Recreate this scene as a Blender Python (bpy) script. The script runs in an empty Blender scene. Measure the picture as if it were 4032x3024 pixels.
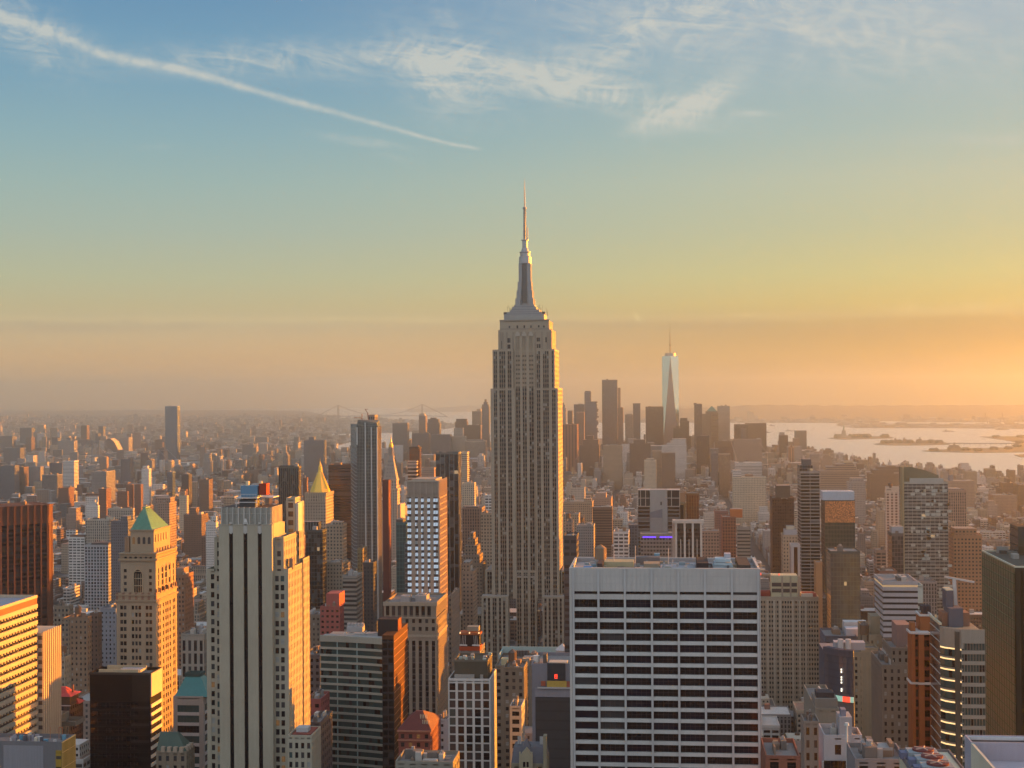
import bpy, math, random
import numpy as np
from mathutils import Vector
R = math.radians
rnd = random.Random(7)
sc = bpy.context.scene
COL = sc.collection

# ---------------------------------------------------------------- camera
# world axes follow the street grid: +Y down the avenues, +X towards the setting sun
W0, H0, F = 4032.0, 3024.0, 5931.0
CX, CY = W0/2, H0/2
CAMZ = 275.0
TH, PITCH, ROLL = R(5.77), math.atan((1554-1512)/F), R(0.4)
fw = Vector((-math.sin(TH)*math.cos(PITCH), math.cos(TH)*math.cos(PITCH), math.sin(PITCH)))
rt0 = Vector((math.cos(TH), math.sin(TH), 0)); up0 = rt0.cross(fw)
rt = rt0*math.cos(ROLL) - up0*math.sin(ROLL); up = up0*math.cos(ROLL) + rt0*math.sin(ROLL)
cam_d = bpy.data.cameras.new('camera'); cam = bpy.data.objects.new('camera', cam_d); COL.objects.link(cam)
cam_d.sensor_width = 36; cam_d.lens = 36*F/W0; cam_d.clip_start = 1; cam_d.clip_end = 90000
from mathutils import Matrix
cam.matrix_world = Matrix(((rt.x, up.x, -fw.x, 0), (rt.y, up.y, -fw.y, 0), (rt.z, up.z, -fw.z, CAMZ), (0, 0, 0, 1)))
sc.camera = cam
sc.view_settings.view_transform = 'Standard'; sc.view_settings.look = 'None'
EXPO = 2.3
sc.view_settings.exposure = EXPO; sc.view_settings.gamma = 1
sc.render.engine = 'CYCLES'
sc.cycles.use_denoising = True
sc.cycles.max_bounces = 4; sc.cycles.diffuse_bounces = 1; sc.cycles.glossy_bounces = 2; sc.cycles.volume_bounces = 2
sc.cycles.caustics_reflective = False; sc.cycles.caustics_refractive = False
sc.cycles.sample_clamp_indirect = 3

# ---------------------------------------------------------------- sun
SUN_AZ, SUN_EL = R(54), R(5.0)           # azimuth measured from +Y towards +X
sd = Vector((math.sin(SUN_AZ)*math.cos(SUN_EL), math.cos(SUN_AZ)*math.cos(SUN_EL), math.sin(SUN_EL)))
sl = bpy.data.lights.new('sun', 'SUN'); sl.energy = 5.0; sl.angle = R(0.5); sl.color = (1.0, 0.31, 0.015)
so = bpy.data.objects.new('sun', sl); COL.objects.link(so)
so.rotation_euler = (-sd).to_track_quat('-Z', 'Y').to_euler()

# ---------------------------------------------------------------- small node language
class NT:
    def __init__(s, tree): s.t = tree; s.n = tree.nodes; s.l = tree.links
    def new(s, typ, **kw):
        n = s.n.new(typ)
        for k, v in kw.items(): setattr(n, k, v)
        return n
    def put(s, sock, v):
        if isinstance(v, bpy.types.NodeSocket): s.l.new(v, sock)
        elif v is not None: sock.default_value = v
    def m(s, op, a, b=None, c=None, clamp=False):
        n = s.n.new('ShaderNodeMath'); n.operation = op; n.use_clamp = clamp
        s.put(n.inputs[0], a); s.put(n.inputs[1], b); s.put(n.inputs[2], c); return n.outputs[0]
    def mix(s, f, a, b, blend='MIX'):
        n = s.n.new('ShaderNodeMix'); n.data_type = 'RGBA'; n.blend_type = blend
        s.put(n.inputs[0], f); s.put(n.inputs[6], col4(a)); s.put(n.inputs[7], col4(b)); return n.outputs[2]
    def dot(s, a, v):
        n = s.n.new('ShaderNodeVectorMath'); n.operation = 'DOT_PRODUCT'; s.put(n.inputs[0], a); n.inputs[1].default_value = v; return n.outputs['Value']
    def xyz(s, a, b, c):
        n = s.n.new('ShaderNodeCombineXYZ'); s.put(n.inputs[0], a); s.put(n.inputs[1], b); s.put(n.inputs[2], c); return n.outputs[0]
    def noise(s, v, scale, detail=4, rough=.55, dist=0):
        n = s.n.new('ShaderNodeTexNoise'); s.put(n.inputs['Vector'], v); n.inputs['Scale'].default_value = scale
        n.inputs['Detail'].default_value = detail; n.inputs['Roughness'].default_value = rough; n.inputs['Distortion'].default_value = dist
        return n.outputs['Fac']
    def smooth(s, v, a, b):
        n = s.n.new('ShaderNodeMapRange'); n.interpolation_type = 'SMOOTHSTEP'; s.put(n.inputs[0], v)
        n.inputs[1].default_value = a; n.inputs[2].default_value = b; return n.outputs[0]
    def ramp(s, v, pts):
        n = s.n.new('ShaderNodeValToRGB'); s.put(n.inputs[0], v); e = n.color_ramp.elements
        while len(e) < len(pts): e.new(0.5)
        for i, (p, c) in enumerate(pts): e[i].position = p
        for i, (p, c) in enumerate(pts): e[i].color = (*c, 1)
        return n.outputs[0]
def col4(c):
    if isinstance(c, (tuple, list)) and len(c) == 3: return (*c, 1)
    return c
def lin(r, g, b, k=1.0):
    f = lambda v: (v/255/12.92 if v/255 <= .04045 else ((v/255+.055)/1.055)**2.4)*k
    return (f(r), f(g), f(b))

# ---------------------------------------------------------------- sky (world)
world = bpy.data.worlds.new('World'); sc.world = world; world.use_nodes = True
t = NT(world.node_tree); t.n.clear()
SK = 1/2**EXPO
tc = t.new('ShaderNodeTexCoord').outputs['Generated']
fd = t.dot(tc, tuple(Vector((-math.sin(TH), math.cos(TH), 0)))); rd = t.dot(tc, tuple(rt0)); zd = t.dot(tc, (0, 0, 1))
elev = t.m('MULTIPLY', t.m('ARCSINE', zd), 180/math.pi)
p = t.m('DIVIDE', t.m('ADD', elev, 1.5), 18, clamp=True)
def stops(rows): return [(((850-y)/56.8+1.5)/18, lin(*c, SK)) for y, c in reversed(rows)]
left = t.ramp(p, stops([(10, (100, 146, 180)), (100, (110, 156, 184)), (200, (122, 164, 184)), (300, (138, 174, 182)), (400, (154, 181, 176)), (500, (168, 184, 168)),
    (600, (185, 188, 152)), (660, (197, 185, 140)), (700, (204, 184, 142)), (725, (214, 184, 136)), (770, (230, 182, 122)), (820, (238, 182, 118)), (860, (236, 182, 126)), (895, (206, 172, 146))]))
right = t.ramp(p, stops([(10, (160, 182, 194)), (100, (156, 180, 190)), (200, (156, 182, 184)), (300, (164, 186, 178)), (400, (182, 192, 168)), (500, (186, 192, 154)),
    (600, (200, 196, 134)), (660, (204, 186, 114)), (700, (180, 156, 98)), (725, (174, 146, 90)), (770, (182, 144, 66)), (820, (168, 130, 52)), (860, (158, 122, 50)), (895, (140, 112, 84))]))
az = t.m('ARCTAN2', rd, fd)
lr = t.smooth(az, -0.22, 0.34)
sky = t.mix(lr, left, right)
# zenith; behind the camera, sky and ground brightened to fill north faces and windows
sky = t.mix(t.smooth(elev, 16, 60), sky, lin(150, 172, 200, SK))
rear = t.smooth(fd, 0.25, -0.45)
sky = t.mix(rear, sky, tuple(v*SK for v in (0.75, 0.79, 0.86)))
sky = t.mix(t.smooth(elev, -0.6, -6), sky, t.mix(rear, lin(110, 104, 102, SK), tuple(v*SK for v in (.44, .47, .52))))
# glow round the sun
sdot = t.m('MAXIMUM', t.dot(tc, tuple(sd)), 0.0)
g1 = t.m('POWER', sdot, 22); g2 = t.m('POWER', sdot, 160)
sky = t.mix(t.m('MULTIPLY', g1, 0.34), sky, lin(236, 226, 180, SK*1.05))
sky = t.mix(t.m('MULTIPLY', g2, 0.4), sky, lin(255, 250, 225, SK*1.2))
# sky-plane coordinates for cirrus and the contrail
fp = t.m('MAXIMUM', fd, 0.05)
sx = t.m('ADD', t.m('MULTIPLY', t.m('DIVIDE', rd, fp), 3254.0), 1106.0)
sy = t.m('SUBTRACT', 852.0, t.m('MULTIPLY', t.m('DIVIDE', zd, fp), 3254.0))
sy = t.m('ADD', sy, t.m('MULTIPLY', t.m('SUBTRACT', sx, 1106.0), -0.007))
front = t.smooth(fd, 0.1, 0.4)
sxy = t.xyz(t.m('MULTIPLY', sx, .001), t.m('MULTIPLY', sy, .001), 0.0)
warp = t.noise(sxy, 5.0, 5, .6)
def rot(ax, ay, ang, kx, ky):
    ca, sa = math.cos(R(ang)), math.sin(R(ang))
    u = t.m('ADD', t.m('MULTIPLY', t.m('SUBTRACT', sx, ax), ca/kx), t.m('MULTIPLY', t.m('SUBTRACT', sy, ay), sa/kx))
    v = t.m('ADD', t.m('MULTIPLY', t.m('SUBTRACT', sx, ax), -sa/ky), t.m('MULTIPLY', t.m('SUBTRACT', sy, ay), ca/ky))
    return u, v
def blob(ax, ay, ang, kx, ky, amp):
    u, v = rot(ax, ay, ang, kx, ky)
    v = t.m('ADD', v, t.m('MULTIPLY', t.m('SUBTRACT', warp, .5), 1.6))
    e = t.m('EXPONENT', t.m('MULTIPLY', t.m('ADD', t.m('MULTIPLY', u, u), t.m('MULTIPLY', v, v)), -1.0))
    return t.m('MULTIPLY', e, amp)
wisp = t.noise(t.xyz(t.m('MULTIPLY', sx, .0022), t.m('MULTIPLY', t.m('ADD', sy, t.m('MULTIPLY', sx, -.12)), .011), 0.0), 2.2, 9, .68, 1.2)
wisp = t.smooth(wisp, .36, .74)
swirl = t.smooth(t.noise(sxy, 9.0, 10, .72, 2.4), .40, .72)
ca = None
for b in [(640, 128, 1, 330, 34, .85), (950, 150, 25, 130, 66, .95), (975, 60, 60, 60, 24, .42), (1010, 130, -40, 70, 30, .35), (1180, 170, 6, 170, 34, .42),
          (1330, 205, 12, 210, 32, 1.05), (1500, 222, -28, 100, 28, 1.35), (1400, 262, -28, 60, 14, .4), (1640, 243, 3, 45, 7, .5), (790, 305, 8, 85, 9, .48),
          (850, 340, 12, 34, 6, .25), (345, 316, 0, 42, 6, .28), (60, 60, 35, 130, 55, .9), (150, 60, 10, 60, 14, .35), (1350, 90, -20, 260, 70, .55), (1750, 40, 5, 520, 110, .75),
          (2150, 300, 0, 200, 14, .25), (2100, 660, -2, 260, 10, .38), (1610, 681, 1, 34, 4, .5), (1378, 684, 50, 14, 5, .6), (900, 692, 2, 70, 4, .5), (700, 690, -2, 130, 4, .4)]:
    v = blob(*b); ca = v if ca is None else t.m('ADD', ca, v)
cir = t.m('MULTIPLY', ca, t.m('ADD', .06, t.m('ADD', t.m('MULTIPLY', wisp, .85), t.m('MULTIPLY', swirl, .75))))
# contrail: a bent line that narrows away from the viewer
fc = t.new('ShaderNodeFloatCurve'); t.put(fc.inputs['Value'], t.m('DIVIDE', sx, 1200.0, clamp=True))
cu = fc.mapping.curves[0]
pts = [(-1, 30), (0, 30), (80, 58), (150, 82), (200, 104), (250, 122), (300, 134), (380, 146), (500, 178), (620, 213), (740, 245), (860, 278), (950, 303), (1040, 321), (1200, 350)]
pts = [(max(0, a)/1200, b/400) for a, b in pts[1:]]
cu.points[0].location = pts[0]; cu.points[-1].location = pts[-1]
for q_ in pts[1:-1]: cu.points.new(*q_)
fc.mapping.update()
cyc = t.m('MULTIPLY', fc.outputs[0], 400.0)
jit = t.m('MULTIPLY', t.m('SUBTRACT', t.noise(sxy, 30.0, 5, .7), .5), 26.0)
wid = t.m('MAXIMUM', t.m('SUBTRACT', 17.0, t.m('MULTIPLY', sx, .0125)), 4.5)
dd = t.m('DIVIDE', t.m('ADD', t.m('SUBTRACT', sy, cyc), t.m('MULTIPLY', jit, t.m('DIVIDE', wid, 20.0))), wid)
tr = t.m('EXPONENT', t.m('MULTIPLY', t.m('MULTIPLY', dd, dd), -1.5))
tr = t.m('MULTIPLY', tr, t.m('SUBTRACT', 1.0, t.smooth(sx, 1025, 1048)))
tr = t.m('MULTIPLY', tr, t.m('ADD', .35, t.m('MULTIPLY', t.smooth(t.noise(sxy, 22.0, 6, .7), .3, .7), .6)))
cl = t.m('MULTIPLY', t.m('MINIMUM', t.m('ADD', cir, tr), .9), front)
warm = t.mix(t.smooth(elev, 9, 3), lin(205, 206, 196, SK), lin(240, 222, 160, SK))
sky = t.mix(t.m('MULTIPLY', cl, .92), sky, warm)
# low bank of cloud lying along the horizon
wav = t.m('ADD', elev, t.m('MULTIPLY', t.m('SUBTRACT', t.noise(t.xyz(t.m('MULTIPLY', sx, .0016), t.m('MULTIPLY', sy, .02), 0.0), 1.6, 6, .6), .5), .8))
bank = t.m('MULTIPLY', t.smooth(wav, 2.25, 2.65), t.m('SUBTRACT', 1.0, t.smooth(wav, 2.7, 2.9)))
sky = t.mix(t.m('MULTIPLY', t.m('MULTIPLY', t.m('MULTIPLY', bank, t.m('ADD', .12, t.smooth(t.noise(t.xyz(t.m('MULTIPLY', sx, .0016), t.m('MULTIPLY', sy, .02), 5.0), 1.7, 6, .65), .38, .62))), .22), front), sky, lin(150, 134, 122, SK))
edge = t.m('MULTIPLY', t.smooth(wav, 2.70, 2.86), t.m('SUBTRACT', 1.0, t.smooth(wav, 2.88, 3.1)))
sky = t.mix(t.m('MULTIPLY', t.m('MULTIPLY', edge, .22), front), sky, lin(236, 208, 150, SK))
streak = t.m('MULTIPLY', t.smooth(t.noise(t.xyz(t.m('MULTIPLY', sx, .0012), t.m('MULTIPLY', sy, .03), 3.0), 1.3, 6, .6), .52, .75), t.m('MULTIPLY', t.smooth(elev, .6, 1.4), t.smooth(elev, 2.9, 2.2)))
sky = t.mix(t.m('MULTIPLY', t.m('MULTIPLY', streak, .3), front), sky, lin(232, 176, 118, SK))
sk = t.new('ShaderNodeTexSky'); sk.sky_type = 'NISHITA'; sk.sun_disc = False; sk.sun_elevation = SUN_EL; sk.sun_rotation = SUN_AZ
sk.altitude = 250; sk.dust_density = 2.5
nish = t.new('ShaderNodeBackground'); t.put(nish.inputs[0], sk.outputs[0]); nish.inputs[1].default_value = 0.0015
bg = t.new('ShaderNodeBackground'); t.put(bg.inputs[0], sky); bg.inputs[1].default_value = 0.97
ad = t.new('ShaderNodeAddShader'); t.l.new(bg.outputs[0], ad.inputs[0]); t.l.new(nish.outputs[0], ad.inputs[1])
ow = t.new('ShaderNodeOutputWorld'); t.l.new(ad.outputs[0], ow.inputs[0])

# ---------------------------------------------------------------- photograph <-> world
REG = {'1': (0, 1500, 2.0733), '2': (1000, 1500, 2.0733), '3': (2000, 1500, 2.0733), '4': (2982, 1500, 2.0733),
       'a': (0, 2224, 2.0733), 'b': (1000, 2224, 2.0733), 'c': (2000, 2224, 2.0733), 'd': (2982, 2224, 2.0733),
       'S': (2200, 1250, 2.765), 'E': (1850, 1200, 2.7644), 'e': (1850, 2050, 2.7644), 'A': (1900, 680, 2.677), 'F': (780, 1860, 2.765),
       'G': (440, 1980, 2.86), 'K': (2980, 2280, 4.366), 'L': (2980, 2640, 4.32), 'M': (3350, 2280, 4.366), 'N': (3480, 2640, 4.007),
       'O': (1740, 2480, 3.05), 'P': (2500, 1880, 4.366), 'Q': (0, 2550, 2.765), 'U': (3050, 1760, 3.072), 'D': (0, 0, 0.54862), 'H': (3100, 1550, 2.373)}
def ray(reg, zx, zy):
    o = REG[reg]; px, py = o[0]+zx/o[2], o[1]+zy/o[2]
    return fw + rt*((px-CX)/F) + up*(-(py-CY)/F)
def XZ(reg, zx, zy, Y):
    d = ray(reg, zx, zy); k = Y/d.y; return d.x*k, CAMZ+d.z*k
def YX(reg, zx, zy, X):
    d = ray(reg, zx, zy); return X*d.y/d.x
def GP(reg, zx, zy, z=0.0):
    d = ray(reg, zx, zy); k = (z-CAMZ)/d.z; return d.x*k, d.y*k
def proj(x, y, z):
    v = Vector((x, y, z-CAMZ)); w = v.dot(fw)
    if w < 1: return None
    return CX+F*v.dot(rt)/w, CY-F*v.dot(up)/w, w

# ---------------------------------------------------------------- materials
def mat(name):
    m = bpy.data.materials.new(name); m.use_nodes = True; n = NT(m.node_tree); n.n.clear()
    b = n.new('ShaderNodeBsdfPrincipled'); o = n.new('ShaderNodeOutputMaterial'); n.l.new(b.outputs[0], o.inputs[0])
    return m, n, b
def attr(n, name, out='Color'):
    a = n.new('ShaderNodeAttribute'); a.attribute_name = name; return a.outputs[out]
def facade_mat():
    m, n, b = mat('facade')
    col, sty, gls = attr(n, 'col'), attr(n, 'sty'), attr(n, 'gls'); styA = attr(n, 'sty', 'Alpha'); glA = attr(n, 'gls', 'Alpha')
    s = n.new('ShaderNodeSeparateColor'); n.l.new(sty, s.inputs[0])
    uv = n.new('ShaderNodeUVMap'); uv.uv_map = 'UVMap'; q = n.new('ShaderNodeSeparateXYZ'); n.l.new(uv.outputs[0], q.inputs[0])
    bay, flr, rx, rz = s.outputs[0], s.outputs[1], s.outputs[2], styA
    cu_ = n.m('DIVIDE', q.outputs[0], n.m('MAXIMUM', bay, .01)); cv = n.m('DIVIDE', q.outputs[1], n.m('MAXIMUM', flr, .01))
    iu, iv = n.m('FLOOR', cu_), n.m('FLOOR', cv)
    du = n.m('ABSOLUTE', n.m('SUBTRACT', n.m('SUBTRACT', cu_, iu), .5)); dv = n.m('ABSOLUTE', n.m('SUBTRACT', n.m('SUBTRACT', cv, iv), .5))
    mu = n.m('LESS_THAN', du, n.m('MULTIPLY', rx, .5)); mv = n.m('LESS_THAN', dv, n.m('MULTIPLY', rz, .5))
    mask = n.m('MULTIPLY', n.m('MULTIPLY', mu, mv), n.m('GREATER_THAN', bay, .05))
    wn = n.new('ShaderNodeTexWhiteNoise'); wn.noise_dimensions = '3D'; cs = n.new('ShaderNodeSeparateColor'); n.l.new(col, cs.inputs[0])
    n.l.new(n.xyz(iu, iv, n.m('MULTIPLY', cs.outputs[0], 97.0)), wn.inputs['Vector']); r = wn.outputs['Value']
    blind = n.m('MULTIPLY', n.smooth(r, .70, .95), .38)
    gcol = n.mix(blind, n.mix(n.m('MULTIPLY', r, .55), gls, (0.006, 0.007, 0.01)), n.mix(.5, col, (.3, .32, .33)))
    geo = n.new('ShaderNodeNewGeometry').outputs['Position']
    st = n.noise(geo, .035, 5, .6); st2 = n.noise(n.xyz(q.outputs[0], n.m('MULTIPLY', q.outputs[1], .12), 0.0), .9, 3, .6)
    k = n.m('ADD', n.m('MULTIPLY', st, .44), n.m('ADD', n.m('MULTIPLY', st2, .26), .64))
    wc = n.mix(1.0, col, n.xyz(k, k, k), 'MULTIPLY')
    n.put(b.inputs['Base Color'], n.mix(mask, wc, gcol))
    n.put(b.inputs['Roughness'], n.m('SUBTRACT', .86, n.m('MULTIPLY', mask, .70)))
    n.put(b.inputs['Metallic'], n.m('MULTIPLY', mask, glA)); n.put(b.inputs['Specular IOR Level'], n.m('ADD', .18, n.m('MULTIPLY', mask, .4)))
    lit = n.m('MULTIPLY', mask, n.m('MULTIPLY', n.m('GREATER_THAN', r, .997), n.m('GREATER_THAN', flr, 1.0)))
    n.put(b.inputs['Emission Color'], (1.0, .62, .28, 1)); n.put(b.inputs['Emission Strength'], n.m('MULTIPLY', lit, .40*SK))
    return m
M = {}
M['facade'] = facade_mat()
def simple(name, c, rough=.6, metal=0.0, noise=0.0, emit=None, es=0.0, scale=.2, spec=None):
    m, n, b = mat(name)
    if noise:
        g = n.new('ShaderNodeNewGeometry').outputs['Position']; f = n.noise(g, scale, 5, .6)
        k = n.m('ADD', n.m('MULTIPLY', f, noise*2), 1-noise); n.put(b.inputs['Base Color'], n.mix(1.0, (*c, 1), n.xyz(k, k, k), 'MULTIPLY'))
    else: b.inputs['Base Color'].default_value = (*c, 1)
    b.inputs['Roughness'].default_value = rough; b.inputs['Metallic'].default_value = metal
    if spec is not None: b.inputs['Specular IOR Level'].default_value = spec
    if emit: b.inputs['Emission Color'].default_value = (*emit, 1); b.inputs['Emission Strength'].default_value = es*SK*1.5
    M[name] = m; return m
simple('pane_dark', (.006, .007, .012), .06, noise=.3, scale=.15, spec=.3)
simple('pane_grey', (.035, .038, .045), .2, noise=.3, scale=.3)
simple('pane_teal', (.035, .075, .08), .15, noise=.4, scale=.5)
simple('pane_night', (.006, .008, .022), .06, noise=.3, scale=.2, spec=.3)
simple('pane_blind', (.26, .28, .27), .4, noise=.3, scale=.5)
simple('pane_warm', (.16, .08, .03), .4, emit=(1, .5, .16), es=.06)
simple('pane_mirror', (.62, .72, .80), .07, .85, noise=.25, scale=.1)
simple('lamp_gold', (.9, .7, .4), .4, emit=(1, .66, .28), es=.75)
simple('lamp_red', (.5, .03, .02), .4, emit=(1, .08, .04), es=.9)
simple('lamp_violet', (.2, .1, .6), .4, emit=(.12, .04, 1), es=1.3)
simple('lamp_white', (.8, .8, .7), .4, emit=(1, .9, .7), es=1.2)
simple('gilding', (.80, .50, .09), .38, .55, noise=.12)
simple('steel', (.32, .33, .35), .4, .6, noise=.15)
simple('white_metal', (.55, .56, .56), .5, .1, noise=.12)
simple('mast_metal', (.24, .255, .27), .45, .2, noise=.15)
simple('dark_metal', (.05, .05, .055), .5, .3, noise=.2)
simple('red_iron', (.22, .05, .03), .6, noise=.2)
simple('copper_green', (.05, .20, .15), .6, noise=.55, scale=.5)
simple('copper_seam', (.12, .26, .17), .6, noise=.3)
simple('rust_tank', (.16, .10, .07), .8, noise=.3)
simple('skin_green', (.16, .26, .22), .7, noise=.15)
# mirror-like curtain wall that still shows its floors
def curtain(name, tint, rough=.08, metal=.85, fl=4.0, seam=.5):
    m, n, b = mat(name)
    uv = n.new('ShaderNodeUVMap'); uv.uv_map = 'UVMap'; q = n.new('ShaderNodeSeparateXYZ'); n.l.new(uv.outputs[0], q.inputs[0])
    f = n.m('FRACT', n.m('DIVIDE', q.outputs[1], fl)); s_ = n.m('LESS_THAN', f, .18)
    g = n.new('ShaderNodeNewGeometry').outputs['Position']; k = n.noise(g, .02, 4, .6)
    c = n.mix(n.m('MULTIPLY', k, .5), (*tint, 1), tuple(v*.55 for v in tint))
    n.put(b.inputs['Base Color'], n.mix(n.m('MULTIPLY', s_, seam), c, (.03, .03, .035)))
    b.inputs['Metallic'].default_value = metal; b.inputs['Roughness'].default_value = rough
    M[name] = m
curtain('curtain_pale', (.62, .78, .80), .10, .9, 8, .12)
curtain('curtain_dark', (.10, .115, .13), .12, .6, 4, .3)
curtain('curtain_bronze', (.30, .17, .08), .15, .7, 4, .3)
def rippled():
    m, n, b = mat('copper_reflection')
    g = n.new('ShaderNodeNewGeometry').outputs['Position']; v = n.new('ShaderNodeTexVoronoi'); n.l.new(g, v.inputs['Vector']); v.inputs['Scale'].default_value = 1.1
    k = n.noise(g, .7, 6, .85)
    n.put(b.inputs['Base Color'], n.mix(n.smooth(n.m('ADD', n.m('MULTIPLY', v.outputs['Distance'], .5), n.m('MULTIPLY', k, .6)), .38, .70), (.07, .022, .008), (.70, .30, .12)))  # sunset reflections painted as mottled copper orange in the base colour
    b.inputs['Roughness'].default_value = .35; b.inputs['Metallic'].default_value = .15; M['copper_reflection'] = m
rippled()
def water_mat():
    m, n, b = mat('water')
    g = n.new('ShaderNodeNewGeometry').outputs['Position']
    w1 = n.noise(g, .02, 6, .65); w2 = n.noise(g, .0011, 4, .6)
    b.inputs['Base Color'].default_value = (.76, .76, .62, 1); b.inputs['Metallic'].default_value = .75
    n.put(b.inputs['Roughness'], n.m('ADD', .34, n.m('MULTIPLY', w2, .14)))
    bp = n.new('ShaderNodeBump'); n.put(bp.inputs['Height'], w1); bp.inputs['Strength'].default_value = .9; bp.inputs['Distance'].default_value = 6.0
    n.l.new(bp.outputs[0], b.inputs['Normal']); M['water'] = m
water_mat()
def land_mat(name, a, c, scale):
    m, n, b = mat(name)
    g = n.new('ShaderNodeNewGeometry').outputs['Position']; k = n.noise(g, scale, 8, .7)
    n.put(b.inputs['Base Color'], n.mix(n.smooth(k, .35, .65), (*a, 1), (*c, 1))); b.inputs['Roughness'].default_value = .95; M[name] = m
land_mat('asphalt', (.045, .045, .05), (.085, .08, .075), .05)
land_mat('woods', (.035, .04, .025), (.09, .075, .05), .004)
land_mat('parkland', (.05, .06, .03), (.10, .09, .06), .01)

# ---------------------------------------------------------------- mesh builder
class Q:
    def __init__(s):
        s.v = []; s.n = []; s.uv = []; s.at = []; s.mi = []; s.c = (.4, .4, .4); s.s = (0, 0, 0, 0); s.g = (.02, .022, .03, .2); s.m = 0
    def face(s, pts, uv=None, sty=None, c=None):
        if uv is None: uv = [(p_[0]+p_[1], p_[2]) for p_ in pts]
        s.v.extend(pts); s.n.append(len(pts)); s.uv.extend(uv); s.at.append((*(c or s.c), 1, *(sty or (0, 0, 0, 0)), *s.g)); s.mi.append(s.m)
    def obox(s, O, D, N, u0, u1, n0, n1, z0, z1, sty=None, top=None, bottom=False, cap=True):
        P = lambda u, n, z: (O[0]+D[0]*u+N[0]*n, O[1]+D[1]*u+N[1]*n, z)
        S = sty or s.s
        a, b, c, d = (u0, n1), (u1, n1), (u1, n0), (u0, n0)
        for (p_, q_) in ((a, b), (b, c), (c, d), (d, a)):
            L = math.hypot(q_[0]-p_[0], q_[1]-p_[1]); off = p_[0] if p_[1] == q_[1] else p_[1]
            nb = max(1, round(L/S[0])) if S[0] > .05 and L > S[0]*.8 else 0
            S2 = (L/nb, *S[1:]) if nb else S
            s.face([P(*p_, z0), P(*q_, z0), P(*q_, z1), P(*p_, z1)], [(0, z0), (L, z0), (L, z1), (0, z1)], S2)
        if cap: s.face([P(*a, z1), P(*b, z1), P(*c, z1), P(*d, z1)], None, None, top)
        if bottom: s.face([P(*d, z0), P(*c, z0), P(*b, z0), P(*a, z0)])
    def box(s, x0, x1, y0, y1, z0, z1, **k):
        s.obox((x0, y1), (1, 0), (0, -1), 0, x1-x0, 0, y1-y0, z0, z1, **k)
    def ring(s, x0, x1, y0, y1, z0, z1, w):
        s.box(x0, x1, y0, y0+w, z0, z1); s.box(x0, x1, y1-w, y1, z0, z1); s.box(x0, x0+w, y0+w, y1-w, z0, z1); s.box(x1-w, x1, y0+w, y1-w, z0, z1)
    def frus(s, lo, hi, sty=None):      # two equal-length rings of points
        n = len(lo)
        for i in range(n):
            j = (i+1) % n; s.face([lo[i], lo[j], hi[j], hi[i]], [(0, lo[i][2]), (math.dist(lo[i], lo[j]), lo[i][2]), (math.dist(lo[i], lo[j]), hi[i][2]), (0, hi[i][2])], sty)
        s.face(list(hi))
    def cyl(s, x, y, z0, z1, r0, r1=None, n=10):
        r1 = r0 if r1 is None else r1
        A = [(math.cos(2*math.pi*i/n+.3), math.sin(2*math.pi*i/n+.3)) for i in range(n)]
        s.frus([(x+a*r0, y+b*r0, z0) for a, b in A], [(x+a*r1, y+b*r1, z1) for a, b in A])
    def lathe(s, x, y, prof, n=12):
        for (r0, z0), (r1, z1) in zip(prof, prof[1:]): s.cyl(x, y, z0, z1, r0, max(r1, .001), n)
    def bar(s, p0, p1, r):
        p0, p1 = Vector(p0), Vector(p1); d = (p1-p0).normalized(); a = d.orthogonal().normalized()*r; b = d.cross(a.normalized())*r
        s.frus([tuple(p0+a), tuple(p0+b), tuple(p0-a), tuple(p0-b)], [tuple(p1+a), tuple(p1+b), tuple(p1-a), tuple(p1-b)])
    def sq(s, x, y, h, z): return [(x-h, y-h, z), (x+h, y-h, z), (x+h, y+h, z), (x-h, y+h, z)]
    def mesh(s, name, mats, off=(0, 0, 0)):
        me = bpy.data.meshes.new(name); nv = len(s.v)
        V = (np.array(s.v, dtype=np.float64)-np.array(off)).astype(np.float32)
        n = np.array(s.n, dtype=np.int32)
        return fill(me, V, n, np.array(s.uv, dtype=np.float32), np.array(s.at, dtype=np.float32), np.array(s.mi, dtype=np.int32), mats)
def fill(me, V, n, uv, at, mi, mats):
    nv = len(V); st = np.zeros(len(n), np.int32); st[1:] = np.cumsum(n)[:-1]
    me.vertices.add(nv); me.vertices.foreach_set('co', V.ravel())
    me.loops.add(nv); me.loops.foreach_set('vertex_index', np.arange(nv, dtype=np.int32))
    me.polygons.add(len(n)); me.polygons.foreach_set('loop_start', st)
    me.polygons.foreach_set('material_index', mi)
    me.update(calc_edges=True)
    ul = me.uv_layers.new(name='UVMap'); ul.data.foreach_set('uv', uv.ravel())
    for k, (nm) in enumerate(('col', 'sty', 'gls')):
        a = me.attributes.new(nm, 'FLOAT_COLOR', 'FACE'); a.data.foreach_set('color', np.ascontiguousarray(at[:, 4*k:4*k+4]).ravel())
    for m_ in mats: me.materials.append(M[m_] if isinstance(m_, str) else m_)
    return me
def tag(o, label=None, cat=None, group=None, kind=None):
    if label: o['label'] = label
    if cat: o['category'] = cat
    if group: o['group'] = group
    if kind: o['kind'] = kind
    if label and len(label.split()) > 16: print('LONG', label)
    return o
def empty(name, loc):
    o = bpy.data.objects.new(name, None); o.location = loc; COL.objects.link(o); o.empty_display_size = 5; return o
def part(q, name, root, mats=('facade',), parent=None, kind=None, label=None):
    if not q.n: return None
    o = bpy.data.objects.new(name, q.mesh(name, mats, tuple(root.location) if root else (0, 0, 0))); COL.objects.link(o)
    if root: o.parent = parent or root
    if kind: o['kind'] = kind
    if label: o['label'] = label
    return o

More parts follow.
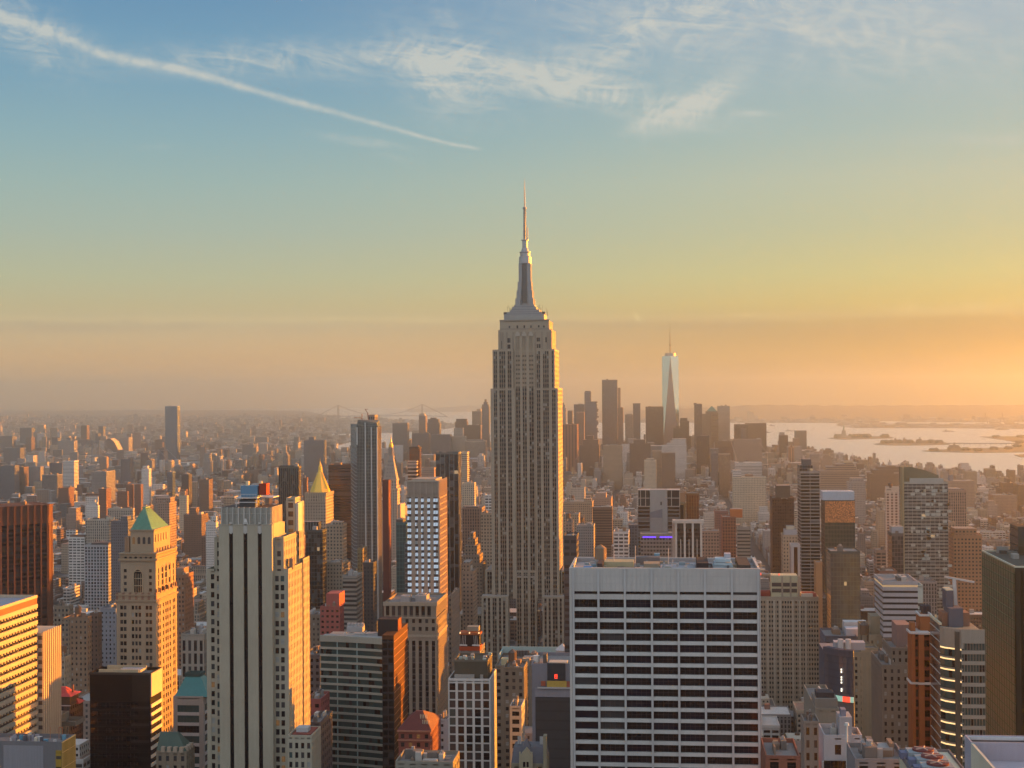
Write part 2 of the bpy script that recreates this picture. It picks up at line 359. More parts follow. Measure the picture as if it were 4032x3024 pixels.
# window styles drawn by the facade material: bay, floor, width share, height share
ST = {'none': (0, 0, 0, 0), 'punch': (3.0, 3.5, .46, .50), 'small': (2.6, 3.2, .40, .44), 'strip': (2.8, 3.6, .50, .74), 'fins': (2.4, 3.6, .62, 1.1), 'band': (60, 3.7, 1.2, .50), 'bandw': (60, 3.4, 1.2, .36),
      'glass': (2.6, 3.6, .86, .84), 'wide': (5.0, 3.7, .78, .52), 'grid': (2.2, 3.7, .62, .62)}
C = {'tan': (.34, .27, .20), 'cream': (.46, .41, .32), 'lime': (.40, .37, .32), 'brick': (.18, .105, .08), 'brown': (.15, .11, .09), 'white': (.60, .60, .58), 'grey': (.27, .27, .27),
     'dark': (.07, .07, .075), 'slate': (.13, .14, .16), 'rose': (.30, .225, .185), 'black': (.03, .03, .035), 'blue': (.14, .19, .25), 'green': (.06, .10, .09), 'bronze': (.13, .075, .04)}
GL = {'d': (.02, .022, .03, .15), 'b': (.10, .14, .18, .6), 't': (.05, .12, .13, .5), 'w': (.5, .55, .6, .6), 'k': (.008, .008, .01, .1), 'o': (.25, .11, .05, .5), 'g': (.05, .08, .07, .5)}
FOOT = []            # x0,x1,y0,y1,z of everything placed, so that the fabric keeps clear of it
LAND = []            # landmark name and its place in the picture, for the labels of the fabric
PANES = {}
def pane_mesh(w, h, m):
    key = (round(w, 2), round(h, 2), m)
    if key not in PANES:
        q = Q(); q.obox((0, 0), (1, 0), (0, -1), -w/2, w/2, 0, .05, -h/2, h/2, bottom=True); q.c = (.1, .1, .1)
        q.m = 1; q.obox((0, 0), (1, 0), (0, -1), -w/2, w/2, .05, .08, -.03, .03)
        for k in range(1, int(w/1.5)): u = -w/2+k*w/int(w/1.5); q.obox((0, 0), (1, 0), (0, -1), u-.04, u+.04, .05, .1, -h/2, h/2)
        PANES[key] = q.mesh('window', [m, 'dark_metal'])
    return PANES[key]
class Bd:
    def __init__(s, name, label, cat, x, y, group=None):
        s.root = tag(empty(name, (x, y, 0)), label, cat, group); s.w = Q(); s.r = Q(); s.win = []; s.r.c = (.22, .22, .22); s.mix = (('pane_dark', 6), ('pane_grey', 3), ('pane_blind', 1))
        s.cut = 100
    def foot(s, x0, x1, y0, y1, z): FOOT.append((x0, x1, y0, y1, z))
    # facade with real depth: O start corner, D along, N outward, window columns iv, one row per floor
    def fac(s, O, D, N, W, z0, z1, iv, flr, wh, dep, pc, spc, m0=0.0, out=0.0, arch=False, fp=.35):
        q = s.w; q.c = pc; u = 0.0
        for a, b in list(iv)+[(W, W)]:
            if a-u > .02: q.obox(O, D, N, u, a, -dep-.01, out, z0, z1)
            u = b
        nf = max(1, round((z1-z0-m0)/flr)); fh = (z1-z0-m0)/nf; h = fh*wh; q.c = spc
        for a, b in iv:
            if m0: q.c = pc; q.obox(O, D, N, a, b, -dep, -.02, z1-m0, z1); q.c = spc
            for k in range(nf):
                z = z0+k*fh
                q.obox(O, D, N, a, b, -dep, -dep*fp, z, z+fh-h)
                s.win.append((O[0]+D[0]*(a+b)/2-N[0]*(dep-.02), O[1]+D[1]*(a+b)/2-N[1]*(dep-.02), z+fh-h/2, math.atan2(D[1], D[0]), b-a, h))
    def even(s, W, n, share):
        b = W/n; return [(i*b+b*(1-share)/2, i*b+b*(1+share)/2) for i in range(n)]
    # a box whose north face and one side face have real windows; the other sides use the drawn style
    def block(s, x0, x1, y0, y1, z0, z1, bay, flr, share, wh, dep, pc, spc, side=1, m0=0.0, top=None, sbay=None, sshare=None, iv=None, siv=None, back=True, swh=None, par=1.0):
        q = s.w; q.c = spc
        cx0, cx1 = (x0+(dep if side < 0 else 0)), (x1-(dep if side > 0 else 0))
        q.c = pc; q.box(cx0, cx1, y0+dep, y1, z0, z1-.4, top=(.2, .2, .2))
        s.fac((x0, y0), (1, 0), (0, -1), x1-x0, z0, z1, iv or s.even(x1-x0, max(1, round((x1-x0)/bay)), share), flr, wh, dep, pc, spc, m0)
        if side:
            W = y1-y0-dep; n = max(1, round(W/(sbay or bay)))
            s.fac((x1, y0+dep) if side > 0 else (x0, y1), (0, 1) if side > 0 else (0, -1), (side, 0), W, z0, z1, siv or s.even(W, n, sshare or share), flr, swh or wh, dep, pc, spc, m0)
        if par:
            q.c = pc; q.ring(x0+.02, x1-.02, y0+.02, y1-.02, z1-.4, z1+par, .4)
        s.foot(x0, x1, y0, y1, z1)
    def done(s, wl='wall', wmats=('facade',)):
        o = part(s.w, wl, s.root, wmats); part(s.r, 'roof_equipment', s.root)
        L = []
        for w in s.win:
            pr = proj(w[0], w[1], w[2])
            vis = pr is not None and -20 < pr[0] < W0+20 and -20 < pr[1] < H0+20
            nx, ny = math.sin(w[3]), -math.cos(w[3]); fc_ = (w[0]*nx+w[1]*ny) < 0
            L.append((not (vis and fc_), -(w[4]*w[5]/(w[1]**2+w[0]**2))*1e6//1 if vis else 0, -w[2], w))
        L.sort(key=lambda a: a[:3])
        names = [m for m, k in s.mix for _ in range(k)]; rest = {}
        for i, (_, _, _, w) in enumerate(L):
            m = rnd.choice(names)
            if i < s.cut and not L[i][0]:
                ob = bpy.data.objects.new('window', pane_mesh(w[4], w[5], m)); ob.location = (w[0]-s.root.location.x, w[1]-s.root.location.y, w[2]); ob.rotation_euler = (-(w[6] if len(w) > 6 else 0), 0, w[3])
                ob.parent = s.root; COL.objects.link(ob)
            else: rest.setdefault(m, []).append(w)
        if rest:
            q = Q(); ms = list(rest)
            for k, m in enumerate(ms):
                q.m = k
                for w in rest[m]:
                    if len(w) > 6:
                        dz = math.sin(w[6])*w[5]/2; q.face([(w[0]-w[4]/2, w[1]-.03-dz, w[2]-w[5]/2), (w[0]+w[4]/2, w[1]-.03-dz, w[2]-w[5]/2), (w[0]+w[4]/2, w[1]-.03+dz, w[2]+w[5]/2), (w[0]-w[4]/2, w[1]-.03+dz, w[2]+w[5]/2)]); continue
                    D = (math.cos(w[3]), math.sin(w[3])); N = (D[1], -D[0])
                    q.obox((w[0], w[1]), D, N, -w[4]/2, w[4]/2, 0, .05, w[2]-w[5]/2, w[2]+w[5]/2)
            part(q, 'window', s.root, ms, kind='stuff')
        return s
def px_land(name, reg, zx, zy):
    o = REG[reg]; LAND.append((name, o[0]+zx/o[2], o[1]+zy/o[2]))
def roofbits(q, x0, x1, y0, y1, z, n, seed=0, tank=False):
    r = random.Random(seed*31+7)
    for i in range(n):
        w, d, h = r.uniform(.06, .3)*(x1-x0), r.uniform(.1, .4)*(y1-y0), r.uniform(.8, 4.2)
        x, y = r.uniform(x0+1, x1-w-1), r.uniform(y0+1, y1-d-1); q.c = r.choice([(.3, .3, .3), (.15, .14, .13), (.42, .41, .38), (.22, .16, .12)])
        q.box(x, x+w, y, y+d, z, z+h)
        if i % 2: q.c = (.3, .3, .3); q.cyl(x+w*.5, y+d*.5, z+h, z+h+r.uniform(.5, 1.6), min(w, d)*.3, None, 8)
        if i % 3 == 1: q.c = (.4, .4, .38); q.bar((x, y+d, z+.6), (x1-1.2, y+d, z+.6), .18)
def tank(q, x, y, z, s=1.0):
    for a in (-1, 1):
        for b in (-1, 1): q.c = (.06, .06, .06); q.bar((x+a*1.3*s, y+b*1.3*s, z), (x+a*1.3*s, y+b*1.3*s, z+3*s), .15*s)
    q.c = (.15, .10, .07); q.cyl(x, y, z+3*s, z+7*s, 2*s, 2*s, 10); q.c = (.12, .10, .09); q.cyl(x, y, z+7*s, z+8.6*s, 2.15*s, .1, 10)
# the quick way to a building of the middle distance: measured front, top and side in the photograph, real depth in metres
def tower(name, label, Y, reg, xl, xr, yt, xs=None, D=26, sty='punch', col='tan', gl='d', tiers=(), cat='building', roof=None, bits=2, group=None, land=None, mats=('facade',), y0off=0, zmin=0, tk=0):
    x0, z = XZ(reg, xl, yt, Y); x1, _ = XZ(reg, xr, yt, Y)
    if xs is not None:
        D = (YX(reg, xs, yt, x1 if xs > xr else x0)-Y)
        D = min(max(D, 8), 70)
    c = C[col] if isinstance(col, str) else col
    b = Bd(name, label, cat, (x0+x1)/2, Y, group); q = b.w; q.c = c; q.g = GL[gl]; q.s = ST[sty] if isinstance(sty, str) else sty
    q.box(x0, x1, Y, Y+D, zmin, z, top=roof or (.24, .23, .22)); s0 = q.s; q.s = (0, 0, 0, 0); q.ring(x0-.15, x1+.15, Y-.15, Y+D+.15, z-1.2, z+1.0, .5); b.foot(x0, x1, Y, Y+D, z)
    seed = int(abs(x0)*7+Y)
    roofbits(b.r, x0, x1, Y, Y+D, z, bits, seed)
    if tk: tank(b.r, x0+(x1-x0)*.3, Y+D*.5, z, 1.2)
    for tr_ in tiers:      # (xl, xr, yt, setback, depth share, style, colour)
        a0, za = XZ(reg, tr_[0], tr_[2], Y+tr_[3]); a1, _ = XZ(reg, tr_[1], tr_[2], Y+tr_[3])
        q.s = (ST[tr_[5]] if isinstance(tr_[5], str) else tr_[5]) if len(tr_) > 5 and tr_[5] else s0; q.c = (C[tr_[6]] if isinstance(tr_[6], str) else tr_[6]) if len(tr_) > 6 else c
        y0_ = Y+tr_[3]; y1_ = max(y0_+5, min(Y+D-.5, y0_+D*(tr_[4] if len(tr_) > 4 else .7)))
        q.box(a0, a1, y0_+.01, y1_, z-.5 if za > z else 0, za, top=(.24, .23, .22)); q.s = (0, 0, 0, 0)
        FOOT.append((a0, a1, y0_, y1_, za))
    part(b.w, 'wall', b.root, mats); part(b.r, 'roof_equipment', b.root)
    if land: px_land(land, reg, (xl+xr)/2, yt)
    b.x0, b.x1, b.y0, b.y1, b.z, b.D = x0, x1, Y, Y+D, z, D
    return b

# ================================================================ ground and water
def sheet(name, poly, z, m, kind='structure', thick=0.0):
    q = Q(); P = [(x, y, z) for x, y in poly]
    me = bpy.data.meshes.new(name); n = len(P)
    if thick:
        vs = P+[(x, y, z-thick) for x, y in poly]; fs = [tuple(range(n))]+[(i, n+i, n+(i+1) % n, (i+1) % n) for i in range(n)]
    else: vs, fs = P, [tuple(range(n))]
    me.from_pydata(vs, [], fs); me.materials.append(M[m])
    if me.polygons[0].normal.z < 0: me.flip_normals()
    o = bpy.data.objects.new(name, me); COL.objects.link(o)
    if kind: o['kind'] = kind
    return o
FAR = 33000
sheet('water', [(-34000, -3000), (34000, -3000), (34000, FAR), (-34000, FAR)], 0, 'water')
G = lambda x, y: GP('D', x, y)
man = [(-9000, -2500), (2600, -2500), G(2300, 1056), G(2212, 1047), G(2090, 1044), G(1990, 1036), G(1900, 1024), G(1800, 1006), G(1720, 984), G(1600, 972), G(1480, 966), G(1380, 952), G(1270, 946), G(1120, 951),
       G(1000, 958), G(900, 966), G(780, 978), G(700, 991), G(600, 1004), G(480, 1008), G(300, 1010), G(100, 1012), G(-200, 1014)]
sheet('ground', man, 1.5, 'asphalt', thick=2.4)
bro = [G(-330, 1004), G(100, 1002), G(300, 1000), G(470, 997), G(560, 988), G(640, 980), G(700, 971), G(757, 955), G(800, 946), G(700, 944), G(699, 938), G(800, 936), G(880, 934), G(960, 927), G(1000, 921), G(940, 914), G(800, 908), G(731, 904), G(700, 896), G(660, 888), G(500, 886), G(200, 886), G(-500, 886)]
sheet('brooklyn_land', bro, 1.2, 'asphalt', thick=2.0)
T4 = lambda x, y: GP('4', x, y)
si = [T4(-2200, 341), T4(-1500, 341), T4(0, 341), T4(560, 343), T4(980, 346), T4(1015, 318), T4(1200, 318), T4(1205, 338), T4(2300, 338), T4(2300, 226), T4(-2200, 226)]
sheet('harbour_shore_land', si, 1.4, 'woods', thick=2.0)
sheet('pier_land', [T4(655, 368), T4(700, 348), T4(1015, 358), T4(1200, 354), T4(2300, 353), T4(2300, 393), T4(1600, 385), T4(800, 385), T4(735, 377)], 1.6, 'woods', thick=2.0)
sheet('statue_island_land', [T4(578, 470), T4(640, 461), T4(740, 457), T4(900, 455), T4(1010, 453), T4(1115, 462), T4(1100, 469), T4(900, 474), T4(720, 479), T4(640, 476)], 2.0, 'parkland', thick=2.4)
sheet('immigration_island_land', [T4(948, 517), T4(1040, 503), T4(1150, 498), T4(1530, 503), T4(1565, 521), T4(1300, 527), T4(1100, 527), T4(980, 522)], 2.0, 'parkland', thick=2.4)
sheet('waterfront_park_land', [T4(1343, 573), T4(1440, 566), T4(1560, 560), T4(1700, 552), T4(1900, 551), T4(2090, 542), T4(2155, 517), T4(2110, 500), T4(2000, 481), T4(1820, 457), T4(1990, 455), T4(2300, 452), T4(2300, 581), T4(1800, 587), T4(1560, 582), T4(1420, 579)], 2.0, 'parkland', thick=2.4)
sheet('pier_head_land', [T4(2098, 606), T4(2300, 596), T4(2300, 622), T4(2150, 624)], 2.0, 'parkland', thick=2.4)
# wooded hills beyond the harbour, a height field with a real ridge
def hills(name, prof, d0, d1, d2, m='woods'):
    # prof: (region, x, y) points along the ridge line; d1 the ridge distance
    rs = np.random.RandomState(5); A = []
    xs = [p_[1] for p_ in prof]
    N_ = 120; X = np.linspace(xs[0], xs[-1], N_)
    Yp = np.interp(X, xs, [p_[2] for p_ in prof])
    rows = []
    for k in range(15):
        f = k/14; d = d0+(d2-d0)*f; a = min(1, max(0, (d-d0)/(d1-d0))) if d <= d1 else max(0, 1-(d-d1)/(d2-d1))
        a = a*a*(3-2*a); row = []
        for i in range(N_):
            x, z = XZ('D', X[i], Yp[i], d1); x = x*d/d1
            zz = max(0, z)*a*(1+.10*math.sin(i*.37+k*1.7)*(1-a)+.05*math.sin(i*1.3+k)) + (1.6 if a > 0 else 1.0)
            row.append((x, d, zz+rs.uniform(-1.2, 1.2)*(a > .05)))
        rows.append(row)
    V = [p_ for r_ in rows for p_ in r_]; Fc = [(k*N_+i, k*N_+i+1, (k+1)*N_+i+1, (k+1)*N_+i) for k in range(14) for i in range(N_-1)]
    me = bpy.data.meshes.new(name); me.from_pydata(V, [], Fc); me.materials.append(M[m]); me.polygons.foreach_set('use_smooth', [True]*len(Fc))
    o = bpy.data.objects.new(name, me); COL.objects.link(o); o['kind'] = 'structure'
hills('hills', [('D', 1100, 893), ('D', 1180, 888), ('D', 1340, 889), ('D', 1400, 886), ('D', 1500, 882), ('D', 1560, 879), ('D', 1640, 875), ('D', 1740, 876), ('D', 1850, 877), ('D', 2000, 876), ('D', 2320, 876)], 14500, 18500, 24500)
hills('far_hills', [('D', 880, 886), ('D', 960, 880), ('D', 1000, 877), ('D', 1150, 879), ('D', 1300, 878), ('D', 1500, 877), ('D', 1700, 878), ('D', 2320, 873)], 24500, 28000, 32500)

# ================================================================ landmarks
# ---- the great stepped limestone tower with its mast
def limestone_tower():
    Y = 1262.0; b = Bd('skyscraper', 'tall stepped limestone skyscraper with metal mooring mast and antenna, tallest in the centre', 'skyscraper', XZ('E', 590, 600, Y)[0], Y)
    b.mix = (('pane_dark', 9), ('pane_grey', 3), ('pane_blind', 1)); b.cut = 100
    X = lambda z: XZ('E', z, 900, Y)[0]; Z = lambda y: XZ('E', 590, y, Y)[1]; Ze = lambda y: XZ('e', 600, y, Y)[1]; Xe = lambda z: XZ('e', z, 1000, Y)[0]
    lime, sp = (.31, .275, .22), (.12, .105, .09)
    def iv(x0, lst): return [(a-x0, c-x0) for a, c in lst]
    # strips between the piers, given in zoomed pixels of the photograph and turned into metres
    def strips(l): return [(X(a), X(c)) for a, c in l]
    Lw = strips([(262, 277), (281, 295), (322, 340), (345, 362), (367, 386), (412, 430), (434, 452)])
    Rw = strips([(728, 744), (748, 765), (797, 814), (819, 836), (841, 858), (893, 910), (914, 932)])
    Cw = strips([(500, 518), (524, 543), (572, 589), (595, 613), (645, 664), (669, 690)])
    side_iv = lambda W, n: [(i*W/n+1.15, (i+1)*W/n-1.15) for i in range(n)]
    q = b.w
    def wing(xa, xb, y0, y1, z0, z1, L, side=0):
        q.c = lime; q.box(xa+(.7 if side < 0 else 0), xb-(.7 if side > 0 else 0), y0+.7, y1, z0, z1, top=(.3, .28, .26))
        b.fac((xa, y0), (1, 0), (0, -1), xb-xa, z0, z1, [(max(a, xa+.5)-xa, min(c, xb-.5)-xa) for a, c in L if a < xb-1 and c > xa+1], 3.75, .58, .7, lime, sp, 1.6, fp=.55)
        if side > 0: W = y1-y0-.7; b.fac((xb, y0+.7), (0, 1), (1, 0), W, z0, z1, side_iv(W, 12), 3.75, .5, .35, (.52, .43, .28), (.48, .38, .24), 1.6, fp=.2)  # west face gets paler golden stone, the low sun put into its colour
        b.foot(xa, xb, y0, y1, z1)
    D1 = 56
    z2, z3 = Z(485), Z(910)
    zlow, zbase = Ze(545), Ze(810)
    # shaft: two wings with the recessed centre between, up to the 72nd floor, then narrower
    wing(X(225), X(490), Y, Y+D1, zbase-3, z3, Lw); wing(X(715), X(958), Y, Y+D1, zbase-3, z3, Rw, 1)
    wing(X(490)+.01, X(715)-.01, Y+2.2, Y+D1-.02, zlow-1, z2-1, Cw)
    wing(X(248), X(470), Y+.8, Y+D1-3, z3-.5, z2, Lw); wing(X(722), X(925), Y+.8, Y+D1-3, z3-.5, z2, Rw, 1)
    b.w.c = lime; q.box(X(470)+.01, X(722)-.01, Y+2.6, Y+D1-3.1, z3, z2-.5)
    # below the recess: arcade bays flush with the wings
    wing(X(490)+.02, X(715)-.02, Y-.15, Y+6, 30, zlow, Cw); b.w.c = (.30, .28, .25)
    for a, c in ((497, 548), (568, 618), (642, 694)):
        xa, xb = X(a), X(c); q.box(xa, xb, Y-.5, Y-.13, zlow-6.0, zlow-4.4); r_ = (xb-xa)/2
        for k in range(6):
            t0, t1 = math.pi*k/6, math.pi*(k+1)/6; zc = zlow-4.6; xm = (xa+xb)/2
            q.bar((xm-r_*math.cos(t0), Y-.3, zc+r_*math.sin(t0)), (xm-r_*math.cos(t1), Y-.3, zc+r_*math.sin(t1)), .28)
    # upper shoulders with the three tall centre bays
    z4 = Z(270)
    q.c = lime; q.box(X(308), X(892), Y+3, Y+D1-6, z2-1, z4, top=(.3, .28, .26)); b.foot(X(308), X(892), Y+3, Y+D1-6, z4)
    q.box(X(325), X(862), Y+4.5, Y+D1-8, z4-.2, Z(170)); q.c = (.24, .22, .19)
    for a in (330, 352, 838, 858, 396, 466, 555, 630, 705, 780): q.box(X(a), X(a)+1.0, Y+2.5, Y+3.0, z2, z4-2)
    q.c = (.24, .22, .19)
    for i, zz in enumerate((z4+.3, Z(172))): q.box(X(322-i*6+6), X(866), Y+4.1-i*.2, Y+4.5, zz, zz+1.0)
    zt = Z(340); O = (X(480), Y+3)
    b.fac(O, (1, 0), (0, -1), X(705)-X(480), z2-1, zt, [(a-X(480), c-X(480)) for a, c in Cw], 3.75, .58, .5, lime, sp, .3, out=.7)
    for a, c in ((497, 545), (570, 614), (643, 690)):       # stone fans over the bays
        xm = (X(a)+X(c))/2; q.c = (.42, .40, .35)
        for k in range(5): q.box(xm-1.9+k*.78, xm-1.25+k*.78, Y+2.1, Y+2.6, zt, zt+1.5+2.4*math.sin(math.pi*(k+.5)/5))
    for a, y0_, y1_ in ((340, 390, 475), (415, 360, 410), (415, 430, 475), (432, 360, 410), (432, 430, 475), (738, 358, 400), (756, 358, 400), (738, 428, 470), (760, 428, 470), (832, 355, 410), (430, 225, 250), (516, 222, 256), (592, 222, 250), (665, 222, 250), (750, 222, 246), (806, 226, 248)):
        zz0, zz1 = Z(y1_), Z(y0_); up_ = y0_ < 260
        b.win.append((X(a), Y+(4.5 if up_ else 3.0)-.03, (zz0+zz1)/2, 0.0, 1.35, zz1-zz0))
    # lower setbacks
    wing(Xe(163), Xe(240), Y+5, Y+46, 20, Ze(548), [(Xe(186), Xe(207)), (Xe(212), Xe(234))]); wing(Xe(990), Xe(1082), Y+5, Y+46, 20, Ze(548), [(Xe(1004), Xe(1022)), (Xe(1028), Xe(1050))], 1)
    be = lambda l: [(Xe(a), Xe(c)) for a, c in l]
    wing(Xe(140), Xe(428), Y-9, Y+4.8, 10, zbase, be([(165, 188), (212, 234), (262, 280), (284, 303), (330, 352), (374, 398)]))
    wing(Xe(800), Xe(1088), Y-9, Y+4.8, 10, zbase, be([(822, 844), (868, 888), (912, 934), (938, 962), (988, 1008), (1032, 1054)]), 1)
    wing(Xe(-120), Xe(138), Y-5, Y+44, 8, Ze(1010), be([(-90, -70), (-50, -30), (22, 44), (50, 72), (94, 112), (116, 134)]))
    # observatory deck and the metal steps beneath the mast
    A = lambda x, y: XZ('A', x, y, Y+18); m = Q(); m.m = 0
    xc = A(448, 1200)[0]; yc = Y+19.5
    def ab(xl, xr, yb, yt, dd): a0, zt_ = A(xl, yt); a1, zb = A(xr, yb); m.box(a0, a1, yc-dd, yc+dd, zb, zt_)
    ab(243, 662, 1572, 1500, 15.0); m.c = (.5, .5, .5)
    ab(268, 636, 1500, 1478, 13.2); ab(303, 608, 1478, 1452, 11.4); ab(320, 574, 1452, 1420, 9.8); ab(340, 556, 1420, 1398, 8.4)
    dk = part(m, 'deck', b.root, ['mast_metal'])
    m = Q()
    for a, c_, y_, dd_ in ((268, 636, 1503, 14.0), (303, 608, 1481, 12.2), (320, 574, 1455, 10.5), (340, 556, 1423, 9.0)):
        a0, zz = A(a, y_); a1 = A(c_, y_)[0]; m.box(a0-.5, a1+.5, yc-dd_, yc+dd_, zz-.9, zz+.5)
    part(m, 'deck_shade_band', b.root, ['dark_metal'])  # dark bands added for the shade between the deck steps
    g_ = Q()
    for k in range(18):
        a0, z_ = A(272+k*20.5, 1515); g_.box(a0, a0+1.15, yc-15.12, yc-15.0, A(300, 1562)[1], z_)
    part(g_, 'deck_window', b.root, ['pane_blind'], parent=dk)
    mm = Q()
    def wcol(xl, xr, yb, yt): a0, zt_ = A(xl, yt); a1, zb = A(xr, yb); r_ = (a1-a0)/2; return (a0+a1)/2, r_, zb, zt_
    for yb, yt, xl, xr in ((1400, 1330, 352, 545), (1330, 1245, 364, 532), (1245, 1155, 374, 522), (1155, 960, 384, 512)):
        x_, r_, zb, zt_ = wcol(xl, xr, yb, yt)
        for sx_ in (-1, 1):      # corner buttresses
            for sy_ in (-1, 1): mm.box(x_+sx_*r_*.72-r_*.28, x_+sx_*r_*.72+r_*.28, yc+sy_*r_*.72-r_*.28, yc+sy_*r_*.72+r_*.28, zb-.5, zt_)
    x_, r_, zb, zt_ = wcol(390, 506, 1400, 955); mm.box(x_-r_*.82, x_+r_*.82, yc-r_*.82, yc+r_*.82, zb, zt_)
    mt = part(mm, 'mast_tower', b.root, ['mast_metal'])
    gl = Q()
    for k in range(5): a0 = A(420+k*10.5, 1200)[0]; gl.box(a0, a0+.38, yc-r_*.82-.35, yc-r_*.82-.02, zb+2, zt_)
    for k in range(5): y_ = yc-r_*.5+k*r_*.22; gl.box(x_+r_*.82+.02, x_+r_*.82+.35, y_, y_+.35, zb+2, zt_)
    part(gl, 'mast_window', b.root, ['dark_metal'], parent=mt)
    tp = Q(); zA = lambda y: A(448, y)[1]; pxm = A(448, 900)[0]-A(447, 900)[0]
    tp.lathe(x_, yc, [(64*pxm, zA(960)), (66*pxm, zA(955)), (65*pxm, zA(890)), (60*pxm, zA(884)), (52*pxm, zA(880)), (52*pxm, zA(845)), (60*pxm, zA(840)), (60*pxm, zA(834)), (40*pxm, zA(826)), (32*pxm, zA(795)), (28*pxm, zA(790)), (28*pxm, zA(715)), (40*pxm, zA(713)), (40*pxm, zA(706)), (10*pxm, zA(705))], 16)
    part(tp, 'mast_dome', b.root, ['steel'])
    an = Q(); xa_ = A(443, 500)[0]
    for a_ in (-1, 1):
        for b_ in (-1, 1): an.bar((xa_+a_*14*pxm, yc+b_*14*pxm, zA(706)), (xa_+a_*9*pxm, yc+b_*9*pxm, zA(372)), .28)
    an.cyl(xa_, yc, zA(706), zA(372), .75, .6, 6)
    for y_ in (372, 382, 430, 468, 560, 620, 660): an.cyl(xa_, yc, zA(y_), zA(y_)+.7, (22 if y_ < 385 else 18)*pxm, None, 10)
    an.cyl(A(473, 640)[0], yc, zA(706), zA(575), .35, .35, 6)
    an.cyl(xa_, yc, zA(372), zA(220), .55, .42, 6); an.cyl(xa_, yc, zA(220), zA(60), .42, .1, 6)
    part(an, 'antenna', b.root, ['mast_metal'])
    sm = Q(); rr = random.Random(3)      # small aerials round the deck
    for k in range(26):
        xx = rr.choice([A(rr.uniform(250, 345), 1400)[0], A(rr.uniform(552, 690), 1400)[0]]); h = rr.uniform(2, 9)
        dz = zA(1500); sm.bar((xx, yc+rr.uniform(-13, 13), dz-.3), (xx, yc+rr.uniform(-13, 13)*.0+rr.uniform(-10, 10), dz+h), .12)
    for xx in (250, 300, 625, 650): a0 = A(xx, 1470)[0]; sm.box(a0-1.4, a0+1.4, yc-10, yc-7, dz-.2, dz+2.2)
    part(sm, 'aerial', b.root, ['dark_metal'])
    b.done(); px_land('stepped limestone skyscraper', 'E', 590, 1500)
limestone_tower()

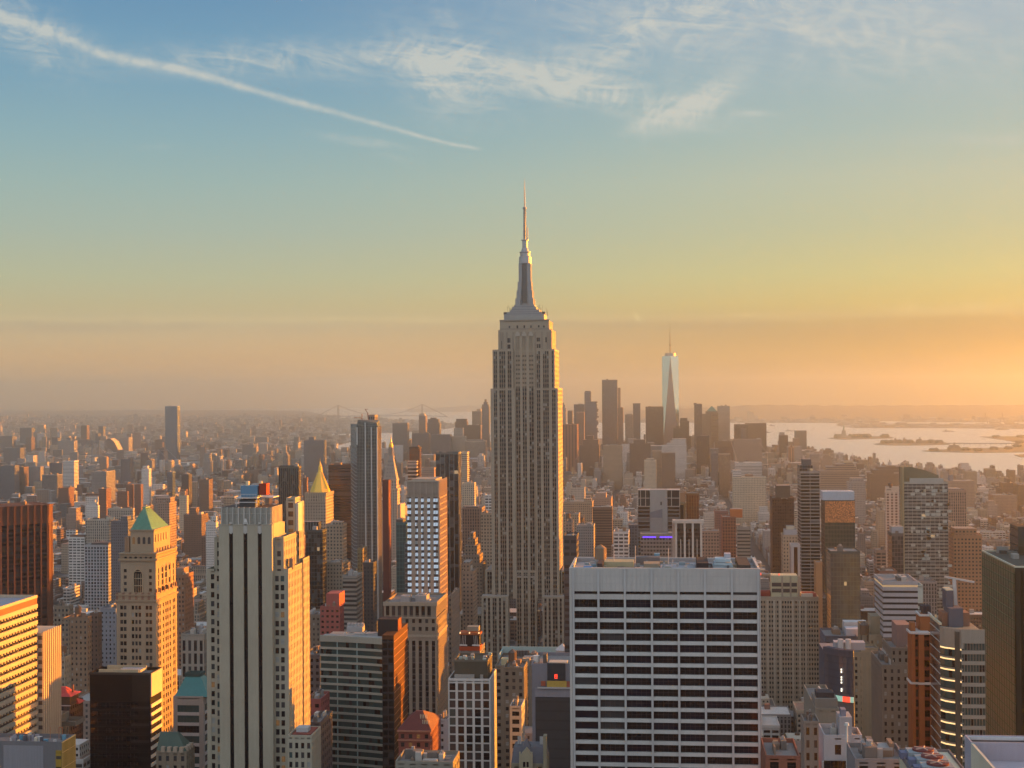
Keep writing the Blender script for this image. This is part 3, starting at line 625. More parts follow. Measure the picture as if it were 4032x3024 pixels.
# ---- cream tower with three black stripes (near left)
def striped_tower():
    Y = 607.0; b = Bd('office_tower', 'cream stone office tower with three black vertical stripes and sunlit orange west side', 'skyscraper', XZ('F', 515, 900, Y)[0], Y)
    b.mix = (('pane_dark', 9), ('pane_grey', 8), ('pane_teal', 1), ('pane_blind', 2), ('pane_warm', 1))
    X = lambda z: XZ('F', z, 900, Y)[0]; Z = lambda y: XZ('F', 515, y, Y)[1]; cr, pale = (.355, .335, .265), (.46, .46, .43); q = b.w; sp = (.30, .27, .22)
    xa, xb = X(225), X(805)
    # shaft with the recessed stripes
    zt = Z(578); zs = Z(662); q.c = cr
    st_ = [(337, 380), (494, 537), (650, 694)]; u = 225
    q.box(xa, xb, Y+.9, Y+21, 0, zt)
    for a, c in st_+[(805, 805)]:
        q.c = cr; q.box(X(u), X(a), Y, Y+.9, 0, zt); u = c
    for a, c in st_: q.c = (.42, .42, .40); q.box(X(a)-.01, X(c)+.01, Y+.02, Y+.9, zs, zt); q.c = pale; q.box(X(a)+.25, X(c)-.25, Y-.12, Y+.02, zs+.6, zt+1.4); q.box((X(a)+X(c))/2-.35, (X(a)+X(c))/2+.35, Y-.2, Y, zs-.3, zs+1)
    q.c = (.36, .34, .28); q.box(xa-.12, xb+.12, Y-.12, Y+.9, zt, zt+.5)
    # fluted crown
    z2 = Z(385); c0, c1 = X(240), X(790); cr2 = (.33, .33, .295); q.c = cr2; q.box(c0, c1, Y+1.0, Y+19, zt+.5, z2, top=(.10, .08, .07))
    for k in range(9):
        x_ = c0+(c1-c0)*(k+.12)/9; q.c = pale if k in (3, 4) else (.40, .40, .37); q.box(x_, x_+.5, Y+.45, Y+1.0, zt+.5, z2+.2)
        q.c = (.29, .29, .26); q.box(x_+.9, x_+1.25, Y+.8, Y+1.0, zt+.5, z2)
    q.c = (.45, .45, .42); q.box(c0, c1, Y+.7, Y+1.0, Z(455), Z(450))
    q.c = (.60, .61, .60); xm = X(516); q.frus([(xm-1.1, Y+.2, zt+.4), (xm+1.1, Y+.2, zt+.4), (xm+1.1, Y+.6, zt+.4), (xm-1.1, Y+.6, zt+.4)], [(xm-.3, Y+.3, Z(505)), (xm+.3, Y+.3, Z(505)), (xm+.3, Y+.6, Z(505)), (xm-.3, Y+.6, Z(505))])
    for k in range(8): y_ = Y+1.6+k*2.1; q.c = cr; q.box(c1, c1+.45, y_, y_+1.1, Z(735), z2+.2)
    q.c = cr; q.box(xb, X(840)-1.2, Y+2, Y+16, Z(740), Z(560))
    b.foot(xa, xb, Y, Y+21, zt)
    # stepped wings and the rear mass, each box deeper and lower
    def wing(x0, x1, y0, y1, zt_, side, sh=.62, **k): b.block(x0, x1, y0, y1, 0, zt_, 3.3, 3.72, .55, .60, .35, cr, cr, side=side, sbay=2.7, sshare=.42, m0=1.2, **k)
    wing(X(140), xa-.01, Y+4.5, Y+24, Z(742), -1, iv=[(1.25, 2.75)])
    wing(X(63), X(150), Y+3.2, Y+23, Z(1088), -1, iv=[(1.9, 3.35)])
    q.c = cr; q.box(X(150), xa-.02, Y+3.2, Y+4.4, 0, Z(1090))
    for zz in range(28): z_ = Z(1088)-3.0-zz*3.72; b.win.append((X(197), Y+3.2-.03, z_, 0.0, 1.45, 2.25))
    wing(xb+.01, X(905), Y+4.2, Y+24, Z(738), 1, iv=[(1.0, 2.6)])
    q.c = cr; q.box(xb+.02, X(960), Y+3.0, Y+4.1, 0, Z(1085))
    for zz in range(28):
        for xx in (837, 897): b.win.append((X(xx), Y+3.0-.03, Z(1085)-3.0-zz*3.72, 0.0, 1.45, 2.25))
    wing(X(905)+.01, X(962), Y+3.1, Y+27, Z(1085), 1, iv=[])
    # lit rear tower and its steps
    wing(X(905)-4, X(905)-.02, Y+24.1, Y+33, Z(345), 1, iv=[]); q.c = pale; q.box(X(905)-4, X(905)+1.2, Y+24.6, Y+31, Z(700), Z(380))
    wing(X(905)+.02, X(930), Y+27.1, Y+36, Z(400), 1, iv=[])
    wing(X(962)+.02, X(975), Y+27.1, Y+38, Z(1040), 1, iv=[])
    q.c = (.25, .2, .17); q.box(X(930), X(1000)-1.1, Y+9, Y+12, Z(1082), Z(965)); q.c = (.45, .43, .38); q.box(X(962)-.8, X(962)-.1, Y+5, Y+11, Z(1085), Z(1060))
    b.foot(X(905)-4, X(975), Y+24, Y+38, Z(345))
    # low annex at the foot
    O_ = b
    ax0, az = XZ('b', 275, 1410, Y-25); ax1 = XZ('b', 470, 1410, Y-25)[0]; ay = YX('b', 548, 1410, ax1)
    b.block(ax0, ax1, Y-25, min(ay, Y-2), 0, az, 2.6, 3.72, .52, .6, .35, cr, cr, side=1, m0=2.0, sbay=2.4, sshare=.4)
    r_ = b.r; r_.c = (.2, .06, .05); r_.box(ax0+1, ax1-1, Y-22, Y-9, az, az+.8); r_.c = (.4, .42, .43); r_.box(ax0+2, ax1-3, Y-19, Y-14, az+.8, az+2.6)
    # stripes behind the stone
    s_ = Q(); s_.c = (.012, .012, .03)
    for a, c in st_: s_.box(X(a)-.02, X(c)+.02, Y+.75, Y+.88, 0, zs)
    part(s_, 'stripe', b.root, ['pane_dark'])
    # cooling plant on the roof
    P = Q(); y0 = Y+4; ex, ez = XZ('F', 415, 385, y0); ex1 = XZ('F', 640, 385, y0)[0]
    zp = lambda y: XZ('F', 520, y, y0)[1]
    P.c = (.6, .58, .52)
    for x_ in (ex, ex1):
        for y_ in (y0, y0+9): P.bar((x_, y_, z2-.3), (x_, y_, zp(275)), .17)
    P.box(ex-.3, ex1+.3, y0-.3, y0+9.3, zp(283), zp(272)); P.box(ex-.3, ex1, y0-.1, y0+.15, zp(330), zp(322)); P.box(ex1-3, ex1+6, y0+4, y0+13, zp(285), zp(274))
    for k in range(8): x_ = ex-.3+k*(ex1-ex)/7; P.bar((x_, y0-.3, zp(272)), (x_, y0-.3, zp(235)), .05)
    P.box(ex-.3, ex1, y0-.33, y0-.27, zp(240), zp(236))
    part(P, 'roof_frame', b.root, ['white_metal'])
    P = Q(); P.c = (.12, .24, .36); P.box(XZ('F', 455, 0, y0)[0], XZ('F', 636, 0, y0)[0], y0+1, y0+7, zp(268), zp(150)); P.c = (.07, .08, .09); P.box(ex+1, ex1-1, y0+1, y0+8, z2-.5, zp(300))
    P.c = (.28, .05, .03); P.box(ex1+.3, XZ('F', 728, 0, y0)[0], y0+2, y0+7, zp(250), zp(125))
    P.c = (.7, .6, .4); P.cyl(XZ('F', 517, 0, y0)[0], y0+3, zp(150), zp(100), .8, .8, 10); P.cyl(XZ('F', 660, 0, y0)[0], y0+3, zp(130), zp(98), .7, .7, 8)
    part(P, 'cooling_tower', b.root)
    b.done(); px_land('black striped cream tower', 'F', 515, 600)
striped_tower()

# ---- Renaissance tower with the green copper roof
def copper_roof_tower():
    Y = 768.0; b = Bd('office_tower', 'ornate tan stone tower with green copper pyramid roof, its west side glowing orange', 'skyscraper', XZ('G', 290, 900, Y)[0], Y)
    b.mix = (('pane_dark', 10), ('pane_grey', 8), ('pane_warm', 1), ('pane_blind', 1))
    X = lambda z: XZ('G', z, 900, Y)[0]; Z = lambda y: XZ('G', 290, y, Y)[1]; st_ = (.33, .265, .19); q = b.w
    # side depths from the lit face
    def dy(x0, x1, y_): return YX('G', x1, y_, XZ('G', x0, y_, Y)[0])
    yl = dy(495, 732, 1200); yu = dy(488, 712, 800); yt_ = dy(448, 632, 400)
    b.block(X(52), X(495), Y, yl, 0, Z(1040), 3, 3.75, .5, .55, .4, st_, st_, side=1, m0=5.5,
            iv=[(X(a)-X(52), X(c)-X(52)) for a, c in ((93, 125), (132, 164), (222, 250), (262, 288), (300, 328), (380, 411), (420, 452))],
            siv=[(a*(yl-Y-.4), c*(yl-Y-.4)) for a, c in ((.10, .15), (.17, .22), (.32, .38), (.44, .50), (.53, .59), (.64, .70), (.80, .85), (.87, .92))])
    def corn(x0, x1, y0, y1, z, h, o): q.c = (.30, .24, .17); q.box(x0-o, x1+o, y0-o, y1+o, z, z+h)
    corn(X(52), X(495), Y, yl, Z(1112), 1.0, .7); corn(X(52), X(495), Y, yl, Z(1040)-.3, .7, .5)
    q.c = (.24, .14, .10)      # urns and shields on the lower terrace
    for k in range(7): x_ = X(60)+k*(X(490)-X(60))/6.0; q.box(x_-.6, x_+.6, Y-.3, Y+.8, Z(1100), Z(1042)+1.4)
    for k in range(6): y_ = Y+1+k*(yl-Y-3)/5; q.box(X(495)-.8, X(495)+.3, y_, y_+1.0, Z(1040), Z(1040)+3)
    # middle stage
    x0, x1 = X(88), X(486)
    b.block(x0, x1, Y+1.5, yu+1.5, Z(1040), Z(600), 3, 3.75, .5, .5, .4, st_, st_, side=1, m0=7.0, iv=[(X(125)-x0, X(157)-x0), (X(408)-x0, X(440)-x0)],
            siv=[(a*(yu-Y-.4), c*(yu-Y-.4)) for a, c in ((.1, .15), (.27, .37), (.45, .55), (.63, .73), (.86, .91))], swh=.8)
    corn(x0, x1, Y+1.5, yu+1.5, Z(655), 1.2, .9); corn(x0, x1, Y+1.5, yu+1.5, Z(600)-.4, .6, .6); corn(x0, x1, Y+1.5, yu+1.5, Z(570)-.6, .7, .8)
    for i, a in enumerate((147, 202, 260, 318, 376, 430)): b.win.append((X(a), Y+1.5-.04, Z(616), 0.0, 1.3, 1.5))
    q.c = (.02, .02, .03); xm = X(286)
    g = Q(); g.box(X(244), X(330), Y+1.35, Y+1.5, Z(1025), Z(795))
    for k in range(6):
        t0, t1 = math.pi*k/6, math.pi*(k+1)/6; r_ = (X(330)-X(244))/2
        g.face([(xm, Y+1.42, Z(800)), (xm-r_*math.cos(t0), Y+1.42, Z(800)+r_*math.sin(t0)), (xm-r_*math.cos(t1), Y+1.42, Z(800)+r_*math.sin(t1))])
    part(g, 'arched_window', b.root, ['pane_dark'])
    q.c = (.40, .32, .22)
    for x_ in (X(240)-.5, X(331)): q.box(x_, x_+.45, Y+1.1, Y+1.5, Z(1025), Z(800))
    for k in range(8):
        t0, t1 = math.pi*k/8, math.pi*(k+1)/8; r_ = (X(333)-X(239))/2
        q.bar((xm-r_*math.cos(t0), Y+1.25, Z(800)+r_*math.sin(t0)), (xm-r_*math.cos(t1), Y+1.25, Z(800)+r_*math.sin(t1)), .3)
    for k in range(3): q.box(X(262)+k*(X(312)-X(262))/2-.1, X(262)+k*(X(312)-X(262))/2+.15, Y+1.25, Y+1.35, Z(1025), Z(800))
    for k in range(5): z_ = Z(1020)+k*3.75; q.box(X(244), X(330), Y+1.27, Y+1.35, z_, z_+.35)
    # side arches
    for f in (.32, .50, .68):
        y_ = Y+1.9+f*(yu-Y-.4)
        for k in range(5):
            t0, t1 = math.pi*k/5, math.pi*(k+1)/5; q.bar((x1+.1, y_-1.3*math.cos(t0), Z(755)+1.3*math.sin(t0)), (x1+.1, y_-1.3*math.cos(t1), Z(755)+1.3*math.sin(t1)), .22)
    # attic with tall arched windows, statues at its feet
    a0, a1 = X(178), X(444); yA, yB = Y+4.5, yt_+4.5
    b.block(a0, a1, yA, yB, Z(600)+.3, Z(318), 3, 3.75, .5, .5, .3, st_, st_, side=1, m0=12, iv=[(X(a)-13*.034-a0, X(a)+13*.034-a0) for a in (215, 272, 330, 390)], siv=[(.1, .2)], par=0)
    for a in (217, 275, 333, 391):
        g = Q(); xm = X(a); g.box(xm-.75, xm+.75, yA-.08, yA-.02, Z(472), Z(408)); n_ = 5
        for k in range(n_):
            t0, t1 = math.pi*k/n_, math.pi*(k+1)/n_; g.face([(xm, yA-.05, Z(409)), (xm-.75*math.cos(t0), yA-.05, Z(409)+.75*math.sin(t0)), (xm-.75*math.cos(t1), yA-.05, Z(409)+.75*math.sin(t1))])
        part(g, 'arched_window', b.root, ['pane_warm' if a == 217 else 'pane_grey'])
    for k in range(5): y_ = yA+2.6+k*(yB-yA-5)/5; b.win.append((a1+.03, y_, Z(415), math.pi/2, 1.0, 4.0))
    corn(a0, a1, yA, yB, Z(320)-.2, .7, .5); q.c = (.30, .19, .12)
    for a in (112, 140): q.box(X(a), X(a)+1.2, yA, yA+8, Z(600), Z(395)); 
    for k in range(6): y_ = yA+k*(yB-yA)/6+1; q.cyl(a1+1.6, y_, Z(600), Z(600)+3.6, .55, .3, 6)
    # roof: copper, hipped, with a flat ridge
    r = Q(); e0, e1 = X(182), XZ('G', 450, 318, yA)[0]+.3; zr, ze = Z(78), Z(320)+.4; xr0, xr1 = XZ('G', 362, 80, (yA+yB)/2-3)[0], XZ('G', 362, 80, (yA+yB)/2-3)[0]+1.2; ym = (yA+yB)/2
    yr0, yr1 = ym-4.2, ym+2.0
    lo = [(e0, yA-.4, ze), (e1, yA-.4, ze), (e1, yB+.4, ze), (e0, yB+.4, ze)]; hi = [(xr0, yr0, zr), (xr1, yr0, zr), (xr1, yr1, zr), (xr0, yr1, zr)]
    r.frus(lo, hi); rf = part(r, 'roof', b.root, ['copper_green'])
    rb = Q(); rb.c = (.25, .25, .1)
    for k in range(1, 16):      # standing seams
        f = k/16
        for A_, B_, C_, D_ in ((0, 1, 0, 1), (1, 2, 1, 2)):
            P0 = Vector(lo[A_]).lerp(Vector(lo[B_]), f); P1 = Vector(hi[C_]).lerp(Vector(hi[D_]), f); rb.bar(P0, P1, .09)
    rb.box(xr0-.4, xr1+.4, yr0-.3, yr1+.3, zr-.1, zr+.5); part(rb, 'roof_seam', b.root, ['copper_seam'], parent=rf)
    b.done(); px_land('green copper pyramid roof', 'G', 290, 300)
copper_roof_tower()

# ---- white slab with the dark window grid (near right of centre)
def white_slab():
    Y = 520.0; x0, z = XZ('3', 500, 1526, Y); x1 = XZ('3', 2060, 1526, Y)[0]; y1 = YX('3', 2002, 1440, x1)
    b = Bd('office_slab', 'wide white travertine office slab with seven bays of black windows', 'skyscraper', (x0+x1)/2, Y)
    b.mix = (('pane_dark', 7), ('pane_night', 3), ('pane_grey', 1)); b.cut = 100; q = b.w; wh = (.43, .43, .415)
    y1 = Y+34; W = x1-x0; zc = lambda y: XZ('c', 1000, y, Y)[1]; xs = [XZ('c', a, 600, Y)[0] for a in (536, 741, 957, 1176, 1395, 1612, 1832, 2046)]
    q.c = (.04, .04, .05); q.box(x0+.8, x1-.8, Y+1.6, y1, 0, z-1.6, top=(.30, .31, .33)); b.foot(x0, x1, Y, y1, z)
    q.c = wh
    q.box(x0, x1, Y, Y+1.6, zc(218), z); q.box(x0, x0+.8, Y+1.6, y1, 0, z); q.box(x1-.8, x1, Y+1.6, y1, 0, z); q.box(x0+.8, x1-.8, y1, y1+.8, 0, z)
    pit = (zc(650)-zc(1647))/11.0; n = 50
    for i, x_ in enumerate(xs):       # piers, a little proud, with a shadow groove each side
        q.c = (.43, .445, .45); q.box(x_-.36, x_+.36, Y-.2, Y+.9, 0, z-.3)
        q.c = (.42, .43, .44)
        for s_ in (-1, 1): q.box(x_+s_*.75-.05, x_+s_*.75+.05, Y-.06, Y, zc(218), z-.2)
    q.c = wh; q.box(x0, xs[0]-.45, Y-.3, Y+1.5, 0, z-.3); q.box(xs[-1]+.45, x1, Y-.3, Y+1.5, 0, z-.3)
    for k in range(n):
        zt_ = zc(352)-k*pit+pit*.0; 
        if zt_-1 < 0: break
        q.c = (.49, .51, .50); q.box(xs[0], xs[-1], Y+.15, Y+1.5, zt_-pit*.31, zt_)
        for i in range(7): b.win.append(((xs[i]+xs[i+1])/2, Y+1.35, zt_+pit*.345 if k else zt_+pit*.36, 0.0, xs[i+1]-xs[i]-.9, pit*.69))
    q.c = wh; q.box(xs[0], xs[-1], Y+.1, Y+1.5, zc(284), zc(242))
    for i in range(7): b.win.append(((xs[i]+xs[i+1])/2, Y+1.3, (zc(241)+zc(219))/2, 0.0, xs[i+1]-xs[i]-.9, zc(219)-zc(241)))
    for k in range(44):       # panel joints of the blank attic
        xj = x0+1.2+k*(x1-x0-2.4)/43; q.c = (.33, .34, .35); q.box(xj-.03, xj+.03, Y-.03, Y, zc(218), z-.3)
    for f in (.33, .66): zj = zc(218)+(z-zc(218))*f; q.box(x0+.4, x1-.4, Y-.03, Y, zj-.03, zj+.03)
    # roof plant
    r = b.r; zr = z-1.6; T3 = lambda a, y_: XZ('3', a, 1500, y_)[0]
    r.c = (.36, .32, .20); r.box(T3(790, Y+18), T3(1030, Y+18), Y+12, Y+22, zr, zr+2.4); r.c = (.34, .35, .38); r.box(T3(1245, Y+10), T3(1530, Y+10), Y+3, y1-4, zr, zr+.25)
    r.c = (.03, .03, .035); r.box(T3(1540, Y+12), T3(1632, Y+12), Y+4, Y+24, zr, zr+3.0)
    for k in range(3): r.c = (.38, .48, .53); a0, a1 = T3(1672+k*9, Y+18), T3(1832-k*9, Y+18); r.box(a0, a1, Y+12+k*.5, Y+22-k*.5, zr+k*1.2, zr+1.0+k*1.2)
    r.c = (.4, .4, .45); r.box(T3(1765, Y+20), T3(1815, Y+20), Y+16, Y+20, zr+3.4, zr+5)
    r.c = (.05, .05, .05); r.box(T3(1872, Y+15), T3(1968, Y+15), Y+5, y1-3, zr, zr+2.2); r.c = (.16, .15, .15); r.box(T3(1045, Y+26), T3(1240, Y+26), Y+24, Y+29, zr, zr+2.8)
    r.c = (.5, .48, .36)
    for a in (1975, 1990): r.bar((T3(a, Y+4), Y+3, zr+.4), (T3(a-45, Y+26), Y+27, zr+.4), .3)
    r.c = (.28, .24, .18); r.box(T3(1110, Y+15), T3(1238, Y+15), Y+10, Y+18, zr, zr+2.0); r.c = (.15, .3, .4); r.box(T3(1195, Y+28), T3(1240, Y+28), Y+28, Y+31, zr, zr+3.6)
    r.c = (.14, .25, .45); r.box(T3(620, Y+8), T3(690, Y+8), Y+5, Y+9, zr, zr+1.3); r.c = (.5, .55, .6); r.box(T3(690, Y+8), T3(770, Y+8), Y+5, Y+8, zr, zr+.8); r.c = (.04, .04, .05); r.box(T3(735, Y+10), T3(780, Y+10), Y+4, Y+18, zr, zr+2.6)
    r.c = (.45, .45, .43)
    for a, h in ((865, 6), (1040, 8), (1310, 7), (1345, 3)): r.cyl(T3(a, Y+14), Y+14, zr, zr+h, .12, .12, 5)
    r.c = (.22, .16, .11); r.cyl(T3(752, Y+20), Y+24, zr+2, zr+6, 2.2, 2.2, 10); r.cyl(T3(752, Y+20), Y+24, zr+6, zr+7.4, 2.3, .1, 10)
    rr = random.Random(17)
    for k in range(46):
        xx, yy = rr.uniform(x0+3, x1-5), rr.uniform(Y+3, y1-4); r.c = rr.choice([(.4, .4, .4), (.12, .12, .13), (.3, .28, .22), (.22, .3, .34)]); r.box(xx, xx+rr.uniform(.4, 2.4), yy, yy+rr.uniform(.4, 2), zr, zr+rr.uniform(.4, 1.6))
        if k % 4 == 0: r.bar((xx, yy, zr+.5), (xx+rr.uniform(3, 12), yy, zr+.5), .15)
    q.c = (.3, .3, .31); q.box(x0+.8, x1-.8, y1-.9, y1, z-1.6, z-.2)
    b.done(); px_land('white slab with black windows', '3', 1280, 1526)
white_slab()

# ---- helper: a near building with real windows, measured like tower()
def near(name, label, Y, reg, xl, xr, yt, xs=None, D=26, bay=3.2, flr=3.7, sh=.5, wh=.55, dep=.35, pc='tan', spc=None, mix=None, m0=1.5, tiers=(), sbay=None, ssh=None, land=None, cat='building', bits=9, swh=None, tk=0, fin=True):
    x0, z = XZ(reg, xl, yt, Y); x1 = XZ(reg, xr, yt, Y)[0]; side = 1 if (xs is None or xs > xr) else -1
    if xs is not None: D = min(max(YX(reg, xs, yt, x1 if side > 0 else x0)-Y, 8), 70)
    b = Bd(name, label, cat, (x0+x1)/2, Y); pc_ = C[pc] if isinstance(pc, str) else pc; sp_ = pc_ if spc is None else (C[spc] if isinstance(spc, str) else spc)
    if mix: b.mix = mix
    b.block(x0, x1, Y, Y+D, 0, z, bay, flr, sh, wh, dep, pc_, sp_, side=side, m0=m0, sbay=sbay, sshare=ssh, swh=swh)
    for tr_ in tiers:      # (xl, xr, yt, setback, depth[, blank])
        a0, za = XZ(reg, tr_[0], tr_[2], Y+tr_[3]); a1 = XZ(reg, tr_[1], tr_[2], Y+tr_[3])[0]
        if len(tr_) > 5: b.w.c = tr_[5]; b.w.box(a0, a1, Y+tr_[3], Y+tr_[3]+tr_[4], z-.3, za); b.foot(a0, a1, Y+tr_[3], Y+tr_[3]+tr_[4], za)
        else: b.block(a0, a1, Y+tr_[3], Y+tr_[3]+tr_[4], z-.3, za, bay, flr, sh, wh, dep, pc_, sp_, side=side, m0=m0*.6, sbay=sbay, sshare=ssh)
    roofbits(b.r, x0+1, x1-1, Y+1, Y+D-1, z-.4, bits, int(Y+abs(x0)))
    if tk: tank(b.r, x0+(x1-x0)*.35, Y+D*.5, z-.4, 1.1)
    if land: px_land(land, reg, (xl+xr)/2, yt)
    b.x0, b.x1, b.y0, b.y1, b.z = x0, x1, Y, Y+D, z
    if fin: b.done()
    return b
MD = (('pane_dark', 6), ('pane_grey', 3), ('pane_night', 1)); MB = (('pane_dark', 4), ('pane_grey', 4), ('pane_blind', 1)); MK = (('pane_dark', 1),); MT = (('pane_dark', 1), ('pane_teal', 8), ('pane_grey', 1))

# ---------------- left foreground
def bronze_tower():       # turned 45 degrees to the street grid
    Y = 1285.0; b = Bd('office_tower', 'red brown granite tower with flared piers and chamfered corners at the left edge', 'skyscraper', XZ('1', 200, 1010, Y)[0], Y)
    xc, z = XZ('1', 375, 1012, Y); zt = XZ('1', 300, 1165, Y)[1]; q = b.w; c = (.12, .058, .042); s2 = math.sqrt(.5)
    # north-west face runs from the chamfer up to the left; west chamfer faces +X
    O = (xc-44*s2, Y-44*s2+8); D = (s2, s2); N = (s2, -s2); Wd = 42; b.mix = MD
    q.c = c; q.obox(O, D, N, .0, Wd, -40, -.8, 0, z-1.5)
    iv = [(i*Wd/7+.7, (i+1)*Wd/7-.6) for i in range(7)]
    b.fac(O, D, N, Wd, 0, zt, iv, 3.9, .55, .8, c, (.05, .03, .025), 0)
    for i in range(8):
        u = i*Wd/7; q.c = c; q.obox(O, D, N, u-.65, u+.65, -.79, .5, 0, zt); P = lambda u_, n_, z_: (O[0]+D[0]*u_+N[0]*n_, O[1]+D[1]*u_+N[1]*n_, z_)
        q.frus([P(u-.65, -.7, zt), P(u+.65, -.7, zt), P(u+.65, .5, zt), P(u-.65, .5, zt)], [P(u-.9, -.7, z), P(u+.9, -.7, z), P(u+.9, 1.5, z), P(u-.9, 1.5, z)])
    q.c = (.11, .055, .04); q.obox(O, D, N, 0, Wd, -.78, .1, zt, z-.8); q.obox(O, D, N, -1, Wd+1, -40.5, .6, z-1.4, z)
    E = (O[0]+D[0]*Wd, O[1]+D[1]*Wd); q.c = c
    q.obox(E, (0, 1), (1, 0), 0, 11, -12, .3, 0, z-.3); q.obox(E, (0, 1), (1, 0), 1.5, 2.3, .3, .7, 0, zt); q.obox(E, (0, 1), (1, 0), 8.5, 9.3, .3, .7, 0, zt)
    q.obox((E[0], E[1]+11), (-s2, s2), (s2, s2), 0, 40, -2, 0, 0, z-.4)
    b.foot(O[0]-20, E[0]+6, Y-30, Y+40, z); b.foot(E[0]-62, E[0]+6, Y-20, Y+60, z)
    roofbits(b.r, O[0], O[0]+18, Y-4, Y+12, z-.2, 2, 9)
    b.done(); px_land('red brown granite tower', '1', 200, 1300)
bronze_tower()

def sunlit_slab():       # long west face with bright bands
    b0 = (148, 2347); X = None
    x1, z = XZ('a', 308, 255, 664); b = Bd('office_tower', 'white banded office block at left edge, sunset glowing in stripes along its side', 'building', x1-12, 600)
    b.mix = (('pane_dark', 4), ('pane_grey', 3)); q = b.w; wh = (.46, .40, .31)
    b.cut = 100; y0, y1 = 540.0, 664.0; W = y1-y0
    q.c = (.06, .05, .05); q.box(x1-34, x1-.9, y0, y1, 0, z-.8, top=(.3, .31, .36)); q.c = wh; q.ring(x1-34.3, x1-.3, y0-.3, y1+.3, z-.8, z+.5, .4)
    q.c = (.22, .11, .07); q.obox((x1, y0), (0, 1), (1, 0), 0, W, -.9, -.35, z-4.6, z-.8)
    n = int(z//3.72)
    for k in range(n):
        zt = z-3.5-k*3.72
        if zt < 4: break
        q.c = wh; q.obox((x1, y0), (0, 1), (1, 0), 0, W, -.9, 0, zt-1.75, zt)
        for i in range(42):      # dentil-like mullions hanging below each band
            u = (i+.5)*W/42; q.c = wh; q.obox((x1, y0), (0, 1), (1, 0), u-.55, u+.55, -.75, -.15, zt-2.6, zt-1.76)
            if k < 9: b.win.append((x1-.72, y0+u+W/84, zt-2.75, math.pi/2, 1.7, 1.9))
    b.foot(x1-34, x1, y0, y1, z)
    xa, za = XZ('a', 355, 556, 665); q.c = wh; q.box(x1-20, xa-.4, 664.4, 686, 0, za)
    for k in range(9): q.box(xa-.4, xa, 665+k*2.4, 665.9+k*2.4, 0, za+.6)
    q.c = (.10, .07, .06)
    for k in range(32): q.box(x1+.02, xa-.38, 664.25, 664.4, za-3-k*3.72, za-1.2-k*3.72)
    b.foot(x1-20, xa, 664, 686, za)
    b.done(); px_land('white banded edge block', 'a', 150, 500)
sunlit_slab()

def black_block():
    b = near('office_block', 'black curtain walled office block with white banded west side and open roof well', 648, 'a', 733, 1227, 895, xs=1315, bay=60, flr=3.72, sh=0, wh=.5, pc=(.007, .008, .011), spc=(.6, .58, .5), mix=MK, m0=0, fin=False, land='black office block', bits=0)
    q = b.w; x0, x1, y0, y1, z = b.x0, b.x1, b.y0, b.y1, b.z; W = y1-y0-.4
    n = int(z//3.72)-1
    q.c = (.50, .49, .43); q.obox((x1, y0+.2), (0, 1), (1, 0), 0, W, 0, .5, z-9.6, z+.6)
    for k in range(n-2):
        zt = z-13.0-k*3.72
        if zt < 3: break
        q.c = (.60, .59, .52); q.obox((x1, y0+.2), (0, 1), (1, 0), 0, W, 0, .5, zt-1.5, zt)
        q.c = (.05, .045, .05)
        for i in range(7): q.obox((x1, y0+.2), (0, 1), (1, 0), i*W/7+.2, i*W/7+.6, 0, .35, zt-3.7, zt-1.5)
        for i in range(2): b.win.append((x1+.10, y0+.2+(i+.5)*W/2, zt-2.6, math.pi/2, W/2-.1, 2.1))
    Wf = x1-x0
    for k in range(26):          # faint spandrels and a panel joint grid on the dark front
        zt = z-12-k*3.72; q.c = (.016, .017, .02); q.obox((x0, y0), (1, 0), (0, -1), .5, Wf-.5, 0, .08, zt, zt+.25)
        for (a, c) in ((.68, .98),): q.c = (.03, .03, .033) if k in (1, 3, 5, 9, 16) else (.012, .013, .016); q.obox((x0, y0), (1, 0), (0, -1), Wf*a, Wf*c, 0, .1, zt+.6, zt+1.8)
        for i in range(4): b.win.append((x0+(i+.5)*Wf/5+.0, y0-.02, zt-1.5, 0.0, Wf/5-.4, 2.2))
    q.c = (.02, .021, .022); q.obox((x0, y0), (1, 0), (0, -1), Wf*.7, Wf-.2, 0, .25, z-11.5, z)
    q.c = (.42, .40, .28); q.box(x0+Wf*.12, x1-6, y0+2, y0+2.5, z-.3, z+2.0); q.c = (.42, .40, .28); q.box(x0+Wf*.12, x1-6, y1-2, y1-1.6, z-.3, z+2.0)
    q.c = (.3, .33, .36); q.box(x1-16, x1-6, y0+4, y1-3, z-.3, z+1.4); q.c = (.05, .05, .05); q.ring(x0-.2, x1+.2, y0-.2, y1+.2, z, z+1.0, .35)
    b.done()
black_block()

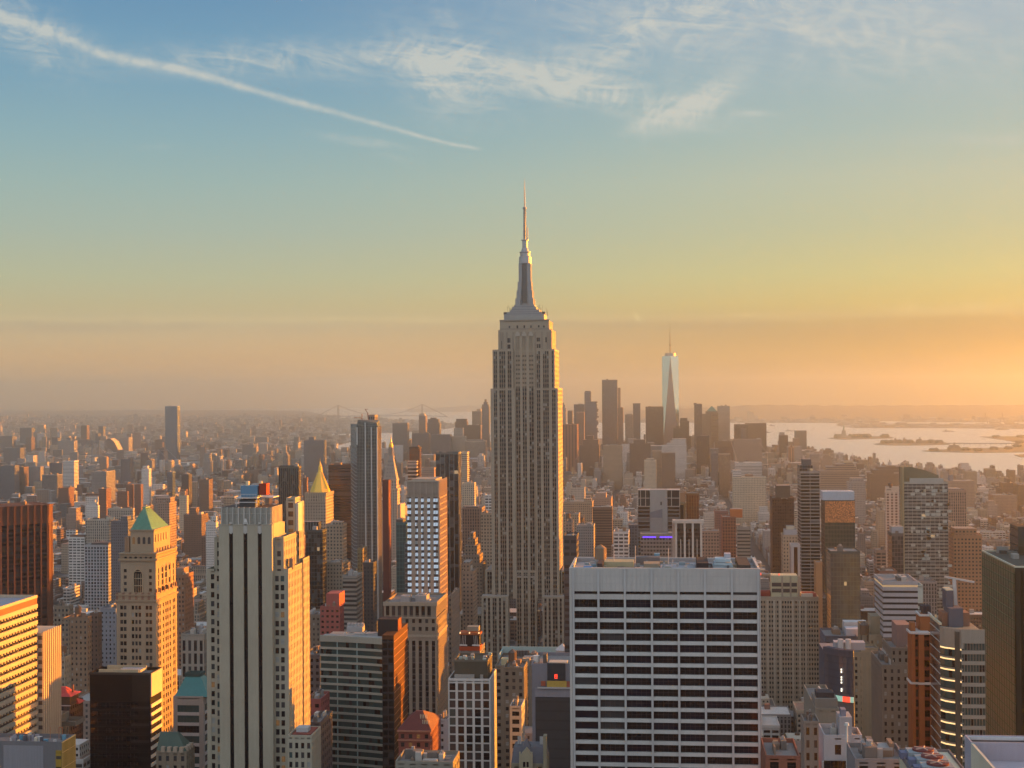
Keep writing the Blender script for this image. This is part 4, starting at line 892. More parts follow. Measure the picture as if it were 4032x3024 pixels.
def gold_side_block():
    b = near('office_block', 'grey metal clad block with golden glass side and crowded roof in the bottom left corner', 560, 'a', -240, 503, 1455, xs=613, bay=60, flr=3.8, sh=0, wh=.5, pc=(.16, .165, .18), mix=MD, m0=0, fin=False, bits=0)
    q = b.w; x0, x1, y0, y1, z = b.x0, b.x1, b.y0, b.y1, b.z; W = y1-y0; X = lambda a: XZ('a', a, 1500, y0)[0]
    q.c = (.25, .26, .29); q.obox((X(30), y0), (1, 0), (0, -1), 0, X(355)-X(30), 0, .25, 0, z-.6)
    for k in range(14): u = k*(X(355)-X(30))/14; q.c = (.22, .23, .26); q.obox((X(30), y0), (1, 0), (0, -1), u, u+.06, .25, .32, 0, z-.7)
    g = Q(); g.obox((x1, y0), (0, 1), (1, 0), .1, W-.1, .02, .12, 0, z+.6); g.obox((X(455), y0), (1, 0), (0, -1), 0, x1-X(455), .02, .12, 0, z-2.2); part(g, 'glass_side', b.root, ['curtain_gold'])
    q.c = (.75, .45, .16)
    for k in range(12): u = .1+k*(W-.3)/11; q.obox((x1, y0), (0, 1), (1, 0), u, u+.14, .12, .3, 0, z+.6)
    for k in range(16): zt = z-3.3-k*6.0; q.obox((x1, y0), (0, 1), (1, 0), 0, W, .12, .32, zt, zt+.22)
    q.obox((x1, y0), (0, 1), (1, 0), 0, W, 0, .4, z+.6, z+.9)
    for k in range(16): zt = z-5-k*4.2; b.win.append(((X(455)+x1)/2, y0-.13, zt, 0.0, (x1-X(455))*.8, 1.2))
    r = b.r; rr = random.Random(4)
    for k in range(22):
        x_ = rr.uniform(X(20), X(470)); y_ = rr.uniform(y0+2, y1-2.5); r.c = rr.choice([(.12, .3, .42), (.5, .5, .5), (.3, .3, .34), (.6, .55, .45), (.1, .1, .12)]); w_ = rr.uniform(.6, 2.2)
        if k % 3: r.box(x_, x_+w_, y_, y_+rr.uniform(.8, 2), z-.4, z+rr.uniform(.5, 2.0))
        else: r.cyl(x_, y_, z-.4, z+rr.uniform(.8, 2.2), w_*.4, w_*.4, 8)
    r.c = (.5, .2, .1)
    for a in (322, 395, 425): x_ = X(a); r.bar((x_, y1-3, z-.3), (x_, y1-3, z+4.4), .1)
    r.bar((X(395), y1-3, z+4.3), (X(425), y1-3, z+4.3), .12)
    b.done()
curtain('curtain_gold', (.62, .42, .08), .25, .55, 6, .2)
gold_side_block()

def red_roof_lodge():
    b = near('office_building', 'dark brick building with steep red hipped tile roof behind the black office block', 838, 'Q', 484, 765, 632, xs=905, bay=3.4, flr=4, sh=.45, wh=.5, pc=(.07, .045, .04), mix=MD, m0=.5, fin=False, bits=0)
    q = b.w; x0, x1, y0, y1, z = b.x0, b.x1, b.y0, b.y1, b.z; q.c = (.55, .5, .5); q.box(x0-.4, x1+.4, y0-.4, y0, z, z+.35)
    ze = XZ('Q', 600, 530, y0+1)[1]; zr = XZ('Q', 690, 418, y0+9)[1]; q.c = (.07, .05, .04); q.box(x0+.4, x1-.6, y0+1, y0+14, z, ze)
    r = Q(); xm = XZ('Q', 690, 420, y0+8)[0]; lo = [(x0-.3, y0, ze), (x1+.6, y0, ze), (x1+.6, y0+16, ze), (x0-.3, y0+16, ze)]; hi = [(xm-2.2, y0+6, zr), (xm+1.8, y0+6, zr), (xm+1.8, y0+8, zr), (xm-2.2, y0+8, zr)]
    mid = [tuple(Vector(a).lerp(Vector(h), .52)-Vector((0, 0, 1.1))) for a, h in zip(lo, hi)]
    r.frus(lo, mid); r.frus(mid, hi)
    xs_, zs = XZ('Q', 905, 570, y1-4); r.frus([(x1-2, y0+9, zs-1), (xs_, y0+9, zs-1), (xs_, y1, zs-1), (x1-2, y1, zs-1)], [(x1-2, y1-9, zs+1.6), (x1, y1-9, zs+1.6), (x1, y1-7, zs+1.6), (x1-2, y1-7, zs+1.6)])
    part(r, 'roof', b.root, ['red_tile']); b.r.c = (.2, .1, .08); b.r.box(xm+5, xm+6, y0+8, y0+9, ze+1, zr+1)
    b.done()
simple('red_tile', (.42, .045, .04), .7, noise=.2, scale=.4)
red_roof_lodge()

b = near('office_building', 'pale stone building with teal hipped roof and banded blue windows beside the cream tower', 742, 'Q', 1885, 2212, 548, xs=2330, bay=12.5, flr=5.2, sh=.72, wh=.68, pc=(.30, .29, .27), spc=(.42, .42, .42), mix=(('pane_teal', 3), ('pane_dark', 1)), m0=3.6, fin=False, bits=0)
x0, x1, y0, y1, z = b.x0, b.x1, b.y0, b.y1, b.z; r = Q(); zr = XZ('Q', 2100, 305, y0+8)[1]; h0, h1 = XZ('Q', 2030, 305, y0+8)[0], XZ('Q', 2185, 305, y0+8)[0]
r.frus([(x0+.6, y0+.4, z+.6), (x1+3, y0+.4, z+.6), (x1+3, y1, z+.6), (x0+.6, y1, z+.6)], [(h0, y0+7, zr), (h1, y0+7, zr), (h1, y0+13, zr), (h0, y0+13, zr)])
simple('teal_roof', (.02, .17, .18), .45, .1, noise=.15); part(r, 'roof', b.root, ['teal_roof'])
b.w.c = (.04, .08, .08); b.w.ring(h0-.5, h1+.5, y0+6.5, y0+13.5, zr-.1, zr+1.6, .8); b.done()
b = near('apartment_building', 'old building with dark green mansard roof and dormers beneath the teal roof', 600, 'Q', 1700, 2030, 1150, xs=2120, bay=2.9, flr=3.9, sh=.42, wh=.55, pc=(.20, .17, .13), mix=MB, m0=1.0, fin=False, bits=0)
x0, x1, y0, y1, z = b.x0, b.x1, b.y0, b.y1, b.z; r = Q(); zr = XZ('Q', 1900, 908, y0+8)[1]
r.frus([(x0, y0, z+.5), (x1, y0, z+.5), (x1, y1, z+.5), (x0, y1, z+.5)], [(x0, y0+5.5, zr), (x1-5.5, y0+5.5, zr), (x1-5.5, y0+7, zr), (x0, y0+7, zr)]); simple('green_slate', (.035, .075, .06), .6, noise=.25); part(r, 'roof', b.root, ['green_slate'])
b.w.c = (.33, .28, .22)
for k in range(4): xx = x0+2+k*(x1-x0-5)/3; b.w.box(xx, xx+1.6, y0-.1, y0+1.6, z+.5, z+2.6)
for k in range(3): yy = y0+1.5+k*3; b.w.box(x1-1.6, x1+.1, yy, yy+1.4, z+.5, z+2.6)
b.done()

near('apartment_tower', 'blue grey tower with white window grid left of the green copper roof', 1680, '1', 690, 885, 1345, xs=988, bay=3.4, flr=3.65, sh=.66, wh=.6, dep=.5, pc=(.42, .44, .47), spc=(.36, .39, .43), mix=(('pane_dark', 3), ('pane_teal', 2)), land='white window grid tower', sbay=3.0, bits=2, tiers=((745, 885, 1322, 4, 18, (.1, .09, .09)),))
near('apartment_tower', 'old tan brick tower with rows of paired windows under the red brown tower', 1010, 'a', 570, 712, 438, xs=738, bay=3.2, flr=3.6, sh=.38, wh=.45, pc=(.24, .17, .12), mix=MB, tk=1, tiers=((505, 572, 446, .8, 22),))
near('apartment_tower', 'low tan block with balustrade between the red brown tower and the brick tower', 1090, 'a', 438, 560, 345, xs=600, bay=3.2, flr=3.6, sh=.5, wh=.5, pc=(.22, .19, .15), mix=MB)
near('apartment_tower', 'dark brown old block just left of the ornate tower, behind the black block', 1130, 'a', 735, 800, 405, xs=826, bay=3.2, flr=3.6, sh=.35, wh=.45, pc=(.15, .10, .08), mix=MD)
near('apartment_tower', 'blue grey office block with arched white top storeys left of the ornate tower', 1230, 'a', 820, 946, 362, D=25, bay=3.4, flr=3.7, sh=.35, wh=.45, pc=(.24, .26, .30), mix=MB, m0=2.4)
near('apartment_tower', 'pale stepped apartment block with setback terraces below the tan brick tower', 905, 'a', 470, 528, 765, xs=580, bay=3.0, flr=3.5, sh=.4, wh=.45, pc=(.30, .29, .23), mix=MB, tiers=((410, 490, 735, 2, 14),), tk=1)
near('apartment_tower', 'plain cream narrow block beside the white banded block', 800, 'a', 352, 400, 785, D=16, bay=5, flr=3.6, sh=.25, wh=.4, pc=(.34, .32, .24), mix=MB)
near('stone_house', 'two grey stone blocks with flat parapet in front of the red roofed building', 700, 'Q', 430, 630, 775, D=14, bay=5, flr=5, sh=.25, wh=.55, pc=(.20, .18, .14), mix=MD, tiers=((640, 820, 855, -4, 12, (.2, .18, .15)),))
near('office_building', 'orange lit brick block with bright west side just right of the ornate tower', 1160, 'a', 1428, 1505, 92, xs=1580, bay=3, flr=3.6, sh=.45, wh=.5, pc=(.30, .17, .11), mix=MB, tiers=((1428, 1490, 30, 6, 20, (.3, .2, .14)),))
near('office_building', 'classical grey building with columned pediment between ornate tower and cream tower', 1010, 'a', 1478, 1665, 575, D=26, bay=4.6, flr=9, sh=.5, wh=.8, pc=(.30, .28, .24), mix=MD, m0=3.5)

# ---------------- centre left
def curved_bank():
    Y = 770.0; b = Bd('office_tower', 'bow fronted office tower with pale curved bands, teal windows and dark brown core', 'building', XZ('b', 800, 900, Y)[0], Y)
    b.mix = MT; X = lambda a, y=Y: XZ('b', a, 900, y)[0]; z = XZ('b', 560, 575, Y)[1]; q = b.w; band = (.30, .32, .28); x0, x1, x2 = X(540), X(1070), X(1250)
    zz = lambda a, y_, dy=0: XZ('b', a, y_, Y+dy)[1]
    # plan: a shallow S curve from the left corner to the dark core
    n = 22; pts = []
    for i in range(n+1):
        f = i/n; x = x0+(x1-x0)*f; y = Y+1.5*math.sin(f*math.pi*.9)*-1 - 7.5*(f**2.2); pts.append((x, y))
    nf = int(z//3.72)
    for i in range(n):
        a, c = pts[i], pts[i+1]; L = math.dist(a, c); D = ((c[0]-a[0])/L, (c[1]-a[1])/L); N = (D[1], -D[0])
        q.c = (.05, .055, .06); q.obox(a, D, N, 0, L+.02, -6, -.7, 0, z-2.6)
        q.c = band; q.obox(a, D, N, -.02, L+.02, -.8, 0, z-3.2, z); q.c = (.3, .3, .29); q.obox(a, D, N, -.02, L+.02, -9, -.6, z-2.6, z-.6)
        for k in range(1, nf): q.c = band; zt = z-2.9-k*3.72+.7; q.obox(a, D, N, -.02, L+.02, -.8, 0, zt-1.15, zt)
        if i in (6, 13): q.c = (.22, .34, .35); q.obox(a, D, N, -.25, .25, -.7, -.1, 0, z-3)
        for k in range(0, nf-1):
            zt = z-2.9-(k+1)*3.72+.7; b.win.append((a[0]+D[0]*L/2-N[0]*.6, a[1]+D[1]*L/2-N[1]*.6, zt+1.28, math.atan2(D[1], D[0]), L*.96, 2.5))
    q.c = (.26, .25, .24); q.box(x0+.3, x1, Y+.5, Y+30, 0, z-2.7, top=(.26, .25, .24)); b.foot(x0, x2, Y-9, Y+32, z)
    # black face and brown stair core
    y1 = YX('b', 1250, 620, x1+3.5); zc = zz(1100, 590)
    q.c = (.035, .035, .04); q.s = (2.6, 3.72, .8, .7); q.g = GL['k']; q.box(x1+.02, X(1165), Y-8, Y+1, 0, zc); q.s = (0, 0, 0, 0)
    q.c = (.085, .038, .018); q.s = (.9, 1, 0, 0); q.box(X(1165)-6, X(1165)+.02, Y-7.9, min(y1, Y+34), 0, zc+2.2)
    q.s = (0, 0, 0, 0)
    for k in range(nf+1): q.c = (.33, .19, .10); q.box(X(1165)+.02, X(1165)+.14, Y-7.9, min(y1, Y+34), zc-1.5-k*3.72, zc-1.2-k*3.72)
    zt = zz(1100, 445, 6); q.c = (.03, .03, .035); q.box(X(1012, Y+6), X(1178, Y+6)-.3, Y+6, Y+16, zc-2, zt); q.c = (.18, .06, .03); q.box(X(1178, Y+6)-.3, X(1178, Y+6)+.1, Y+6, Y+16, zc-2, zt-.2)
    r = b.r; r.c = (.34, .35, .36); a0, a1 = X(765, Y+14), X(895, Y+14); zr = z-1.0
    for k in range(5): r.cyl(a0+(k+.5)*(a1-a0)/5, Y+15, zr+3.5, zr+5.2, 1.2, 1.2, 8)
    r.box(a0, a1, Y+12, Y+18, zr+.8, zr+3.5); r.c = (.5, .5, .48); r.ring(a0-1, a1+1, Y+10, Y+19, zr, zr+.6, .4)
    for k in range(4): r.bar((a0-2+k*7, Y+8, zr), (a0+4+k*7, Y+20, zr), .2)
    b.done(); px_land('bow fronted banded tower', 'b', 800, 600)
curved_bank()

def crystal_tower():      # faceted window tower on an old stone base
    Y = 1065.0; X = lambda a: XZ('2', a, 900, Y)[0]; Z = lambda y: XZ('2', 1380, y, Y)[1]
    b = Bd('hotel_tower', 'slim beige hotel tower with columns of bright sky reflecting angled windows', 'skyscraper', X(1380), Y); q = b.w; st_ = (.30, .265, .225)
    b.mix = (('pane_mirror', 6), ('pane_blind', 1)); b.cut = 100
    x0, x1 = X(1250), X(1510); y1 = YX('2', 1570, 810, x1); z = Z(822); zw = Z(950); q.c = st_; q.box(x0, x1, Y+.8, y1, 0, z, top=(.3, .27, .25)); b.foot(x0, x1, Y, y1, z)
    W = x1-x0; ivp = [(0, .01), (.125, .25), (.32, .435), (.51, .635), (.71, .82), (.955, 1)]
    cols = [(0.0, .125), (.245, .335), (.435, .52), (.63, .72), (.82, .965)]
    u = 0
    for a, c in cols+[(1.0, 1.0)]:
        if a > u+.001: q.c = st_; q.box(x0+u*W, x0+a*W, Y, Y+.8, 0, zw)
        u = c
    q.c = (.27, .235, .20); q.box(x0, x1, Y+.3, Y+.8, zw+2.2, z)
    for k in range(6): q.c = st_; q.box(x0+k*(W-1.0)/5, x0+k*(W-1.0)/5+1.0, Y-.1, Y+.3, zw, z)
    q.c = (.42, .38, .32); q.box(x0-.3, x1+.3, Y-.3, Y+.8, z, z+.9)
    zf = zw; nfl = 0
    while zf > 70:
        for a, c in cols:
            xa, xb = x0+a*W, x0+c*W
            q.c = (.05, .045, .05); q.box(xa, xb, Y+.35, Y+.8, zf-4.3, zf); q.frus([(xa, Y+.1, zf-4.3), (xb, Y+.1, zf-4.3), (xb, Y+.5, zf-4.3), (xa, Y+.5, zf-4.3)], [(xa, Y+.3, zf-3.6), (xb, Y+.3, zf-3.6), (xb, Y+.5, zf-3.6), (xa, Y+.5, zf-3.6)])
            for h in (0, 1): w_ = (xb-xa)/2; b.win.append((xa+w_*(h+.5), Y+.1, zf-2.0, 0.0, w_-.12, 2.6, .26))
        zf -= 4.3
    W2 = y1-Y-.8; q.c = (.44, .34, .25)
    for k in range(9): yy = Y+.8+k*(W2-.9)/8; q.box(x1, x1+.5, yy, yy+.9, 0, z+1.2)
    zf = zw
    while zf > 70: q.c = (.44, .34, .25); q.box(x1, x1+.35, Y+.8, y1, zf-1.0, zf-.3); zf -= 4.3
    q.c = (.34, .30, .25); q.box(x0+3, x1-3, Y+4, y1-2, z, z+1.6)
    # glass strip to the left and the stone base
    q.c = C['grey']; q.s = ST['glass']; q.g = GL['b']; q.box(X(1222), x0-.02, Y+3, Y+20, 0, Z(1330)); q.s = (0, 0, 0, 0)
    Yb = 1000.0; XB = lambda a: XZ('b', a, 400, Yb)[0]; ZB = lambda y: XZ('b', 1280, y, Yb)[1]; bx0, bx1 = XB(1062), XB(1490); zb = ZB(318); q.c = (.25, .215, .17)
    wins = [(.035+i*.113, .035+i*.113+.066) for i in range(8)]; WB = bx1-bx0; by1 = Yb+48
    b.mix = (('pane_mirror', 6), ('pane_blind', 1))
    m2 = Bd('stone_podium', 'broad old beige stone building with pilasters at the foot of the slim hotel tower', 'building', (bx0+bx1)/2, Yb); m2.mix = MD
    sd = dict(side=1, sbay=5.0, sshare=.5)
    m2.block(bx0, bx1, Yb, by1, ZB(425), zb, 4.6, 9.5, .6, .86, .5, (.25, .215, .17), (.14, .12, .1), m0=1.5, iv=[(a*WB, c*WB) for a, c in wins], **sd)
    m2.block(bx0, bx1, Yb, by1-.5, ZB(570), ZB(425)-.9, 4.6, 4.9, .45, .5, .4, (.25, .215, .17), (.25, .215, .17), m0=.6, par=0, **sd)
    m2.block(bx0, bx1, Yb, by1-.5, 0, ZB(590), 4.6, 3.8, .5, .8, .6, (.27, .235, .19), (.10, .09, .09), m0=2.4, par=0, **sd)
    m2.w.c = (.33, .29, .23); m2.w.box(bx0-.5, bx1+.5, Yb-.5, Yb+.4, ZB(425)-.9, ZB(425)); m2.w.box(bx0-.5, bx1+.5, Yb-.5, by1-.6, ZB(590), ZB(570)-.02); m2.w.box(bx0-.7, bx1+.7, Yb-.7, Yb+.2, zb-1.4, zb+1.2)
    roofbits(m2.r, bx0+2, bx1-2, Yb+3, by1-12, zb-.4, 6, 12)
    m2.done(); b.done(); px_land('slim hotel tower', '2', 1380, 900)
crystal_tower()

def white_grid_block():
    Y = 640.0; b = near('office_block', 'white framed office block with seven columns of dark windows and dark penthouse', Y, 'O', 75, 580, 612, xs=655, bay=4, flr=3.72, sh=.72, wh=.84, dep=.6, pc=(.50, .51, .50), spc=(.46, .48, .47), mix=(('pane_dark', 4), ('pane_grey', 3), ('pane_teal', 1)), m0=1.0, fin=False, bits=0, land='white framed grid block', sbay=2.0, ssh=.35, swh=.45)
    q = b.w; X = lambda a: XZ('O', a, 500, Y+5)[0]; y1 = b.y1; z = b.z
    zt = XZ('O', 350, 385, Y+4)[1]; q.c = (.085, .078, .06); q.box(X(155), X(550), Y+4, y1-2, z-.3, zt); q.c = (.12, .12, .1); q.ring(X(155)-.2, X(550)+.2, Y+3.8, y1-1.8, zt, zt+.8, .4)
    q.c = (.30, .29, .27); q.box(X(158), X(395), Y+2.6, Y+4, z-.3, XZ('O', 350, 540, Y+3)[1]); q.box(X(465), X(500), Y+2.6, Y+4, z-.3, XZ('O', 350, 540, Y+3)[1])
    r = b.r; rr = random.Random(2); r.c = (.35, .45, .42)
    for k in range(14): xx = rr.uniform(X(175), X(520)); yy = rr.uniform(Y+6, y1-5); r.c = rr.choice([(.35, .45, .42), (.5, .5, .48), (.15, .15, .15)]); r.box(xx, xx+1.5, yy, yy+1.2, zt, zt+rr.uniform(.5, 1.6))
    b.done()
white_grid_block()

def red_mansard():
    b = near('old_building', 'red brick building with dark red mansard roof and skylights', 690, 'b', 1180, 1440, 1358, xs=1525, bay=3.6, flr=3.9, sh=.45, wh=.5, pc=(.22, .10, .09), mix=(('pane_dark', 3), ('pane_grey', 2), ('pane_warm', 1)), m0=1.3, fin=False, bits=0, land='dark red mansard roof')
    x0, x1, y0, y1, z = b.x0, b.x1, b.y0, b.y1, b.z; r = Q(); zr = XZ('b', 1340, 1190, y0+8)[1]; xm = XZ('b', 1345, 1190, y0+8)[0]
    r.frus([(x0-.6, y0-.4, z+.6), (x1+.6, y0-.4, z+.6), (x1+.6, y1+.4, z+.6), (x0-.6, y1+.4, z+.6)], [(xm-1.2, y0+7, zr), (xm+2.2, y0+7, zr), (xm+2.2, y0+9, zr), (xm-1.2, y0+9, zr)])
    simple('maroon_tile', (.10, .022, .02), .65, noise=.3, scale=.5); part(r, 'roof', b.root, ['maroon_tile'])
    s_ = Q(); s_.c = (.5, .5, .38)
    for k in range(2):
        for j in range(5): f = .25+k*.3; p_ = Vector((x1+.6, y0-.4, z+.6)).lerp(Vector((xm+2.2, y0+7, zr)), .62-k*.28); s_.bar((p_.x-2.6+j*.75, p_.y-.25, p_.z), (p_.x-2.9+j*.75, p_.y+.9, p_.z+1.6), .18)
    part(s_, 'skylight', b.root); q = b.w; q.c = (.34, .20, .16); q.box(x0-.5, x1+.5, y0-.5, y0+.2, z-4.4, z-3.8); q.box(x0-.6, x1+.6, y0-.6, y0+.2, z-.2, z+.6)
    b.done()
red_mansard()
near('brick_tower', 'pink red brick tower with stepped top and rooftop tank behind the bow fronted tower', 1000, 'b', 540, 700, 350, xs=735, bay=3.8, flr=3.6, sh=.5, wh=.4, pc=(.30, .10, .09), mix=MD, tiers=((590, 695, 235, 4, 18, (.32, .10, .09)),), tk=1)
b = near('office_building', 'grey office block with orange lit rooftop water tower frame, behind the white framed block', 820, 'b', 1676, 1845, 700, D=22, bay=3.5, flr=3.7, sh=.5, wh=.5, pc=(.2, .2, .2), mix=MD, fin=False, bits=0)
x0, x1, y0, y1, z = b.x0, b.x1, b.y0, b.y1, b.z; f = Q(); f.c = (.55, .5, .45)
b.w.c = (.35, .07, .03); b.w.box(x0, x1, y0, y0+10, z, z+2.2); b.w.c = (.02, .02, .025); b.w.box(x0+.5, x1-.5, y0+1, y0+9, z+2.2, z+8.5); b.w.c = (.25, .24, .2); b.w.box(x0+4, x1-1, y0+3, y0+9, z+10.2, z+12.6)
b.w.c = (.30, .10, .05); b.w.box(x0-.2, x1+.2, y0+.4, y0+9.4, z+8.5, z+9.6)
for k in (.12, .2, .28, .72, .8, .88): f.bar((x0+(x1-x0)*k, y0+.6, z+3.2), (x0+(x1-x0)*(k*.9+.05), y0+.6, z+8.2), .12)
for k in (0, .6): f.bar((x0+(x1-x0)*(k+.02), y0+.2, z+3), (x0+(x1-x0)*(k+.38), y0+.2, z+2.9), .5)
part(f, 'pipe', b.root, ['white_metal'])
g = Q()
for k in (.05, .5, .95): g.cyl(x0+(x1-x0)*k, y0, z+9.3, z+10.2, .35, .35, 8)
part(g, 'roof_lamp', b.root, ['lamp_gold']); b.done()
def teal_parapet():
    b = near('long_building', 'long low roof with pale teal parapet and ducts in front of the limestone skyscraper', 905, 'O', 640, 1560, 445, D=44, bay=4.2, flr=4, sh=.5, wh=.5, pc=(.22, .19, .15), mix=MB, fin=False, bits=5)
    x0, x1, y0, y1, z = b.x0, b.x1, b.y0, b.y1, b.z; q = b.w; q.c = (.36, .50, .50); q.box(x0-.5, x1, y1, y1+.6, z-1, z+5.0); q.box(x0-.6, x0, y1-20, y1, z-.5, z+3.5)
    r = b.r; r.c = (.42, .40, .26); a = lambda k: x0+(x1-x0)*k; r.box(a(.06), a(.18), y0+8, y0+14, z-.4, z+3.4); r.c = (.12, .12, .12)
    for k in range(5): r.cyl(a(.2)+k*1.9, y1-12, z+.4, z+4.6, 1.0, 1.0, 8)
    r.c = (.3, .27, .22); r.box(a(.34), a(.44), y0+6, y0+14, z-.4, z+4); r.box(a(.6), a(.75), y0+10, y0+26, z-.4, z+3)
    b.done()
    w = tag(empty('water_tank', XZ('O', 1447, 160, 940)+(0,)), 'pale cone topped water tank on a stand in front of the limestone skyscraper', 'water tank'); xx, zz = XZ('O', 1447, 165, 938); w.location = (xx, 938, z-.3)
    t_ = Q(); t_.c = (.46, .44, .42); t_.cyl(xx, 938, zz-12, zz-3.8, 4.2, 4.2, 14); part(t_, 'tank', w); t_ = Q(); t_.c = (.55, .54, .55); t_.cyl(xx, 938, zz-3.8, zz, 4.5, .2, 14); part(t_, 'lid', w)
    t_ = Q(); t_.c = (.12, .11, .1)
    for a_ in (-1, 1):
        for b_ in (-1, 1): t_.bar((xx+a_*3, 938+b_*3, z-.3), (xx+a_*2.6, 938+b_*2.6, zz-12), .3)
    part(t_, 'stand', w)
teal_parapet()
def sign_tower():
    b = near('office_tower', 'grey tower with blank dark blue glass front, yellow panels and red lit rooftop logo', 640, 'O', 1080, 1600, 430, D=28, bay=60, flr=4, sh=0, wh=.5, pc=(.19, .20, .235), mix=MK, m0=0, fin=False, bits=0, land='red sign tower')
    q = b.w; X = lambda a: XZ('O', a, 700, 640)[0]; Z = lambda y: XZ('O', 1380, y, 640)[1]; y0 = 640
    g = Q(); g.box(X(1122), X(1600)-.3, y0-.25, y0-.05, 0, Z(808)); part(g, 'glass_front', b.root, ['curtain_dark'])
    q.c = (.24, .25, .29); q.box(X(1115), X(1600)-.2, y0-.5, y0-.02, Z(805), Z(700)); q.c = (.04, .045, .055); q.box(X(1268), X(1485), y0-.3, y0-.02, Z(608), Z(400))
    p_ = Q(); p_.c = (.46, .33, .08); p_.box(X(1262), X(1498), y0-.6, y0-.1, Z(684), Z(612)); part(p_, 'panel', b.root); p_ = Q(); p_.c = (.34, .10, .06); p_.box(X(1192), X(1245), y0-.6, y0-.1, Z(672), Z(615)); part(p_, 'panel', b.root); p_ = Q(); p_.c = (.34, .12, .08); p_.box(X(1502), X(1560), y0-.6, y0-.1, Z(684), Z(615)); part(p_, 'panel', b.root); q.c = (.4, .41, .42); q.box(X(1150), X(1600)-.2, y0-1.2, y0-.5, Z(700)-.1, Z(684))
    s_ = Q()
    for a, c, y_, y2 in ((1354, 1370, 545, 532), (1354, 1362, 585, 532), (1354, 1370, 562, 550), (1354, 1370, 585, 575), (1378, 1386, 585, 532), (1376, 1390, 562, 552), (1374, 1390, 545, 532), (1374, 1390, 585, 575)): s_.box(X(a), X(c), y0-.45, y0-.28, Z(y_), Z(y2))
    part(s_, 'sign', b.root, ['lamp_red'])
    r = b.r; r.c = (.6, .6, .58); r.cyl(X(1120), y0+8, b.z, b.z+3, 1.4, 1.4, 10); r.c = (.1, .1, .1); r.box(X(1205), X(1250), y0+5, y0+10, b.z, b.z+4); r.c = (.45, .42, .36); r.box(X(1280), X(1500), y0+3, y0+9, b.z, b.z+1)
    b.done()
sign_tower()
def gothic_gable():
    b = near('old_house', 'steep slate gabled stone mansion roof with dormer at the bottom beside the black windowed slab', 470, 'O', 830, 1240, 1640, D=16, bay=4, flr=4, sh=.4, wh=.5, pc=(.20, .18, .13), mix=MD, m0=.6, fin=False, bits=0)
    x0, x1, y0, y1, z = b.x0, b.x1, b.y0, b.y1, b.z; zr = XZ('O', 1020, 1300, y0+6)[1]; ze = XZ('O', 1000, 1400, y0+5)[1]; xm = XZ('O', 1020, 1300, y0+6)[0]
    r = Q(); r.frus([(x0, y0, z+.4), (x1, y0, z+.4), (x1, y1, z+.4), (x0, y1, z+.4)], [(x0+.4, y0+4.5, ze), (x1-.4, y0+4.5, ze), (x1-.4, y1-4, ze), (x0+.4, y1-4, ze)])
    r.frus([(xm-3.4, y0+.8, z+.6), (xm+3.4, y0+.8, z+.6), (xm+3.4, y0+9, z+.6), (xm-3.4, y0+9, z+.6)], [(xm-.1, y0+5, zr), (xm+.1, y0+5, zr), (xm+.1, y0+6, zr), (xm-.1, y0+6, zr)])
    simple('slate_roof', (.07, .07, .085), .6, noise=.3, scale=.6); part(r, 'roof', b.root, ['slate_roof'])
    g = Q(); g.c = (.30, .27, .19); X = lambda a: XZ('O', a, 1500, y0)[0]; Z = lambda y: XZ('O', 1010, y, y0)[1]
    g.box(X(948), X(1078), y0-.8, y0+2.0, z-1, Z(1500)); g.frus([(X(948), y0-.8, Z(1500)), (X(1078), y0-.8, Z(1500)), (X(1078), y0+2, Z(1500)), (X(948), y0+2, Z(1500))], [(X(1010), y0-.8, Z(1422)), (X(1014), y0-.8, Z(1422)), (X(1014), y0+2, Z(1422)), (X(1010), y0+2, Z(1422))])
    for a in (940, 1082): g.box(X(a)-.25, X(a)+.25, y0-1, y0-.4, z-1, Z(1460))
    part(g, 'dormer', b.root); w_ = Q(); w_.box(X(976), X(1005), y0-.86, y0-.8, Z(1640), Z(1578)); part(w_, 'window', b.root, ['pane_dark']); w_ = Q(); w_.box(X(1018), X(1044), y0-.86, y0-.8, Z(1640), Z(1578)); part(w_, 'window', b.root, ['pane_dark'])
    b.w.c = (.22, .2, .14); b.w.box(X(1222), X(1262), y0-2, y0+1, 0, Z(1255)); b.w.c = (.3, .32, .33)
    for a in (880, 905, 1150, 1170): b.w.box(X(a), X(a)+.5, y0+8, y0+8.6, ze-1, ze+2.4)
    b.done()
gothic_gable()
near('office_building', 'small white office block with two columns of square windows behind the slate gables', 680, 'O', 815, 957, 940, D=16, bay=4, flr=3.7, sh=.6, wh=.55, pc=(.44, .45, .43), mix=MD, m0=1.5)
near('office_building', 'old grey block with square windows under the teal parapet roof', 800, 'O', 740, 985, 470, D=20, bay=3.3, flr=3.7, sh=.45, wh=.5, pc=(.19, .165, .13), mix=MB, tk=1)
near('office_building', 'low flat roofed block with pale parapet at the bottom edge below the red mansard roof', 560, 'b', 1155, 1625, 1622, D=18, bay=4, flr=3.7, sh=.5, wh=.5, pc=(.25, .24, .20), mix=MD)
near('office_building', 'blank grey white wall block between the red mansard and the white framed block', 760, 'b', 1490, 1583, 1275, D=12, bay=9, flr=3.7, sh=.2, wh=.4, pc=(.40, .38, .40), mix=MD)
near('office_building', 'dark low building with small pale roof huts left of the bow fronted tower', 860, 'b', 400, 540, 745, D=30, bay=4, flr=3.7, sh=.5, wh=.5, pc=(.12, .12, .13), mix=MD, bits=4)
near('office_building', 'old grey brown block with regular windows left of the pink brick tower', 1040, 'b', 402, 540, 415, D=26, bay=3.4, flr=3.6, sh=.4, wh=.45, pc=(.20, .18, .15), mix=MB, bits=3)
